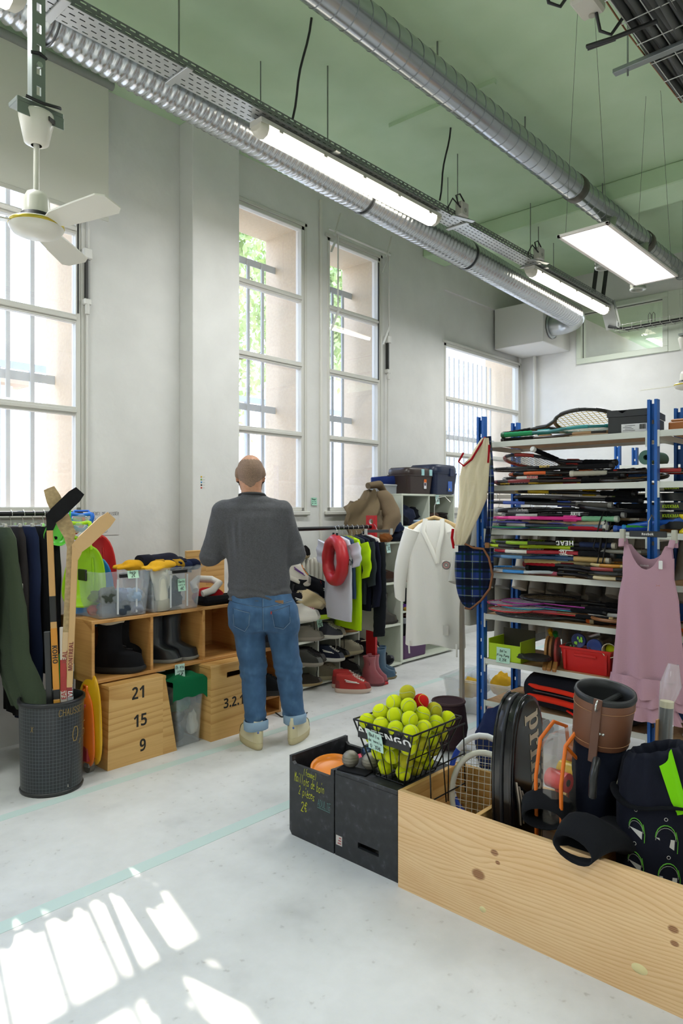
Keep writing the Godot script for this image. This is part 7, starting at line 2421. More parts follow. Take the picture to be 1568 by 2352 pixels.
	var yo := thing("diabolo", "yellow plastic diabolo standing on the third shelf", "diabolo", V(3.56, SH[2], -1.02))
	for s in [0.0, 1.0]:
		part(M.new().lathe(V(0, 0.045 if s == 0.0 else 0.05, 0), [W(0.008, 0.0), W(0.02, 0.012), W(0.042, 0.03), W(0.045, 0.042), W(0.04, 0.044), W(0.001, 0.02)], 18, Basis(Vector3.RIGHT, PI if s == 0.0 else 0.0)), "cup", mat("d8bf1c", 0.3), yo)
	# ---- fourth shelf
	y = SH[3] + 0.012
	var fourth := [
		["tennis", "black racket with pink wrapped grip at the fourth shelf's edge", "1a1a1c", "c0667a", "c8b890", "b89a6a", "d8d2c8", 3.58, 0.0, -1.88, 1, 0.03],
		["tennis", "blue and white racket under the pink grip on fourth shelf", "c8d0d8", "d0c8a8", "3a8ad0", "c8c8c0", "c8b870", 3.60, 0.004, -1.41, -1, 0.0],
		["tennis", "black racket with black grip lying over the pink one", "161719", "161617", "2a2c2e", "9a9a94", "101010", 3.57, 0.025, -1.87, 1, 0.04],
		["tennis", "dark racket with bright red grip on fourth shelf", "26262a", "b0222c", "8a2a2a", "b8b8b0", "8a1c24", 3.58, 0.045, -1.89, 1, 0.02],
		["wood", "pale wooden racket with amber rim on fourth shelf", "d8c28a", "d0b880", "c88a30", "b08a4a", "c8b078", 3.58, 0.06, -1.88, 1, 0.05],
		["tennis", "dark blue racket with tan grip and cream butt", "23426a", "bfa068", "5a86b0", "b8b8b0", "d8d0bc", 3.57, 0.088, -1.40, -1, 0.03],
		["tennis", "red racket lettered 700 with black grip", "a01c2c", "1d1d1f", "d8d4cc", "b8b8b0", "2a2a2a", 3.56, 0.118, -1.37, -1, 0.02],
		["tennis", "yellow green and black racket above the red one", "b4cc1e", "1c1c1e", "1c1c1e", "c8c8c0", "161616", 3.58, 0.145, -1.42, -1, 0.04],
		["tennis", "black racket with navy grip and cream end lettered in white", "1b1c1f", "2a3450", "8ab01e", "c8c8c0", "cfc8b4", 3.57, 0.165, -1.37, -1, 0.02],
		["tennis", "white racket slanting behind the navy grip", "b8b6a8", "a8a498", "8a887c", "c8c8c0", "2a2a2a", 3.72, 0.13, -1.86, 1, -0.08],
		["squash", "grey blue racket at the back of fourth shelf", "3a5a6a", "4a6a7a", "", "b8b8b0", "c8c8c4", 3.74, 0.10, -1.25, -1, 0.1],
		["tennis", "dark grey racket at the back of fourth shelf's pile", "2a2a2d", "2c2c2e", "6a6a6a", "b8b8b0", "222222", 3.80, 0.04, -1.30, -1, 0.0],
	]
	for e in fourth:
		t = racket(e[0], e[1], e[2], e[3], e[4], e[5], e[6], lie(e[7], y + e[8], e[9], e[10], e[11], 0.012 if e[10] == 1 else 0.008))
		if e[8] == 0.165:
			side_text(t, "HEAD", 0.024, "e8e8e4", V(3.535, y + 0.172, -1.63), true, 0.03, 1.2)
		if e[8] == 0.118:
			side_text(t, "700", 0.022, "e8e0d8", V(3.535, y + 0.122, -1.64), true)
		if e[8] == 0.145:
			side_text(t, "PRO", 0.016, "22241c", V(3.555, y + 0.15, -1.72), true, 0.0, 1.4)
	# ---- fifth shelf
	y = SH[4] + 0.008
	var fifth := [
		["badminton", "purple badminton racket with red print at the fifth shelf's end", "6a2a7c", "1c1c1e", "c83a5a", "d8ccd8", "141414", 3.58, 0.055, -1.42, -1, 0.05],
		["tennis", "black racket whose head hangs over the fifth shelf's board", "1b1b1c", "d8622a", "", "3a3a38", "161616", 3.60, 0.006, -1.34, -1, 0.10],
		["badminton", "red badminton racket with white cone on fifth shelf", "b82a2c", "1d1d1f", "", "c8b8b0", "c8a878", 3.56, 0.03, -1.38, -1, 0.12],
		["wood", "brown wooden racket with pink frayed grip", "8a5a34", "b0626a", "", "b89a6a", "d8ccc0", 3.57, 0.028, -1.88, 1, 0.06],
		["badminton", "teal badminton racket with white wrapped grip", "2a8aa0", "cfcfca", "", "c8d0d0", "2a2a2a", 3.60, 0.045, -1.33, -1, 0.10],
		["tennis", "black racket lying at the back of fifth shelf", "18181a", "1a1a1c", "3a3a3c", "8a8a84", "141414", 3.74, 0.03, -1.28, -1, 0.05],
		["tennis", "charcoal racket over the black one on fifth shelf", "262628", "232325", "4a4a4a", "8a7a5a", "141414", 3.74, 0.075, -1.30, -1, -0.03],
		["badminton", "magenta badminton racket shaft crossing the fifth shelf", "b03aa0", "1b1b1d", "", "c8b8c8", "141414", 3.62, 0.065, -1.36, -1, 0.02],
		["tennis", "orange and black gripped racket at the fifth shelf's edge", "2a2624", "2a2624", "d8622a", "b0a890", "8a7a5a", 3.555, 0.010, -1.50, 1, 0.28],
	]
	for e in fifth:
		racket(e[0], e[1], e[2], e[3], e[4], e[5], e[6], lie(e[7], y + e[8], e[9], e[10], e[11], 0.01))
	# ---- sixth shelf: ping-pong box, crates, bats
	y = SH[5]
	var pb := thing("card_box", "lime green cardboard box of ping-pong balls with a note", "box", V(3.60, y, -1.975), 0.02)
	var lime := mat("a9c814", 0.5)
	part(M.new().bx(-0.09, -0.086, 0, 0.095, -0.10, 0.10), "front_flap", lime, pb)
	part(M.new().bx(0.086, 0.09, 0, 0.16, -0.10, 0.10), "back_flap", mat("4a4438", 0.8), pb)
	part(M.new().bx(-0.09, 0.09, 0, 0.12, -0.10, -0.096), "side_flap", lime, pb)
	part(M.new().bx(-0.09, 0.09, 0, 0.12, 0.096, 0.10), "side_flap", lime, pb)
	part(M.new().bx(-0.09, 0.09, 0, 0.004, -0.10, 0.10), "base", lime, pb)
	note([["Balle", 0.16, 0.3], ["Ping-Pong", 0.16, 0.58], ["0,20€", 0.17, 0.88]], 0.085, 0.085, Transform3D(Basis(V(0, 0, 1), Vector3.UP, V(-1, 0, 0)), V(-0.0925, 0.035, -0.005)), pb, "b6dcc8")
	for e in [["black ping-pong bat handle sticking over the lime box", -0.30, 0.0], ["second black bat handle lying on the sixth shelf", -0.05, -0.012]]:
		var bt := thing("table_tennis_bat", e[0], "bat", V(3.53, y + 0.045 + e[2], -1.93 - e[1] * 0.1), -1.75 + e[1], "black bats on the sixth shelf")
		part(M.new().tube([V(0, 0, 0), V(0.11, 0.012, 0)], [0.013, 0.011], 8), "handle", mat("17181a", 0.4), bt)
		var hd := PackedVector2Array()
		for j in 20:
			hd.append(W(0.17 + 0.075 * cos(TAU * j / 20), 0.07 * sin(TAU * j / 20)))
		var hm := M.new()
		hm.X = Transform3D(Basis(Vector3.RIGHT, V(0, 0, 1), V(0, -1, 0)), V(0, 0.022, 0))
		hm.prism(hd, -0.006, 0.006)
		part(hm, "blade", mat("1a1b1c", 0.5), bt)
	for e in [["brown wooden bat standing on edge beside red crate", "8a5a30", -1.72], ["red rubber bat standing on edge beside red crate", "8c2a24", -1.69], ["tan wooden bat leaning by the red crate", "a4743c", -1.745]]:
		var bt := thing("table_tennis_bat", e[0], "bat", V(3.58, y + 0.075, e[2]), 0.25, "upright bats by the red crate")
		var hd := PackedVector2Array()
		for j in 22:
			hd.append(W(0.075 * cos(TAU * j / 22), 0.01 + 0.078 * sin(TAU * j / 22)))
		part(M.new().prism(hd, -0.006, 0.006), "blade", mat(e[1], 0.5), bt)
		part(M.new().bar(V(-0.05, -0.04, 0), V(-0.10, -0.075, 0), 0.022, 0.026, 0.004), "handle", mat("a9783e", 0.5), bt)
	for e in [["red plastic crate full of ball cans on the sixth shelf", V(3.66, y, -1.52), 0.27, 0.24, "c8201e"], ["grey plastic crate of ball cans next to the red crate", V(3.68, y, -1.23), 0.22, 0.24, "9aa2ac"]]:
		var cr := thing("storage_crate", e[0], "crate", e[1], 0.0, "crates on the sixth shelf")
		part(open_bin(e[3], e[2], 0.13, 0.004, 0.92, 0.006, 0.008), "tub", mat(e[4], 0.35), cr)
		for zz in [-0.11, 0.11]:
			part(M.new().bx(-e[3] / 2 - 0.004, -e[3] / 2 + 0.004, 0.01, 0.11, zz - 0.006, zz + 0.006), "rib", mat(e[4], 0.35), cr)
		part(M.new().bx(-e[3] / 2 - 0.005, -e[3] / 2 + 0.001, 0.085, 0.098, -0.06, 0.06, 0.002), "grip_ledge", mat(e[4], 0.35), cr)
	var cans := [["1d2a5c", V(3.55, y + 0.165, -1.56), "ball can with blue and green lid in the red crate", "8ac83a"], ["20387c", V(3.55, y + 0.145, -1.475), "ball can with plain navy lid in the red crate", ""], ["5a2420", V(3.55, y + 0.105, -1.52), "ball can with maroon lid in the red crate", ""], ["232a22", V(3.55, y + 0.115, -1.60), "dark ball can low in the red crate", "4a7a2a"], ["d8d4c0", V(3.545, y + 0.135, -1.395), "open ball can showing a yellow ball inside", ""], ["202226", V(3.56, y + 0.12, -1.29), "black lidded ball can in the grey crate", ""], ["26282c", V(3.57, y + 0.155, -1.33), "black lidded ball can above the grey crate", ""]]
	for i in cans.size():
		var e: Array = cans[i]
		var cn := thing("ball_can", e[2], "can", e[1], 0.12 * sin(i * 2.0), "ball cans on the sixth shelf")
		var ax := Basis(Vector3.BACK, -PI / 2) * Basis(Vector3.RIGHT, 0.0)
		if i == 4:
			part(M.new().lathe(Vector3.ZERO, [W(0.036, 0.2), W(0.037, 0.0), W(0.039, -0.002), W(0.034, -0.002), W(0.034, 0.2)], 20, ax), "tube", mat("c8c0a0", 0.25, 0.6), cn)
			part(M.new().ball(V(0.05, 0, 0), Vector3.ONE * 0.032, 12), "ball", fabric("c8d21e"), cn)
		else:
			part(M.new().lathe(Vector3.ZERO, [W(0.001, 0.2), W(0.036, 0.2), W(0.036, 0.012)], 20, ax), "tube", glass("c8c8b8", 0.6, 0.1) if i < 2 else mat("2a2a2a", 0.3), cn)
			part(M.new().lathe(Vector3.ZERO, [W(0.036, 0.016), W(0.039, 0.014), W(0.039, 0.0), W(0.036, -0.003), W(0.032, 0.001), W(0.001, 0.001)], 20, ax), "lid", mat(e[0], 0.35), cn)
			if e[3] != "":
				for k in 6:
					part(M.new().ball(V(-0.001, 0.016 * sin(k * 2.1), 0.018 * cos(k * 1.7)), V(0.0015, 0.009, 0.006), 8), "lid_splash", mat(e[3], 0.4), cn)
	for e in [["f0c020", V(3.72, y + 0.14, -1.79), "yellow whistle in the clear bag behind the bats"], ["2aa84a", V(3.72, y + 0.13, -1.76), "green whistle in the clear bag behind the bats"]]:
		single(M.new().tube([V(0, 0, 0), V(-0.02, 0.03, 0), V(-0.04, 0.02, 0.01)], [0.012, 0.016, 0.01], 8), "whistle", e[2], "whistle", mat(e[0], 0.35), e[1])
	# ---- seventh shelf: red and black racket bag, tub
	y = SH[6]
	var rb := thing("racket_bag", "black and orange red racket bag on the lowest shelf", "bag", V(3.66, y, -1.58))
	var sect := func(z: float, w: float, h: float) -> PackedVector3Array:
		var rr := PackedVector3Array()
		for j in 24:
			var a := TAU * j / 24
			var sq := pow(pow(absf(cos(a)), 2.6) + pow(absf(sin(a)), 2.6), -1.0 / 2.6)
			rr.append(V(cos(a) * sq * w, 0.105 + sin(a) * sq * h, z))
		return rr
	part(M.new().loft([sect.call(-0.30, 0.10, 0.05), sect.call(-0.27, 0.15, 0.08), sect.call(-0.2, 0.17, 0.10), sect.call(0.0, 0.18, 0.105), sect.call(0.3, 0.18, 0.10), sect.call(0.36, 0.14, 0.07)]), "body", fabric("1c1c22"), rb)
	for e in [[0.135, 0.022], [0.08, 0.03]]:
		var pts := []
		for i in 12:
			var z := -0.285 + i * 0.052
			pts.append(V(-0.168 - 0.008 * sin(i * 0.28) + (0.10 if i == 0 else (0.035 if i == 1 else 0.0)), e[0] + 0.02 * sin(i * 0.3) - i * 0.004, z))
		part(M.new().tube(pts, e[1], 8, true, false, 0.55), "red_panel", fabric("d8321e"), rb)
	part(M.new().tube([V(-0.182, 0.118, -0.2), V(-0.19, 0.115, 0.0), V(-0.188, 0.10, 0.28)], 0.005, 6), "zip", mat("18181a", 0.4), rb)
	part(M.new().tube([V(-0.16, 0.04, -0.02), V(-0.19, 0.02, 0.06), V(-0.2, 0.0, 0.16), V(-0.185, 0.03, 0.22), V(-0.17, 0.05, 0.3)], 0.006, 6), "red_cord", fabric("e02a1e"), rb)
	side_text(rb, "Babol", 0.03, "d8d0cc", V(3.465, y + 0.118, -1.38))
	var ct := thing("plastic_bin", "clear plastic bin of table tennis gear under the lowest shelf", "bin", V(3.72, 0.0, -1.95), 0.0)
	part(open_bin(0.28, 0.30, 0.27, 0.003, 0.92, 0.008), "tub", glass("dfe8ee", 0.16, 0.12), ct)
	for e in [["e8e4d8", V(3.69, 0.01, -1.98), "white bundle inside the clear bin below the rack"], ["c8ced4", V(3.75, 0.10, -1.90), "pale grey bundle inside the clear bin below the rack"]]:
		single(rag(V(0.18, 0.12, 0.18), 600 + int(e[1].y * 100), 0.3), "cloth_bundle", e[2], "cloth", fabric(e[0]), e[1])
	# bags and shoes at the right bay
	for e in [["flat", "b8b6ae", "d8d6d0", "e0dcd4", "3a3a3a", V(3.58, SH[6], -1.05), -1.2, "white roller shoe on the lowest shelf past the blue post"], ["sneaker", "cfcfc8", "c8c4b8", "d8d4cc", "4a4a4a", V(3.66, SH[6], -0.92), -1.3, "white skate on the lowest shelf past the blue post"], ["sneaker", "c8c8c2", "b8b4a8", "d8d4cc", "3a3a3a", V(3.58, 0.0, -0.95), -1.1, "grey white skate on the floor under the lowest shelf"]]:
		var p: Vector3 = e[5]
		shoe(e[0], e[7], e[1], e[2], e[3], e[4], at(p.x, p.y, p.z, e[6]), "skates by the blue post")
	# hanging dress
	var dr := thing("sleeveless_dress", "dusty pink sleeveless dress with frilled hem on a hanger", "dress", V(3.40, 0, 0))
	var pink := fabric("b8929f", 0.2)
	var zc := -1.155
	# rows: y, half width, depth
	var rows := [[1.22, 0.115], [1.12, 0.118], [1.02, 0.138], [0.95, 0.142], [0.85, 0.15], [0.75, 0.16], [0.66, 0.168], [0.645, 0.17]]
	var rings := []
	for row in rows:
		var rr := PackedVector3Array()
		for j in 40:
			var a := TAU * j / 40
			var wv: float = 0.008 * sin(a * 7.0 + row[0] * 2.0) * clampf((1.15 - row[0]) * 3.0, 0.1, 1.0)
			rr.append(V((0.032 + wv) * sin(a) + 0.008 * sin(cos(a) * 9.0) * (1.2 - row[0]), row[0], zc + row[1] * cos(a)))
		rings.append(rr)
	# neckline scoop on the top ring
	for j in 40:
		var a := TAU * j / 40
		var f := absf(cos(a))
		var drop: float = 0.0 if f > 0.72 else (0.115 * (1.0 - pow(f / 0.72, 2.0)) if sin(a) < 0 else 0.07 * (1.0 - pow(f / 0.72, 2.0)))
		rings[0][j].y = 1.275 - drop - (0.0 if f < 0.9 else 0.06)
		rings[0][j].z = zc + 0.118 * cos(a)
	part(M.new().loft(rings, false), "body", pink, dr)
	for e in [[0.65, 0.165, 0.56, 0.175], [0.575, 0.15, 0.52, 0.175], [0.535, 0.13, 0.455, 0.16]]:
		var fr := []
		for q in 5:
			var f := q / 4.0
			var rr := PackedVector3Array()
			for j in 64:
				var a := TAU * j / 64
				var rip := 0.014 * f * sin(a * 12.0 + e[0] * 30.0) + 0.006 * f * sin(a * 23.0)
				rr.append(V((0.038 + rip + 0.012 * f) * sin(a), lerpf(e[0], e[2], f) + 0.008 * f * sin(a * 5.0), zc - 0.01 + (lerpf(e[1], e[3], f) + rip * 0.6) * cos(a)))
			fr.append(rr)
		part(M.new().loft(fr, false), "frill", pink, dr)
	for e in [[-1.0, -0.035], [1.0, -0.035], [-1.0, 0.03], [1.0, 0.03]]:
		var s: float = e[0]
		part(M.new().tube([V(e[1], 1.265, zc + s * 0.112), V(e[1] * 0.6, 1.30, zc + s * 0.116)], 0.014, 8, true, false, 0.4), "strap", pink, dr)
	part(M.new().bx(-0.040, -0.034, 1.165, 1.205, zc + 0.06, zc + 0.078, 0.003), "tag", mat("e6e4e2", 0.4), dr)
	lettering("Reebok", 0.008, mat("d8cdd0", 0.6), dr, Transform3D(Basis(V(0, 0, 1), Vector3.UP, V(-1, 0, 0)), V(0.012, 1.175, zc - 0.02)), true, "neck_print")
	lettering("><", 0.012, mat("b5766a", 0.6), dr, Transform3D(Basis(V(0, 0, 1), Vector3.UP, V(-1, 0, 0)), V(-0.046, 1.09, zc + 0.06)), true, "chest_logo")
	var hg := thing("clip_hanger", "charcoal clip hanger lettered in white holding the pink dress", "hanger", V(3.40, 1.325, zc))
	part(M.new().bx(-0.006, 0.006, -0.014, 0.014, -0.085, 0.085, 0.002), "bar", mat("26282b", 0.4), hg)
	for s in [-1.0, 1.0]:
		part(M.new().bx(-0.014, 0.014, -0.04, 0.022, s * 0.118 - 0.011, s * 0.118 + 0.011, 0.003), "clip", mat("b9b8a8", 0.35), hg)
		for yy in [-0.008, 0.008]:
			part(M.new().cyl(V(0, yy, s * 0.085), V(0, yy, s * 0.11), 0.0015, 5), "slide_wire", mat("c8c6be", 0.25, 0.8), hg)
	part(M.new().tube([V(0, 0.012, 0), V(0.01, 0.06, 0), V(0.05, 0.09, 0), V(0.085, 0.07, 0)], 0.002, 6), "hook", mat("c8b890", 0.25, 0.8), hg)
	lettering("Reebok", 0.011, mat("dcdcda", 0.5), hg, Transform3D(Basis(V(0, 0, 1), Vector3.UP, V(-1, 0, 0)), V(-0.0068, 0, 0)), true, "hanger_print")
	# cream and tartan dog coat on the rack's corner post
	build_tartan()
	# floor under the rack: backpack, mesh bag, tub
	var bp := thing("backpack", "navy backpack slumped on the floor under the shelves", "bag", V(3.48, 0.0, -1.98))
	part(rag(V(0.22, 0.32, 0.26), 651, 0.25, 28), "body", fabric("20294a"), bp)
	part(M.new().tube([V(-0.02, 0.26, 0.08), V(-0.10, 0.22, 0.11), V(-0.13, 0.12, 0.10), V(-0.10, 0.04, 0.1)], 0.02, 8, true, false, 0.4), "strap", fabric("17181c"), bp)
	part(M.new().tube([V(-0.11, 0.2, 0.04), V(-0.13, 0.1, 0.05), V(-0.10, 0.02, 0.06)], 0.004, 6), "piping", mat("3a9ad0", 0.5), bp)
	var mb := thing("mesh_sack", "dark mesh sack of balls hanging near the steel post", "bag", V(3.50, 0.02, -2.34))
	var mr := []
	for e in [[0.0, 0.06], [0.03, 0.10], [0.12, 0.115], [0.24, 0.10], [0.275, 0.09]]:
		mr.append(M.circ(V(0, e[0], 0), V(e[1], 0, 0), V(0, 0, e[1]), 20))
	part(M.new().loft(mr), "mesh_skin", fabric("38282c"), mb)
	part(M.new().tube(range(20).map(func(j): return V(0.095 * cos(TAU * j / 20.0), 0.275, 0.095 * sin(TAU * j / 20.0))), 0.008, 6, false, true), "hem", fabric("4a3a3c"), mb)
	var tub := thing("plastic_bin", "wide clear tub of yellow straps on the floor by the steel post", "bin", V(4.42, 0.0, -2.62), 0.1)
	part(open_bin(0.44, 0.50, 0.24, 0.004, 0.88, 0.02), "tub", glass("e6ecef", 0.22, 0.15), tub)
	for e in [["d8a82c", V(4.45, 0.12, -2.52), V(0.18, 0.14, 0.14), "yellow strap bundle in the wide clear tub"], ["e2b640", V(4.32, 0.1, -2.7), V(0.16, 0.12, 0.14), "amber strap roll in the wide clear tub"], ["d6dde4", V(4.48, 0.1, -2.74), V(0.2, 0.14, 0.18), "white mesh roll in the wide clear tub"], ["c85a3a", V(4.30, 0.02, -2.56), V(0.14, 0.08, 0.14), "orange strap in the wide clear tub"]]:
		single(rag(e[2], 660 + int(e[1].x * 50), 0.35), "strap_bundle", e[3], "strap", fabric(e[0]), e[1], 0.4)

func build_tartan() -> void:
	var img := Image.create(256, 256, false, Image.FORMAT_RGB8)
	img.fill(Color("24356e"))
	for i in 4:
		var o := i * 64
		for e in [[o + 8, 22, Color(0.06, 0.07, 0.10, 0.75)], [o + 36, 8, Color(0.05, 0.16, 0.12, 0.7)]]:
			var band := Image.create(256, 256, false, Image.FORMAT_RGBA8)
			band.fill(e[2])
			img.convert(Image.FORMAT_RGBA8)
			img.blend_rect(band, Rect2i(0, 0, e[1], 256), Vector2i(e[0], 0))
			img.blend_rect(band, Rect2i(0, 0, 256, e[1]), Vector2i(0, e[0]))
		img.fill_rect(Rect2i(o + 2, 0, 2, 256), Color("8f9a84"))
		img.fill_rect(Rect2i(0, o + 2, 256, 2), Color("8f9a84"))
	var tm := fabric("ffffff", 0.1).duplicate()
	tm.albedo_texture = ImageTexture.create_from_image(img)
	tm.uv1_scale = Vector3.ONE * 2.6
	var t := thing("pet_coat", "cream and blue tartan dog coat hung on the rack's corner post", "pet coat", V(3.40, 0, -2.10), 0.35)
	var cream := fabric("e0d3b4", 0.2)
	# cream lining hanging in a twisted fold below its neck loop
	var rings := []
	var prof := [[1.84, 0.012, 0.02, 0.06], [1.79, 0.014, 0.04, 0.045], [1.73, 0.018, 0.06, 0.03], [1.69, 0.024, 0.078, 0.008], [1.62, 0.026, 0.084, -0.002], [1.50, 0.03, 0.078, -0.008], [1.42, 0.03, 0.066, -0.03], [1.33, 0.026, 0.052, -0.06], [1.24, 0.018, 0.032, -0.085]]
	for i in prof.size():
		var e: Array = prof[i]
		var rr := PackedVector3Array()
		for j in 28:
			var a := TAU * j / 28
			rr.append(V(e[1] * cos(a) * (1.0 + 0.5 * sin(sin(a) * 9.0 + e[0] * 14.0)), e[0], e[3] + e[2] * sin(a)))
		rings.append(rr)
	part(M.new().loft(rings), "lining", cream, t)
	part(M.new().tube([V(0.0, 1.845, 0.06), V(-0.02, 1.79, 0.03), V(-0.03, 1.72, -0.01), V(-0.025, 1.685, -0.055), V(-0.02, 1.71, -0.085), V(-0.01, 1.76, -0.06)], 0.006, 6), "red_piping", fabric("9c1c24"), t)
	part(M.new().tube([V(-0.01, 1.80, 0.085), V(-0.01, 1.74, 0.082), V(-0.015, 1.70, 0.08)], 0.006, 6), "red_piping", fabric("9c1c24"), t)
	part(M.new().tube([V(-0.03, 1.33, -0.115), V(-0.035, 1.28, -0.12), V(-0.03, 1.22, -0.11)], 0.008, 6), "red_tie", fabric("a8161e"), t)
	part(M.new().bx(-0.035, -0.03, 1.20, 1.235, -0.11, -0.085), "white_label", mat("d8d6d0", 0.6), t)
	# tartan body folded in two lobes
	var lob := func(c: Vector3, w: float, h: float, bulge: float, lean: float) -> M:
		var m := M.new()
		var rr := []
		for i in 13:
			var f := i / 12.0
			var hw := w * sqrt(maxf(0.02, 1.0 - pow(absf(f * 2.0 - 1.0), 2.6)))
			if f > 0.5: hw = maxf(hw, w * (1.0 - 0.45 * (f - 0.5)))
			var ring := PackedVector3Array()
			for j in 20:
				var a := TAU * j / 20
				ring.append(c + V(bulge * cos(a) * (0.4 + hw / w), -h / 2 + f * h, hw * sin(a) + lean * (f - 0.5)))
			rr.append(ring)
		return m.loft(rr)
	part(lob.call(V(-0.012, 1.055, -0.035), 0.072, 0.36, 0.016, -0.03), "tartan_flap", tm, t)
	part(lob.call(V(0.0, 1.065, 0.02), 0.082, 0.32, 0.02, 0.05), "tartan_flap", tm, t)
	part(M.new().tube([V(-0.02, 1.245, -0.05), V(-0.025, 1.225, 0.0), V(-0.02, 1.22, 0.055), V(-0.02, 1.17, 0.085), V(-0.02, 1.08, 0.105), V(-0.02, 1.0, 0.09), V(-0.02, 0.93, 0.04), V(-0.02, 0.88, -0.02), V(-0.02, 0.885, -0.05)], 0.007, 6), "leather_binding", mat("7a4a26", 0.5), t)
	part(M.new().tube([V(0.02, 1.85, 0.075), V(0.0, 1.6, 0.095), V(0.0, 1.4, 0.09), V(0.0, 1.24, 0.07)], 0.016, 8, true, false, 0.3), "tartan_strap", tm, t)
	part(M.new().bx(-0.012, 0.012, 1.215, 1.255, 0.06, 0.085, 0.004), "leather_loop", mat("8a5a2a", 0.5), t)

# ---------------------------------------------------------------- row of boxes: chalkboard box, black box with ball basket, pine box with bags
func face_west(p: Vector3, tilt := 0.0) -> Transform3D:
	return Transform3D(Basis(V(0, 0, 1), Vector3.UP, V(-1, 0, 0)) * Basis(Vector3.BACK, tilt), p)

func scrawl(text: String, s: float, w: float, hex: String, parent: Node, xf: Transform3D, sx := 1.0, called := "handwriting") -> void:
	var q := part(writing(text, s, w, 0.12, 0.08), called, mat(hex, 0.7), parent)
	q.transform = xf * Transform3D(Basis.from_scale(V(sx, 1, 1)), Vector3.ZERO)

func build_box_row() -> void:
	var blk := tri_mat(noise_tex(512, 0.02, [[0.0, "1f2023"], [0.6, "27282b"], [0.82, "303135"], [1.0, "5a5b5e"]], 91, false, 0, FastNoiseLite.TYPE_SIMPLEX, 5), 1.6, 0.45)
	var xf := func(z: float, y: float, lift := 0.0015) -> Vector3: return V(2.13 - lift, y, z)
	# open box with chalk writing
	var a := thing("chalk_box", "open black wooden box with yellow handwriting on its front", "box")
	var fp := PackedVector2Array([W(-2.265, 0.02), W(-2.25, 0.0), W(-1.995, 0.0), W(-1.995, 0.35), W(-2.012, 0.35), W(-2.015, 0.325), W(-2.03, 0.315), W(-2.235, 0.315), W(-2.248, 0.325), W(-2.25, 0.35), W(-2.265, 0.35)])
	var m := M.new()
	m.X = Transform3D(Basis(V(0, 0, 1), Vector3.UP, V(-1, 0, 0)), Vector3.ZERO)
	m.prism(fp, -2.148, -2.13)
	part(m, "front_board", blk, a)
	m = M.new()
	m.X = Transform3D(Basis(V(0, 0, 1), Vector3.UP, V(-1, 0, 0)), Vector3.ZERO)
	m.prism(fp, -2.50, -2.482)
	part(m, "back_board", blk, a)
	part(M.new().bx(2.148, 2.482, 0.012, 0.35, -2.265, -2.249, 0.001), "side_board", blk, a)
	part(M.new().bx(2.148, 2.482, 0.012, 0.35, -2.011, -1.995, 0.001), "side_board", blk, a)
	part(M.new().bx(2.148, 2.482, 0.012, 0.028, -2.249, -2.011), "base_board", blk, a)
	scrawl("(femme)", 0.03, 0.0025, "c8cc2a", a, face_west(xf.call(-2.175, 0.283), -0.05), 0.62)
	scrawl("Maillots de bain", 0.04, 0.003, "d2d62a", a, face_west(xf.call(-2.232, 0.245), -0.06), 0.46)
	scrawl("2 pièces", 0.036, 0.003, "d2d62a", a, face_west(xf.call(-2.205, 0.195), -0.04), 0.55)
	scrawl("ADULTE", 0.03, 0.002, "5c8a84", a, face_west(xf.call(-2.09, 0.175), -0.04), 0.7)
	part(M.new().box(Vector3.ZERO, V(0.075, 0.002, 0.0004)), "underline", mat("5c8a84", 0.7), a).transform = face_west(xf.call(-2.055, 0.166, 0.0005), -0.04)
	scrawl("2€", 0.04, 0.0032, "d2d62a", a, face_west(xf.call(-2.19, 0.125)), 0.8)
	# things in the open box
	single(rag(V(0.30, 0.26, 0.22), 701, 0.1), "swimwear_pile", "dark red swimwear bundle inside the chalk box", "swimwear", fabric("2a0d10"), V(2.32, 0.03, -2.13))
	var fb := thing("frisbee", "orange frisbee lying in the chalk box", "frisbee", V(2.235, 0.292, -2.105))
	fb.rotation = V(0.10, 0, 0.18)
	part(M.new().lathe(Vector3.ZERO, [W(0.001, 0.0), W(0.07, 0.0), W(0.088, 0.008), W(0.094, 0.026), W(0.090, 0.028), W(0.084, 0.012), W(0.068, 0.004), W(0.001, 0.004)], 32), "disc", mat("f08a14", 0.35), fb)
	for e in [["d8385a", V(2.39, 0.30, -2.07), 0.033, "pink ball in the chalk box"], ["ef7a58", V(2.36, 0.293, -2.035), 0.03, "coral ball beside the pink one in the chalk box"]]:
		single(M.new().ball(Vector3.ZERO, Vector3.ONE * e[2], 16), "toy_ball", e[3], "ball", mat(e[0], 0.4), e[1])
	# closed black box
	var b := thing("black_box", "closed black wooden box under the tennis ball basket", "box")
	part(M.new().bx(2.13, 2.50, 0.337, 0.355, -1.988, -1.658, 0.0015), "lid_board", blk, b)
	m = M.new()
	m.bx(2.13, 2.148, 0.0, 0.068, -1.988, -1.658)
	m.bx(2.13, 2.148, 0.092, 0.337, -1.988, -1.658)
	m.bx(2.13, 2.148, 0.068, 0.092, -1.988, -1.862)
	m.bx(2.13, 2.148, 0.068, 0.092, -1.752, -1.658)
	part(m, "front_board", blk, b)
	part(M.new().bx(2.148, 2.50, 0.0, 0.337, -1.988, -1.97), "side_board", blk, b)
	part(M.new().bx(2.148, 2.50, 0.0, 0.337, -1.676, -1.658), "side_board", blk, b)
	part(M.new().bx(2.482, 2.50, 0.0, 0.337, -1.97, -1.676), "back_board", blk, b)
	part(M.new().bx(2.1292, 2.1298, 0.045, 0.085, -1.982, -1.948), "sticker", mat("c8c0ba", 0.6), b)
	for k in 3:
		part(M.new().bx(2.1285, 2.1292, 0.052 + k * 0.011, 0.056 + k * 0.011, -1.972 + 0.004 * k, -1.953), "sticker_print", mat("b0484a", 0.6), b)
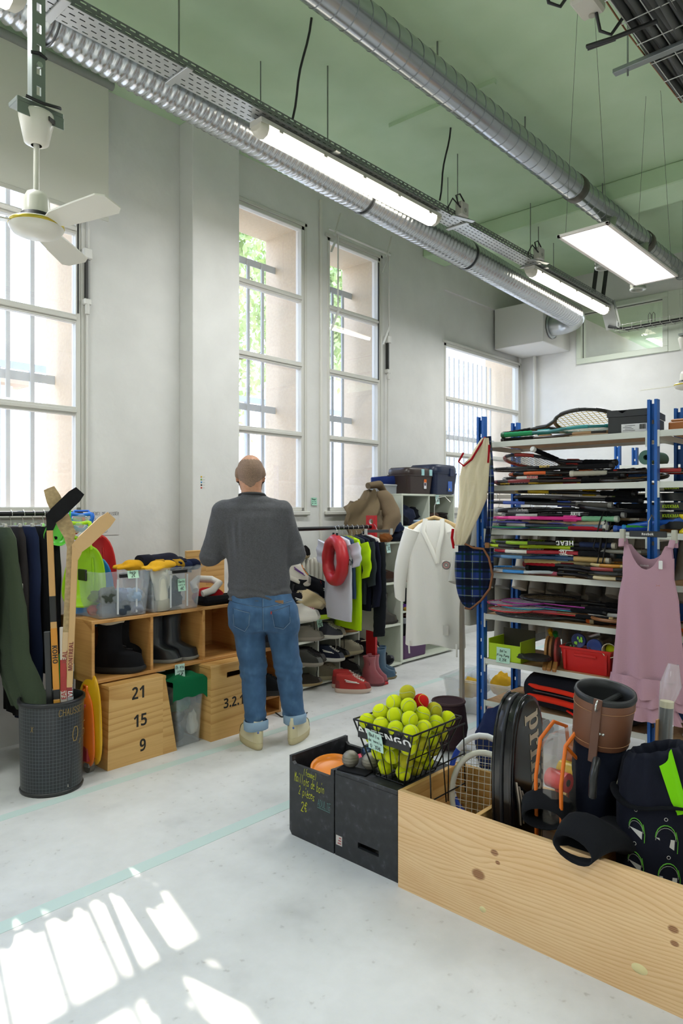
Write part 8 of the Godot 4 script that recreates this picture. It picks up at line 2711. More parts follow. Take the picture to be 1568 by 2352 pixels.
	# boules
	for e in [["8a8478", V(2.19, 0.391, -1.955), "dull grey boule on the black box"], ["8f897c", V(2.225, 0.391, -1.875), "second grey boule beside the ball basket"]]:
		var bo := thing("boule", e[2], "boule", e[1], 0.0, "boules on the black box")
		part(M.new().ball(Vector3.ZERO, Vector3.ONE * 0.036, 18), "body", mat(e[0], 0.45, 0.4), bo)
		for k in [-0.012, 0.0, 0.012]:
			part(M.new().tube(range(24).map(func(j): return V(sqrt(0.036 * 0.036 - k * k) * cos(TAU * j / 24.0), k, sqrt(0.036 * 0.036 - k * k) * sin(TAU * j / 24.0))), 0.0008, 4, false, true), "groove", mat("5c574c", 0.5, 0.4), bo)
	single(M.new().ball(Vector3.ZERO, V(0.048, 0.036, 0.048), 18), "toy_ball", "dark blue shiny ball behind the grey boules", "ball", mat("16304a", 0.2, 0.3), V(2.31, 0.392, -1.94))
	single(M.new().bx(-0.03, 0.03, 0, 0.006, -0.07, 0.07, 0.002), "boule_pouch", "flat black net pouch under the boules", "pouch", fabric("1c1c1e"), V(2.17, 0.3555, -1.915), 0.2)
	# wire basket
	var w := thing("ball_basket", "black wire basket with a white lettered band full of tennis balls", "basket")
	var wm := mat("141416", 0.35, 0.3)
	var lo := [V(2.185, 0.362, -1.815), V(2.185, 0.362, -1.668), V(2.395, 0.362, -1.668), V(2.395, 0.362, -1.815)]
	var hi := [V(2.085, 0.605, -1.845), V(2.075, 0.605, -1.545), V(2.405, 0.605, -1.545), V(2.405, 0.605, -1.845)]
	var at_h := func(i: int, f: float, h: float) -> Vector3:
		var p: Vector3 = lo[i].lerp(lo[(i + 1) % 4], f)
		var q: Vector3 = hi[i].lerp(hi[(i + 1) % 4], f)
		return p.lerp(q, h)
	var wi := M.new()
	for i in 4:
		for h in [0.0, 0.5, 1.0] if i != 0 else [0.0, 1.0]:
			wi.cyl(at_h.call(i, 0.0, h), at_h.call(i, 1.0, h), 0.0035 if h != 0.5 else 0.0022, 6)
		var n := 5 if i % 2 == 0 else 6
		for k in n:
			var f := float(k) / n
			wi.cyl(at_h.call(i, f, 0.0), at_h.call(i, f, 1.0), 0.0035 if k == 0 else 0.0022, 6)
	for k in 5:
		wi.cyl(at_h.call(0, k / 4.0, 0.0), at_h.call(2, 1.0 - k / 4.0, 0.0), 0.0022, 5)
	part(wi, "wire_cage", wm, w)
	var d0: Vector3 = (at_h.call(0, 0.98, 0.98) - at_h.call(0, 0.02, 0.98)).normalized()
	var up: Vector3 = (at_h.call(0, 0.5, 0.98) - at_h.call(0, 0.5, 0.70)).normalized()
	var bp := M.new()
	bp.bar(at_h.call(0, 0.02, 0.84), at_h.call(0, 0.98, 0.84), 0.003, 0.066)
	part(bp, "name_band", mat("17171a", 0.4), w)
	var nb := d0.cross(up).normalized()
	var tc: Vector3 = at_h.call(0, 0.52, 0.84) + nb * 0.004
	lettering("ARTENGO", 0.034, mat("e6e6e6", 0.5), w, frame_to(d0, up, tc), true, "band_lettering", false, 1.25)
	note([["Balle", 0.2, 0.32], ["de tennis", 0.17, 0.6], ["0,30€", 0.2, 0.92]], 0.075, 0.085, frame_to(d0.rotated(nb, -0.12), up, at_h.call(0, 0.40, 0.78) + nb * 0.02), w, "bfe0d4")
	# folded handle legs hanging over the pine box
	var lg := M.new()
	for e in [[0.24, 0.0], [0.48, 0.02], [0.64, -0.02], [0.95, 0.0]]:
		var p: Vector3 = hi[1].lerp(hi[2], e[0]) + V(0, -0.02, 0.018)
		lg.cyl(p, p + V(e[1], -0.27, 0.01), 0.0028, 6)
	for hh in [-0.02, -0.14, -0.26]:
		lg.cyl(hi[1] + V(0.08, hh, 0.022), hi[2] + V(-0.01, hh, 0.022), 0.0028, 6)
	part(lg, "folding_legs", wm, w)
	# balls
	var bm := M.new().ball(Vector3.ZERO, Vector3.ONE * 0.0325, 14).done()
	var sp := []
	for j in 40:
		var t := TAU * j / 40
		sp.append(V(0.75 * cos(t) + 0.25 * cos(3.0 * t), 0.75 * sin(t) - 0.25 * sin(3.0 * t), 2.0 * sqrt(0.1875) * sin(2.0 * t)).normalized() * 0.0325)
	var sm := M.new().tube(sp, 0.0012, 4, false, true).done()
	rng.seed = 77
	var nball := 0
	var spots := []
	for L in 4:
		var y := 0.398 + L * 0.066
		var h := clampf((y - 0.362) / 0.243, 0.0, 1.0)
		var x0 := lerpf(2.185, 2.08, h) + 0.038
		var x1 := lerpf(2.395, 2.405, h) - 0.038
		var z0 := lerpf(-1.815, -1.845, h) + 0.038
		var z1 := lerpf(-1.668, -1.545, h) - 0.038
		var nx := int((x1 - x0) / 0.066) + 1
		var nz := int((z1 - z0) / 0.066) + 1
		# above the rim each layer nests in the hollows of the one below
		for nest in (4 if L == 3 else 1):
			for i in nx - nest:
				for j in nz - nest:
					if L < 3 and i > 0 and i < nx - 1 and j > 0 and j < nz - 1: continue
					spots.append([x0 + (x1 - x0) * (i + nest * 0.5) / (nx - 1), y + 0.036 * nest, z0 + (z1 - z0) * (j + nest * 0.5) / (nz - 1), L + nest])
	for s in spots:
		var L: int = s[3]
		var px: float = s[0]
		var y: float = s[1]
		var pz: float = s[2]
		var two := L == 5 and px > 2.27 and pz > -1.69
		var worn := nball % 5 == 3
		var tb := thing("tennis_ball", "red and yellow tennis ball near the basket's top" if two else ("dusty faded tennis ball in the wire basket" if worn else "bright yellow tennis ball heaped above the basket rim" if L > 3 else "bright yellow tennis ball between the basket wires"), "ball", V(px, y, pz), 0.0, "tennis balls in the basket")
		tb.rotation = V(rng.randf() * TAU, rng.randf() * TAU, rng.randf() * TAU)
		part(bm, "felt", fabric("c4231f" if two else ("b3ae2c" if worn else ["cfdc1a", "d6e022", "c6d41c"][nball % 3]), 0.5), tb)
		part(sm, "seam", mat("b9bf8a" if not two else "d8d23a", 0.7), tb)
		nball += 1
	# pine box
	var p := thing("pine_box", "long pine box with partitions holding bags and rackets", "box")
	m = M.new()
	m.sheet(func(u: float, v: float): return V(2.11, 0.37 * (1.0 - v), -1.64 + u * 1.76), 2, 1, -1)
	m.bx(2.1103, 2.13, 0.0, 0.37, -1.64, 0.12)
	part(m, "front_board", m_pine, p)
	var inner := m_ply
	part(M.new().bx(2.13, 2.50, 0.0, 0.37, -1.64, -1.62, 0.001), "end_board", inner, p)
	part(M.new().bx(2.13, 2.50, 0.0, 0.37, 0.10, 0.12, 0.001), "end_board", inner, p)
	part(M.new().bx(2.50, 2.52, 0.0, 0.37, -1.64, 0.12, 0.001), "back_board", inner, p)
	part(M.new().bx(2.13, 2.50, 0.0, 0.02, -1.62, 0.10), "base_board", inner, p)
	for z in [-1.345, -0.905, -0.35]:
		part(M.new().bx(2.13, 2.50, 0.02, 0.335, z - 0.009, z + 0.009, 0.001), "partition", inner, p)
	for e in [[-1.27, 0.058, 0.013, 0.010], [-0.741, 0.088, 0.024, 0.015]]:
		part(M.new().lathe(V(2.1098, e[1], e[0]), [W(e[2], -0.0002), W(e[2] * 0.97, 0.0006), W(0.0005, 0.0006)], 18, Basis(Vector3.BACK, PI / 2), 1, W(e[3] / e[2], 1.0)), "knot_plug", mat("e2d39a", 0.5), p)
	# rackets standing in the first compartment
	var stand := func(x: float, z: float, y: float, yaw: float, lean: float) -> Transform3D:
		return Transform3D(Basis(Vector3.UP, yaw) * Basis(Vector3.BACK, lean), V(x, y, z))
	racket("tennis", "blue and white racket standing head up in the pine box", "2a4ec0", "1c1c1e", "dcdcdc", "9a8a5c", "141414", stand.call(2.40, -1.46, -0.17, 0.45, 1.32), "rackets standing in the pine box")
	racket("tennis", "white racket with loose strings standing in the pine box", "d8d6ca", "d0ccc0", "", "d8d6cc", "c8c4b8", stand.call(2.30, -1.40, -0.185, 0.25, 1.45), "rackets standing in the pine box")
	# glossy racket bag
	var rb := thing("racket_bag", "glossy black racket bag with cream lettering and stripes in the pine box", "bag", V(2.315, 0.02, -1.25), 0.0)
	rb.rotation.z = -0.02
	var vinyl := mat("121214", 0.16)
	var outl := func(k: float, z: float) -> PackedVector3Array:
		var r := PackedVector3Array()
		for j in 36:
			var t := TAU * j / 36
			var x := cos(t)
			var y := sin(t)
			var sq := pow(pow(absf(x), 2.5) + pow(absf(y), 2.5), -1.0 / 2.5)
			r.append(V(x * sq * (0.118 + 0.02 * y) * k, 0.375 + y * sq * 0.37 * (k * 0.5 + 0.5), z))
		return r
	part(M.new().loft([outl.call(0.9, -0.045), outl.call(0.98, -0.042), outl.call(1.0, -0.032), outl.call(1.0, 0.032), outl.call(0.98, 0.042), outl.call(0.9, 0.045)]), "body", vinyl, rb)
	var zp := []
	for j in 22:
		var t := PI * 0.52 + PI * 0.86 * j / 21.0
		var sq := pow(pow(absf(cos(t)), 2.5) + pow(absf(sin(t)), 2.5), -1.0 / 2.5)
		zp.append(V(cos(t) * sq * (0.12 + 0.02 * sin(t)), 0.375 + sin(t) * sq * 0.372, 0.0))
	part(M.new().tube(zp, 0.007, 6), "zip", mat("26272a", 0.4, 0.3), rb)
	part(M.new().tube(zp.map(func(q): return q + V(0.004, 0, 0.034)), 0.006, 6), "piping", vinyl, rb)
	part(M.new().tube(zp.map(func(q): return q + V(0.004, 0, -0.034)), 0.006, 6), "piping", vinyl, rb)
	lettering("prince", 0.085, mat("b9ab94", 0.5), rb, frame_to(V(0.12, -1, 0), V(1, 0.12, 0), V(0.05, 0.50, 0.0462)), true, "lettering", true, 1.0)
	for e in [[0.30, 0.46, 4], [0.06, 0.27, 5]]:
		for k in e[2]:
			var x: float = -0.085 + k * 0.02
			part(M.new().tube([V(x + 0.02, e[0], 0.0455), V(x + 0.008, (e[0] + e[1]) / 2, 0.0458), V(x - 0.015, e[1] - k * 0.02, 0.0455)], 0.006, 5, true, false, 0.25), "stripe", mat("cdbfae", 0.5), rb)
	part(M.new().ball(V(-0.055, 0.10, 0.043), V(0.03, 0.06, 0.006), 12), "emblem", mat("c9c9b4", 0.5), rb)
	# clear bag with orange piping and plastic mallets
	var cb := thing("clear_bag", "clear plastic bag with orange piping holding toy mallets", "bag", V(2.31, 0.27, -1.06), -0.15)
	cb.scale = V(1.3, 1.27, 1.1)
	part(M.new().bx(-0.085, 0.085, 0.0, 0.32, -0.045, 0.045, 0.03), "clear_skin", glass("e8e0d4", 0.1, 0.06), cb)
	var orng := mat("e2701a", 0.5)
	for z in [-0.045, 0.045]:
		part(M.new().tube([V(-0.075, 0.0, z), V(-0.08, 0.2, z), V(-0.06, 0.30, z), V(0.0, 0.335, z), V(0.06, 0.31, z), V(0.08, 0.2, z), V(0.075, 0.0, z)], 0.006, 6), "piping", orng, cb)
	part(M.new().tube([V(-0.06, 0.30, 0.046), V(-0.01, 0.255, 0.05), V(0.05, 0.285, 0.046)], 0.005, 6), "piping", orng, cb)
	part(M.new().bx(0.03, 0.072, 0.01, 0.28, -0.03, 0.03, 0.01), "orange_panel", glass("d8741e", 0.7, 0.2), cb)
	part(M.new().tube([V(-0.08, 0.06, 0.04), V(-0.11, 0.04, 0.05), V(-0.10, -0.04, 0.05)], 0.012, 6, true, false, 0.4), "strap", orng, cb)
	for e in [["c81e26", -0.035, 0.205, "red toy mallet inside the clear bag"], ["e8c21c", 0.02, 0.215, "yellow headed toy mallet inside the clear bag"]]:
		var ml := thing("toy_mallet", e[3], "mallet", cb.transform * V(e[1], 0, 0.0), -0.15, "toy mallets in the clear bag")
		ml.scale = Vector3.ONE * 1.2
		part(M.new().cyl(V(-0.0, e[2], -0.03), V(0, e[2], 0.032), 0.027, 16), "head", mat(e[0], 0.3), ml)
		part(M.new().cyl(V(0, e[2], 0.032), V(0, e[2], 0.0335), 0.010, 12), "head_centre", mat("2a2622", 0.5), ml)
		part(M.new().cyl(V(0.0, e[2] - 0.025, 0.0), V(0.02, 0.0, 0.0), 0.010, 10), "handle", mat("d8361e", 0.3), ml)
	# golf bag
	var gb := thing("golf_bag", "navy golf bag with a brown leather collar leaning in the pine box", "bag", V(2.40, 0.03, -1.04))
	var ax := (V(2.33, 0.83, -0.93) - V(2.40, 0.03, -1.04)).normalized()
	var q := Basis(Quaternion(Vector3.UP, ax))
	part(M.new().lathe(Vector3.ZERO, [W(0.001, 0.0), W(0.085, 0.0), W(0.092, 0.3), W(0.098, 0.64)], 26, q, 1, W(0.87, 0.87)), "body", fabric("161a26"), gb)
	part(M.new().lathe(Vector3.ZERO, [W(0.100, 0.635), W(0.105, 0.64), W(0.113, 0.79), W(0.112, 0.80)], 32, q, 1, W(0.87, 0.87)), "leather_collar", mat("6e4630", 0.5), gb)
	part(M.new().lathe(Vector3.ZERO, [W(0.112, 0.795), W(0.116, 0.805), W(0.112, 0.818), W(0.102, 0.815), W(0.098, 0.79), W(0.088, 0.5), W(0.001, 0.5)], 32, q, 1, W(0.87, 0.87)), "padded_rim", mat("1f2021", 0.5), gb)
	for yy in [0.655, 0.77]:
		part(M.new().tube(range(40).map(func(j): return q * V((0.0928 + (yy - 0.655) * 0.053) * cos(TAU * j / 40.0), yy, (0.0928 + (yy - 0.655) * 0.053) * sin(TAU * j / 40.0))), 0.001, 4, false, true), "stitching", mat("a87a52", 0.6), gb)
	part(M.new().bar(q * V(-0.095, 0.78, 0), q * V(0.095, 0.78, 0.02), 0.02, 0.015, 0.004), "divider_bar", fabric("2c2d2c"), gb)
	var sd := V(-0.9, 0, 0.15).normalized()
	part(M.new().bar(q * (sd * 0.099 + V(0, 0.60, 0)), q * (sd * 0.104 + V(0, 0.82, 0)), 0.028, 0.006, 0.001), "strap_tab", mat("5c3a28", 0.5), gb)
	part(M.new().tube(range(16).map(func(j): return q * (sd * (0.114 + 0.018 * cos(TAU * j / 16.0)) + V(0.0, 0.80 + 0.018 * sin(TAU * j / 16.0), 0.0))), 0.003, 6, false, true), "ring", mat("c8c8c4", 0.25, 0.9), gb)
	for s in [0.3, 0.42]:
		part(M.new().ball(q * (V(-cos(s), 0, sin(s)) * 0.094 + V(0, 0.70, 0)), Vector3.ONE * 0.006, 10), "rivet", mat("b9b9b4", 0.25, 0.9), gb)
	part(M.new().tube([q * V(-0.1, 0.60, 0.03), q * V(-0.15, 0.64, 0.05), q * V(-0.19, 0.60, 0.06), q * V(-0.18, 0.53, 0.06)], 0.013, 8), "handle", mat("1a1b1c", 0.4), gb)
	part(M.new().tube(range(18).map(func(j): return q * V(-0.03 + 0.03 * cos(TAU * j / 18.0), 0.53 + 0.03 * sin(TAU * j / 18.0), 0.09)), 0.002, 5, false, true), "ring", mat("8a8470", 0.3, 0.8), gb)
	# neoprene covers draped over the edge
	for e in [["black neoprene sleeve lying over the box edge", V(2.18, 0.395, -1.08), 0.03, 0.085, 0.35], ["black neoprene sleeve drooping in front of the tent bag", V(2.10, 0.415, -0.93), -0.05, 0.095, -0.25]]:
		var nv := thing("neoprene_cover", e[0], "cover", e[1], e[4], "neoprene covers in the pine box")
		var rings := []
		for k in 10:
			var f := k / 9.0
			var rr: float = e[3] * (0.8 + 0.25 * sin(f * 2.6))
			var ring := PackedVector3Array()
			for j in 20:
				var t := TAU * j / 20
				var sqz := 0.52 + 0.1 * sin(f * 7.0)
				ring.append(V(-0.02 + 0.22 * f, e[2] * (1.0 - f) * 0.6 + rr * sqz * sin(t) + 0.03 * sin(f * 5.0), rr * cos(t) + 0.02 * f))
			rings.append(ring)
		for ins in [[0.9, 0.004], [0.86, 0.1]]:
			var ring := PackedVector3Array()
			var c0 := Vector3.ZERO
			for v in rings[9]: c0 += v / 20.0
			var base: PackedVector3Array = rings[0] if rings.size() < 0 else rings[0]
			var cc := Vector3.ZERO
			for v in base: cc += v / 20.0
			for v in base: ring.append(cc + (v - cc) * ins[0] + V(ins[1], 0, 0))
			rings.insert(0, ring)
		part(M.new().loft(rings, true), "sleeve", fabric("1b1c1f"), nv)
	# wrapped roll in clear film
	var wr := thing("film_wrapped_roll", "black roll wrapped in clear film standing in the pine box", "roll", V(2.52, 0.05, -0.83))
	part(M.new().cyl(V(0, 0, 0), V(0.05, 0.70, 0.02), 0.022, 14), "roll", mat("2b2d2f", 0.5), wr)
	part(M.new().cyl(V(0.05, 0.70, 0.02), V(0.0515, 0.722, 0.0206), 0.023, 14), "end_ring", mat("c9c09c", 0.5), wr)
	part(M.new().tube([V(0.03, 0.4, 0.012), V(0.052, 0.72, 0.02), V(0.066, 0.78, 0.03), V(0.075, 0.85, 0.035)], [0.026, 0.026, 0.036, 0.018], 12), "film", glass("e8ecec", 0.14, 0.05), wr)
	part(M.new().bar(V(-0.03, 0.0, -0.01), V(0.02, 0.66, 0.0), 0.004, 0.03), "kraft_strip", mat("b98a58", 0.7), wr)
	# tent bag
	var tb := thing("tent_bag", "black drawstring tent bag printed with green and white diagrams", "bag", V(2.33, 0.03, -0.765))
	var tr := []
	for e in [[0.0, 0.09, 0.09], [0.03, 0.115, 0.11], [0.2, 0.122, 0.12], [0.48, 0.122, 0.12], [0.56, 0.115, 0.11], [0.63, 0.10, 0.095], [0.655, 0.085, 0.08], [0.63, 0.07, 0.065], [0.55, 0.06, 0.055]]:
		var ring := PackedVector3Array()
		for j in 48:
			var t := TAU * j / 48
			var pl: float = 1.0 + 0.07 * clampf((e[0] - 0.48) * 8.0, 0.0, 1.0) * sin(t * 13.0)
			ring.append(V(e[1] * pl * cos(t), e[0] + 0.02 * sin(t) * (e[0] / 0.5), e[2] * pl * sin(t)))
		tr.append(ring)
	part(M.new().loft(tr, true, 1, 1), "sack", fabric("1a1c26"), tb)
	part(M.new().tube(range(40).map(func(j): return V(0.125 * cos(TAU * j / 40.0), 0.50 + 0.01 * sin(j * 0.5), 0.122 * sin(TAU * j / 40.0))), 0.018, 6, false, true, 0.25), "strap", fabric("141518"), tb)
	var fl := M.new()
	fl.sheet(func(u: float, v: float): return V(-0.088, 0, 0.08) + V(0.676, 0, 0.737) * (-0.045 + 0.045 * u + 0.05 * v) + V(0, 0.635 - 0.15 * v + 0.05 * u * (1.0 - 0.6 * v), 0.008 * sin(u * 5.0)), 8, 8)
	part(fl, "green_flap", fabric("7fd818"), tb)
	var gi := mat("5aa82e", 0.6)
	var gw := mat("c4c2bc", 0.6)
	for e in [[-0.10, 0.255, 0.8], [0.02, 0.245, 1.0], [-0.105, 0.15, 0.8], [0.03, 0.13, 1.0]]:
		var th: float = 2.72 - e[0] * 6.0
		var on := func(u: float, v: float) -> Vector3:
			var t: float = th - u / 0.125
			return V(0.124 * cos(t), e[1] + 0.17 + v, 0.122 * sin(t))
		var arc := []
		for j in 10:
			var s: float = PI * j / 9.0
			arc.append(on.call(-0.03 * cos(s) * e[2], 0.04 * sin(s) * e[2]))
		part(M.new().tube(arc, 0.0018, 4), "print_arc", gi, tb)
		part(M.new().tube(arc.map(func(v): return v + V(0, -0.008, 0)), 0.0012, 4), "print_arc", mat("8a8a84", 0.6), tb)
		var tri := M.new()
		tri.tri(on.call(-0.03 * e[2], 0.0), on.call(0.026 * e[2], -0.004), on.call(0.024 * e[2], -0.035 * e[2]))
		part(tri, "print_panel", gw, tb)
		part(M.new().tube(range(12).map(func(j): return on.call(0.005 * cos(TAU * j / 12.0), 0.058 + 0.005 * sin(TAU * j / 12.0))), 0.0009, 4, false, true), "print_number_ring", gw, tb)
		part(M.new().tube([on.call(0.03 * e[2], 0.02), on.call(0.036 * e[2], -0.01), on.call(0.034 * e[2], -0.045 * e[2])], 0.0012, 4), "print_line", gi, tb)
	# parcels at the frame's edge
	single(rag(V(0.18, 0.30, 0.22), 741, 0.25), "denim_bag", "dark denim bag beyond the tent bag in the pine box", "bag", fabric("232b40"), V(2.40, 0.03, -0.48))
	single(rag(V(0.12, 0.12, 0.14), 742, 0.2), "straw_pouch", "straw coloured pouch on the denim bag", "pouch", fabric("b09468"), V(2.42, 0.33, -0.50))
	single(M.new().tube([V(0, 0, 0), V(0.05, 0.006, 0.0), V(0.09, 0.0, 0.01)], [0.006, 0.012, 0.008], 8), "blue_clip", "small blue plastic clip on the floor behind the pine box", "clip", mat("1f6ad0", 0.35), V(2.86, 0.012, -1.72))

# ---------------------------------------------------------------- judo jacket on its rail, clothes and shelving behind the rackets
const HOOK := [Vector3(0, -0.08, 0), Vector3(0, -0.035, 0.021), Vector3(0, 0.02, 0.021), Vector3(0, 0.027, 0), Vector3(0, 0.02, -0.021), Vector3(0, -0.012, -0.021)]

func build_gi_and_behind() -> void:
	# steel rail running away behind the racket shelving
	var st := mat("a39d92", 0.35, 0.7)
	var r := thing("steel_rail", "square steel clothes rail carrying judo jackets", "clothes rail")
	for e in [[4.16, -2.67], [4.16, -0.7]]:
		part(M.new().bx(e[0] - 0.014, e[0] + 0.014, 0.0, 1.54, e[1] - 0.014, e[1] + 0.014, 0.002), "post", st, r)
		part(M.new().bx(e[0] - 0.04, e[0] + 0.04, 0.0, 0.012, e[1] - 0.014, e[1] + 0.014, 0.002), "foot", st, r)
	part(M.new().bx(4.146, 4.174, 1.51, 1.538, -2.66, -0.7, 0.002), "rail", st, r)
	# jacket facing the aisle
	var g := thing("judo_jacket", "white judo jacket with a round badge on a wooden hanger", "jacket", V(4.10, 0, -2.86), 0.35)
	var w := fabric("efece4", 0.25)
	var rows := [[1.36, 0.06, 0.03], [1.33, 0.12, 0.04], [1.26, 0.19, 0.05], [1.18, 0.205, 0.055], [1.0, 0.205, 0.055], [0.8, 0.21, 0.06], [0.6, 0.215, 0.065], [0.47, 0.22, 0.065]]
	var rings := []
	for i in rows.size():
		var e: Array = rows[i]
		var ring := PackedVector3Array()
		for j in 44:
			var t := TAU * j / 44
			var fo: float = 0.018 * sin(t * 6.0 + e[0] * 4.0) * clampf((1.3 - e[0]) * 3.0, 0.0, 1.0)
			ring.append(V(0.02 * (1.3 - e[0]) + (e[2] + fo) * sin(t), e[0] + (0.015 * sin(t * 3.0) if i == 7 else 0.0), e[1] * cos(t)))
		rings.append(ring)
	part(M.new().loft(rings, false), "body", w, g)
	for s in [-1.0, 1.0]:
		var sl := []
		for k in 7:
			var f := k / 6.0
			sl.append(M.circ(V(0.0, 1.29 - f * 0.5, s * (0.15 + 0.11 * sin(f * 1.8))), V(0.055, 0, 0), V(0, 0.02, s * (0.07 - 0.006 * k)), 16))
		part(M.new().loft(sl), "sleeve", w, g)
		part(M.new().tube([V(-0.02, 1.37, s * 0.06), V(-0.052, 1.28, s * 0.07), V(-0.068, 1.17, s * 0.03 + 0.02), V(-0.07, 1.06, 0.04)], 0.018, 6, true, false, 0.4), "lapel", fabric("efece2"), g)
		part(M.new().tube([V(-0.05, 0.5, s * 0.17), V(-0.055, 0.46, s * 0.172), V(-0.05, 0.41, s * 0.17)], 0.007, 5, true, false, 0.4), "side_tie", w, g)
	part(M.new().bx(-0.079, -0.074, 1.02, 1.08, 0.075, 0.135, 0.004), "badge", mat("e4e0da", 0.6), g)
	for e in [[0.022, "b02a2e"], [0.012, "26262a"], [0.031, "26262a"]]:
		part(M.new().tube(range(16).map(func(j): return V(-0.0805, 1.05 + e[0] * 0.9 * sin(TAU * j / 16.0), 0.105 + e[0] * 0.9 * cos(TAU * j / 16.0))), 0.002, 4, false, true), "badge_ring", mat(e[1], 0.6), g)
	part(M.new().bx(-0.074, -0.072, 0.56, 0.63, 0.08, 0.12), "care_label", mat("cfccc4", 0.7), g)
	lettering("NO", 0.06, mat("4a4c48", 0.7), g, Transform3D(Basis(V(0, 0, 1), Vector3.UP, V(-1, 0, 0)), V(0.035, 1.20, 0.05)), true, "back_print")
	var hg := thing("wooden_hanger", "pale wooden hanger inside the white judo jacket", "hanger", V(4.10, 1.36, -2.86), 0.35)
	part(M.new().tube([V(0, -0.06, -0.19), V(0, -0.01, -0.09), V(0, 0.02, 0), V(0, -0.01, 0.09), V(0, -0.06, 0.19)], 0.011, 8, true, false, 1.4), "arms", mat("d2b27c", 0.45), hg)
	part(M.new().cyl(V(0, -0.065, -0.17), V(0, -0.065, 0.17), 0.005, 8), "trouser_bar", mat("d2b27c", 0.45), hg)
	part(M.new().tube([V(0, 0.02, 0), V(0, 0.10, 0.0), V(0.02, 0.16, 0.02), V(0.06, 0.17, 0.06), V(0.06, 0.13, 0.10)], 0.0025, 6), "hook", mat("c8c6be", 0.25, 0.8), hg)
	# jackets hung in a row behind the racket shelving
	rng.seed = 3
	for i in 13:
		var z := -2.50 + i * 0.115
		var hx: String = ["b9b6ac", "8f8e88", "a5a298", "7d7c78", "c4c0b4"][i % 5]
		var t := thing("judo_jacket", ["cream", "ash grey", "stone grey", "dark grey", "off-white"][i % 5] + " judo jacket, number %s along the steel rail" % ["one", "two", "three", "four", "five", "six", "seven", "eight", "nine", "ten", "eleven", "twelve", "thirteen"][i], "jacket", V(4.16, 1.524, z), PI / 2, "judo jackets behind the racket shelving")
		part(hanging([[-0.07, 0.05, 0.0, 0.015], [-0.10, 0.19, 0.0, 0.025], [-0.2, 0.21, 0.0, 0.035], [-0.6, 0.22, 0.0, 0.038], [-0.85 - 0.03 * (i % 4), 0.22, 0.0, 0.038]], 800 + i, 0.009), "body", fabric(hx), t)
		for s in [-1.0, 1.0]:
			var sl := []
			for k in 5:
				sl.append(M.circ(V(0.01 * k, -0.13 - k * 0.11, s * (0.20 + 0.02 * k)), V(0.04, 0, 0), V(0, 0.02, s * 0.06), 10))
			part(M.new().loft(sl), "sleeve", fabric(hx), t)
		part(M.new().tube(HOOK, 0.002, 5), "hook", mat("c8c6be", 0.25, 0.8), t)
	# far rail of bright sportswear along the end wall
	var fr := thing("clothes_rail", "long steel rail of bright sportswear near the end wall", "clothes rail")
	part(M.new().cyl(V(6.9, 1.53, -3.0), V(6.9, 1.53, 0.6), 0.013, 10), "rail", st, fr)
	for z in [-3.0, 0.6]:
		part(M.new().cyl(V(6.9, 0.0, z), V(6.9, 1.53, z), 0.013, 10), "post", st, fr)
	var cols := ["d8d8d4", "c4c8cc", "5ab0d0", "e8e4e0", "b0563a", "26305c", "2c2c6a", "8a2440", "d02a6a", "e0408c", "c82a5c", "4a2a6c", "e8e0f0", "7a3a9c", "2a3a6c", "d0d4dc", "343a48", "b8bcc4", "e090a8", "2c2e34", "a8acb4", "d8688c", "3c4050", "c8ccd2"]
	var cn := ["white", "pale grey", "sky blue", "ivory", "rust", "navy", "indigo", "burgundy", "crimson pink", "hot pink", "raspberry", "plum", "lilac white", "violet", "denim blue", "silver", "slate", "light grey", "blush", "charcoal", "mid grey", "rose", "graphite", "cloud grey"]
	for i in cols.size():
		var z := -2.3 + i * 0.1
		var t := thing("sports_top", "%s sports top on the far rail" % cn[i], "sports top", V(6.9, 1.53, z), PI / 2, "sports tops on the far rail")
		part(hanging([[-0.07, 0.05, 0.0, 0.012], [-0.10, 0.18, 0.0, 0.02], [-0.3, 0.2, 0.0, 0.03], [-0.65, 0.2, 0.0, 0.03]], 850 + i, 0.01, 20), "body", fabric(cols[i]), t)
		part(M.new().tube(HOOK, 0.002, 5), "hook", mat("c8c6be", 0.25, 0.8), t)
	# second blue shelving with rolled mats
	var s2 := thing("blue_shelving", "second blue post shelving with rolled mats against the end wall", "shelving")
	var bm := mat("1c5cab", 0.35, 0.1)
	var wm := mat("cfd1c8", 0.4)
	for z in [-2.25, -1.25]:
		for x in [5.9, 6.3]:
			blue_post(x, z, s2, bm, 1.98)
	for y in [1.80, 1.0, 0.45]:
		shelf_board(y, -2.22, -1.28, 5.88, 6.32, s2, wm, mat("b08a60", 0.7))
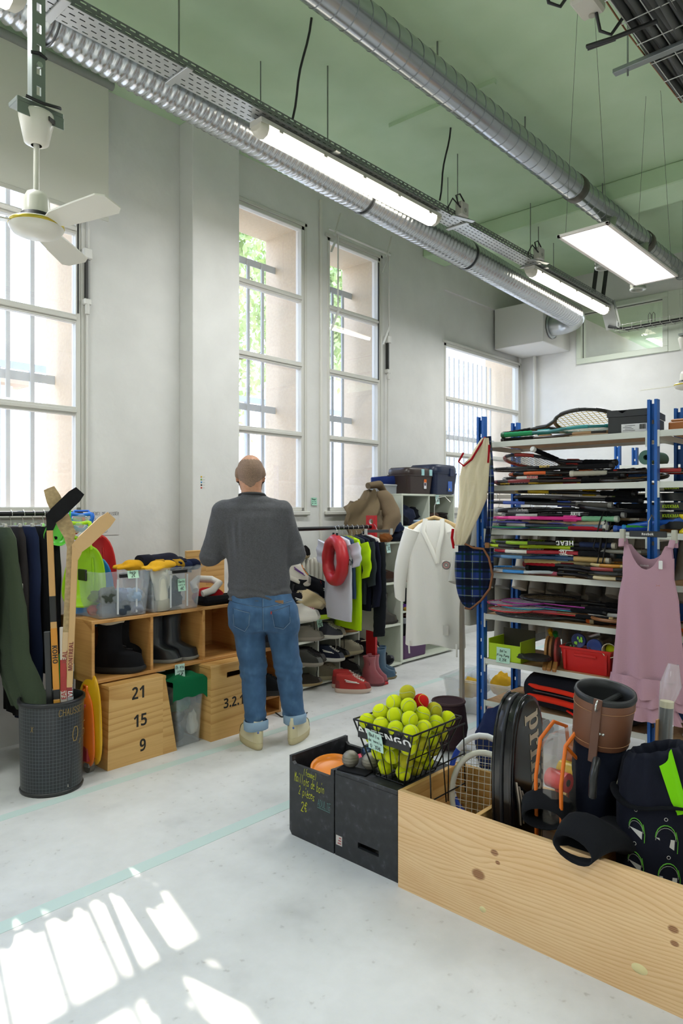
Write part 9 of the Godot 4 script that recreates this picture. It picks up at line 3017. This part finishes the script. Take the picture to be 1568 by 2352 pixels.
	for e in [["3a5a4e", -2.02, "green exercise mat rolled on the second shelving"], ["7a726c", -1.72, "taupe exercise mat rolled on the second shelving"], ["1f4a3c", -1.44, "dark green exercise mat rolled on the second shelving"]]:
		var mt := thing("exercise_mat", e[2], "mat", V(5.90, 1.80 + 0.062, e[1]), 0.0, "rolled mats on the second shelving")
		var sp := []
		for k in 54:
			var t := k * 0.42
			sp.append(W((0.018 + t * 0.00185) * cos(t), (0.018 + t * 0.00185) * sin(t)))
		var mm := M.new()
		mm.sheet(func(u: float, v: float):
			var q: Vector2 = sp[int(u * 53.0)]
			return V(v * 0.38, q.y, q.x), 53, 1)
		mm.lathe(Vector3.ZERO, [W(0.060, 0.0), W(0.061, -0.38)], 22, Basis(Vector3.BACK, PI / 2))
		mm.lathe(Vector3.ZERO, [W(0.022, -0.001), W(0.060, -0.001)], 22, Basis(Vector3.BACK, PI / 2))
		part(mm, "roll", mat(e[0], 0.8), mt)
	# grey cushions on a low stack beyond the padel bats
	for i in 6:
		single(rag(V(0.30, 0.24, 0.26), 870 + i, 0.15), "padded_vest", "%s padded vest on the rail beyond the padel bats" % ["light grey", "taupe", "stone", "warm grey", "ash", "greige"][i], "vest", fabric(["8c8a88", "837c74", "94908a", "7d7772", "8a8580", "7a746c"][i]), V(5.1, 1.23, -1.75 + i * 0.24), i * 0.3, "padded vests on the far table")
	var tb := thing("trestle_table", "plain wooden table carrying padded vests behind the rack", "table", V(5.1, 0, -1.15))
	part(M.new().bx(-0.25, 0.25, 1.205, 1.23, -0.85, 0.85, 0.003), "table_top", mat("b89a70", 0.6), tb)
	for e in [[-0.2, -0.8], [0.2, -0.8], [-0.2, 0.8], [0.2, 0.8]]:
		part(M.new().bx(e[0] - 0.02, e[0] + 0.02, 0, 1.205, e[1] - 0.02, e[1] + 0.02, 0.002), "leg", mat("a88a60", 0.6), tb)
	# wall socket bracket
	var so := thing("wall_bracket", "small black square bracket fixed on the end wall", "bracket", V(XB - 0.012, 1.66, -1.62))
	part(M.new().bx(-0.008, 0.012, -0.08, 0.08, -0.08, 0.08, 0.004), "plate", mat("2a2c2e", 0.5), so)
	for e in [[-0.06, -0.06], [0.06, -0.06], [-0.06, 0.06], [0.06, 0.06]]:
		part(M.new().cyl(V(-0.012, e[0], e[1]), V(-0.008, e[0], e[1]), 0.012, 8), "screw", mat("b8b8b4", 0.4, 0.5), so)
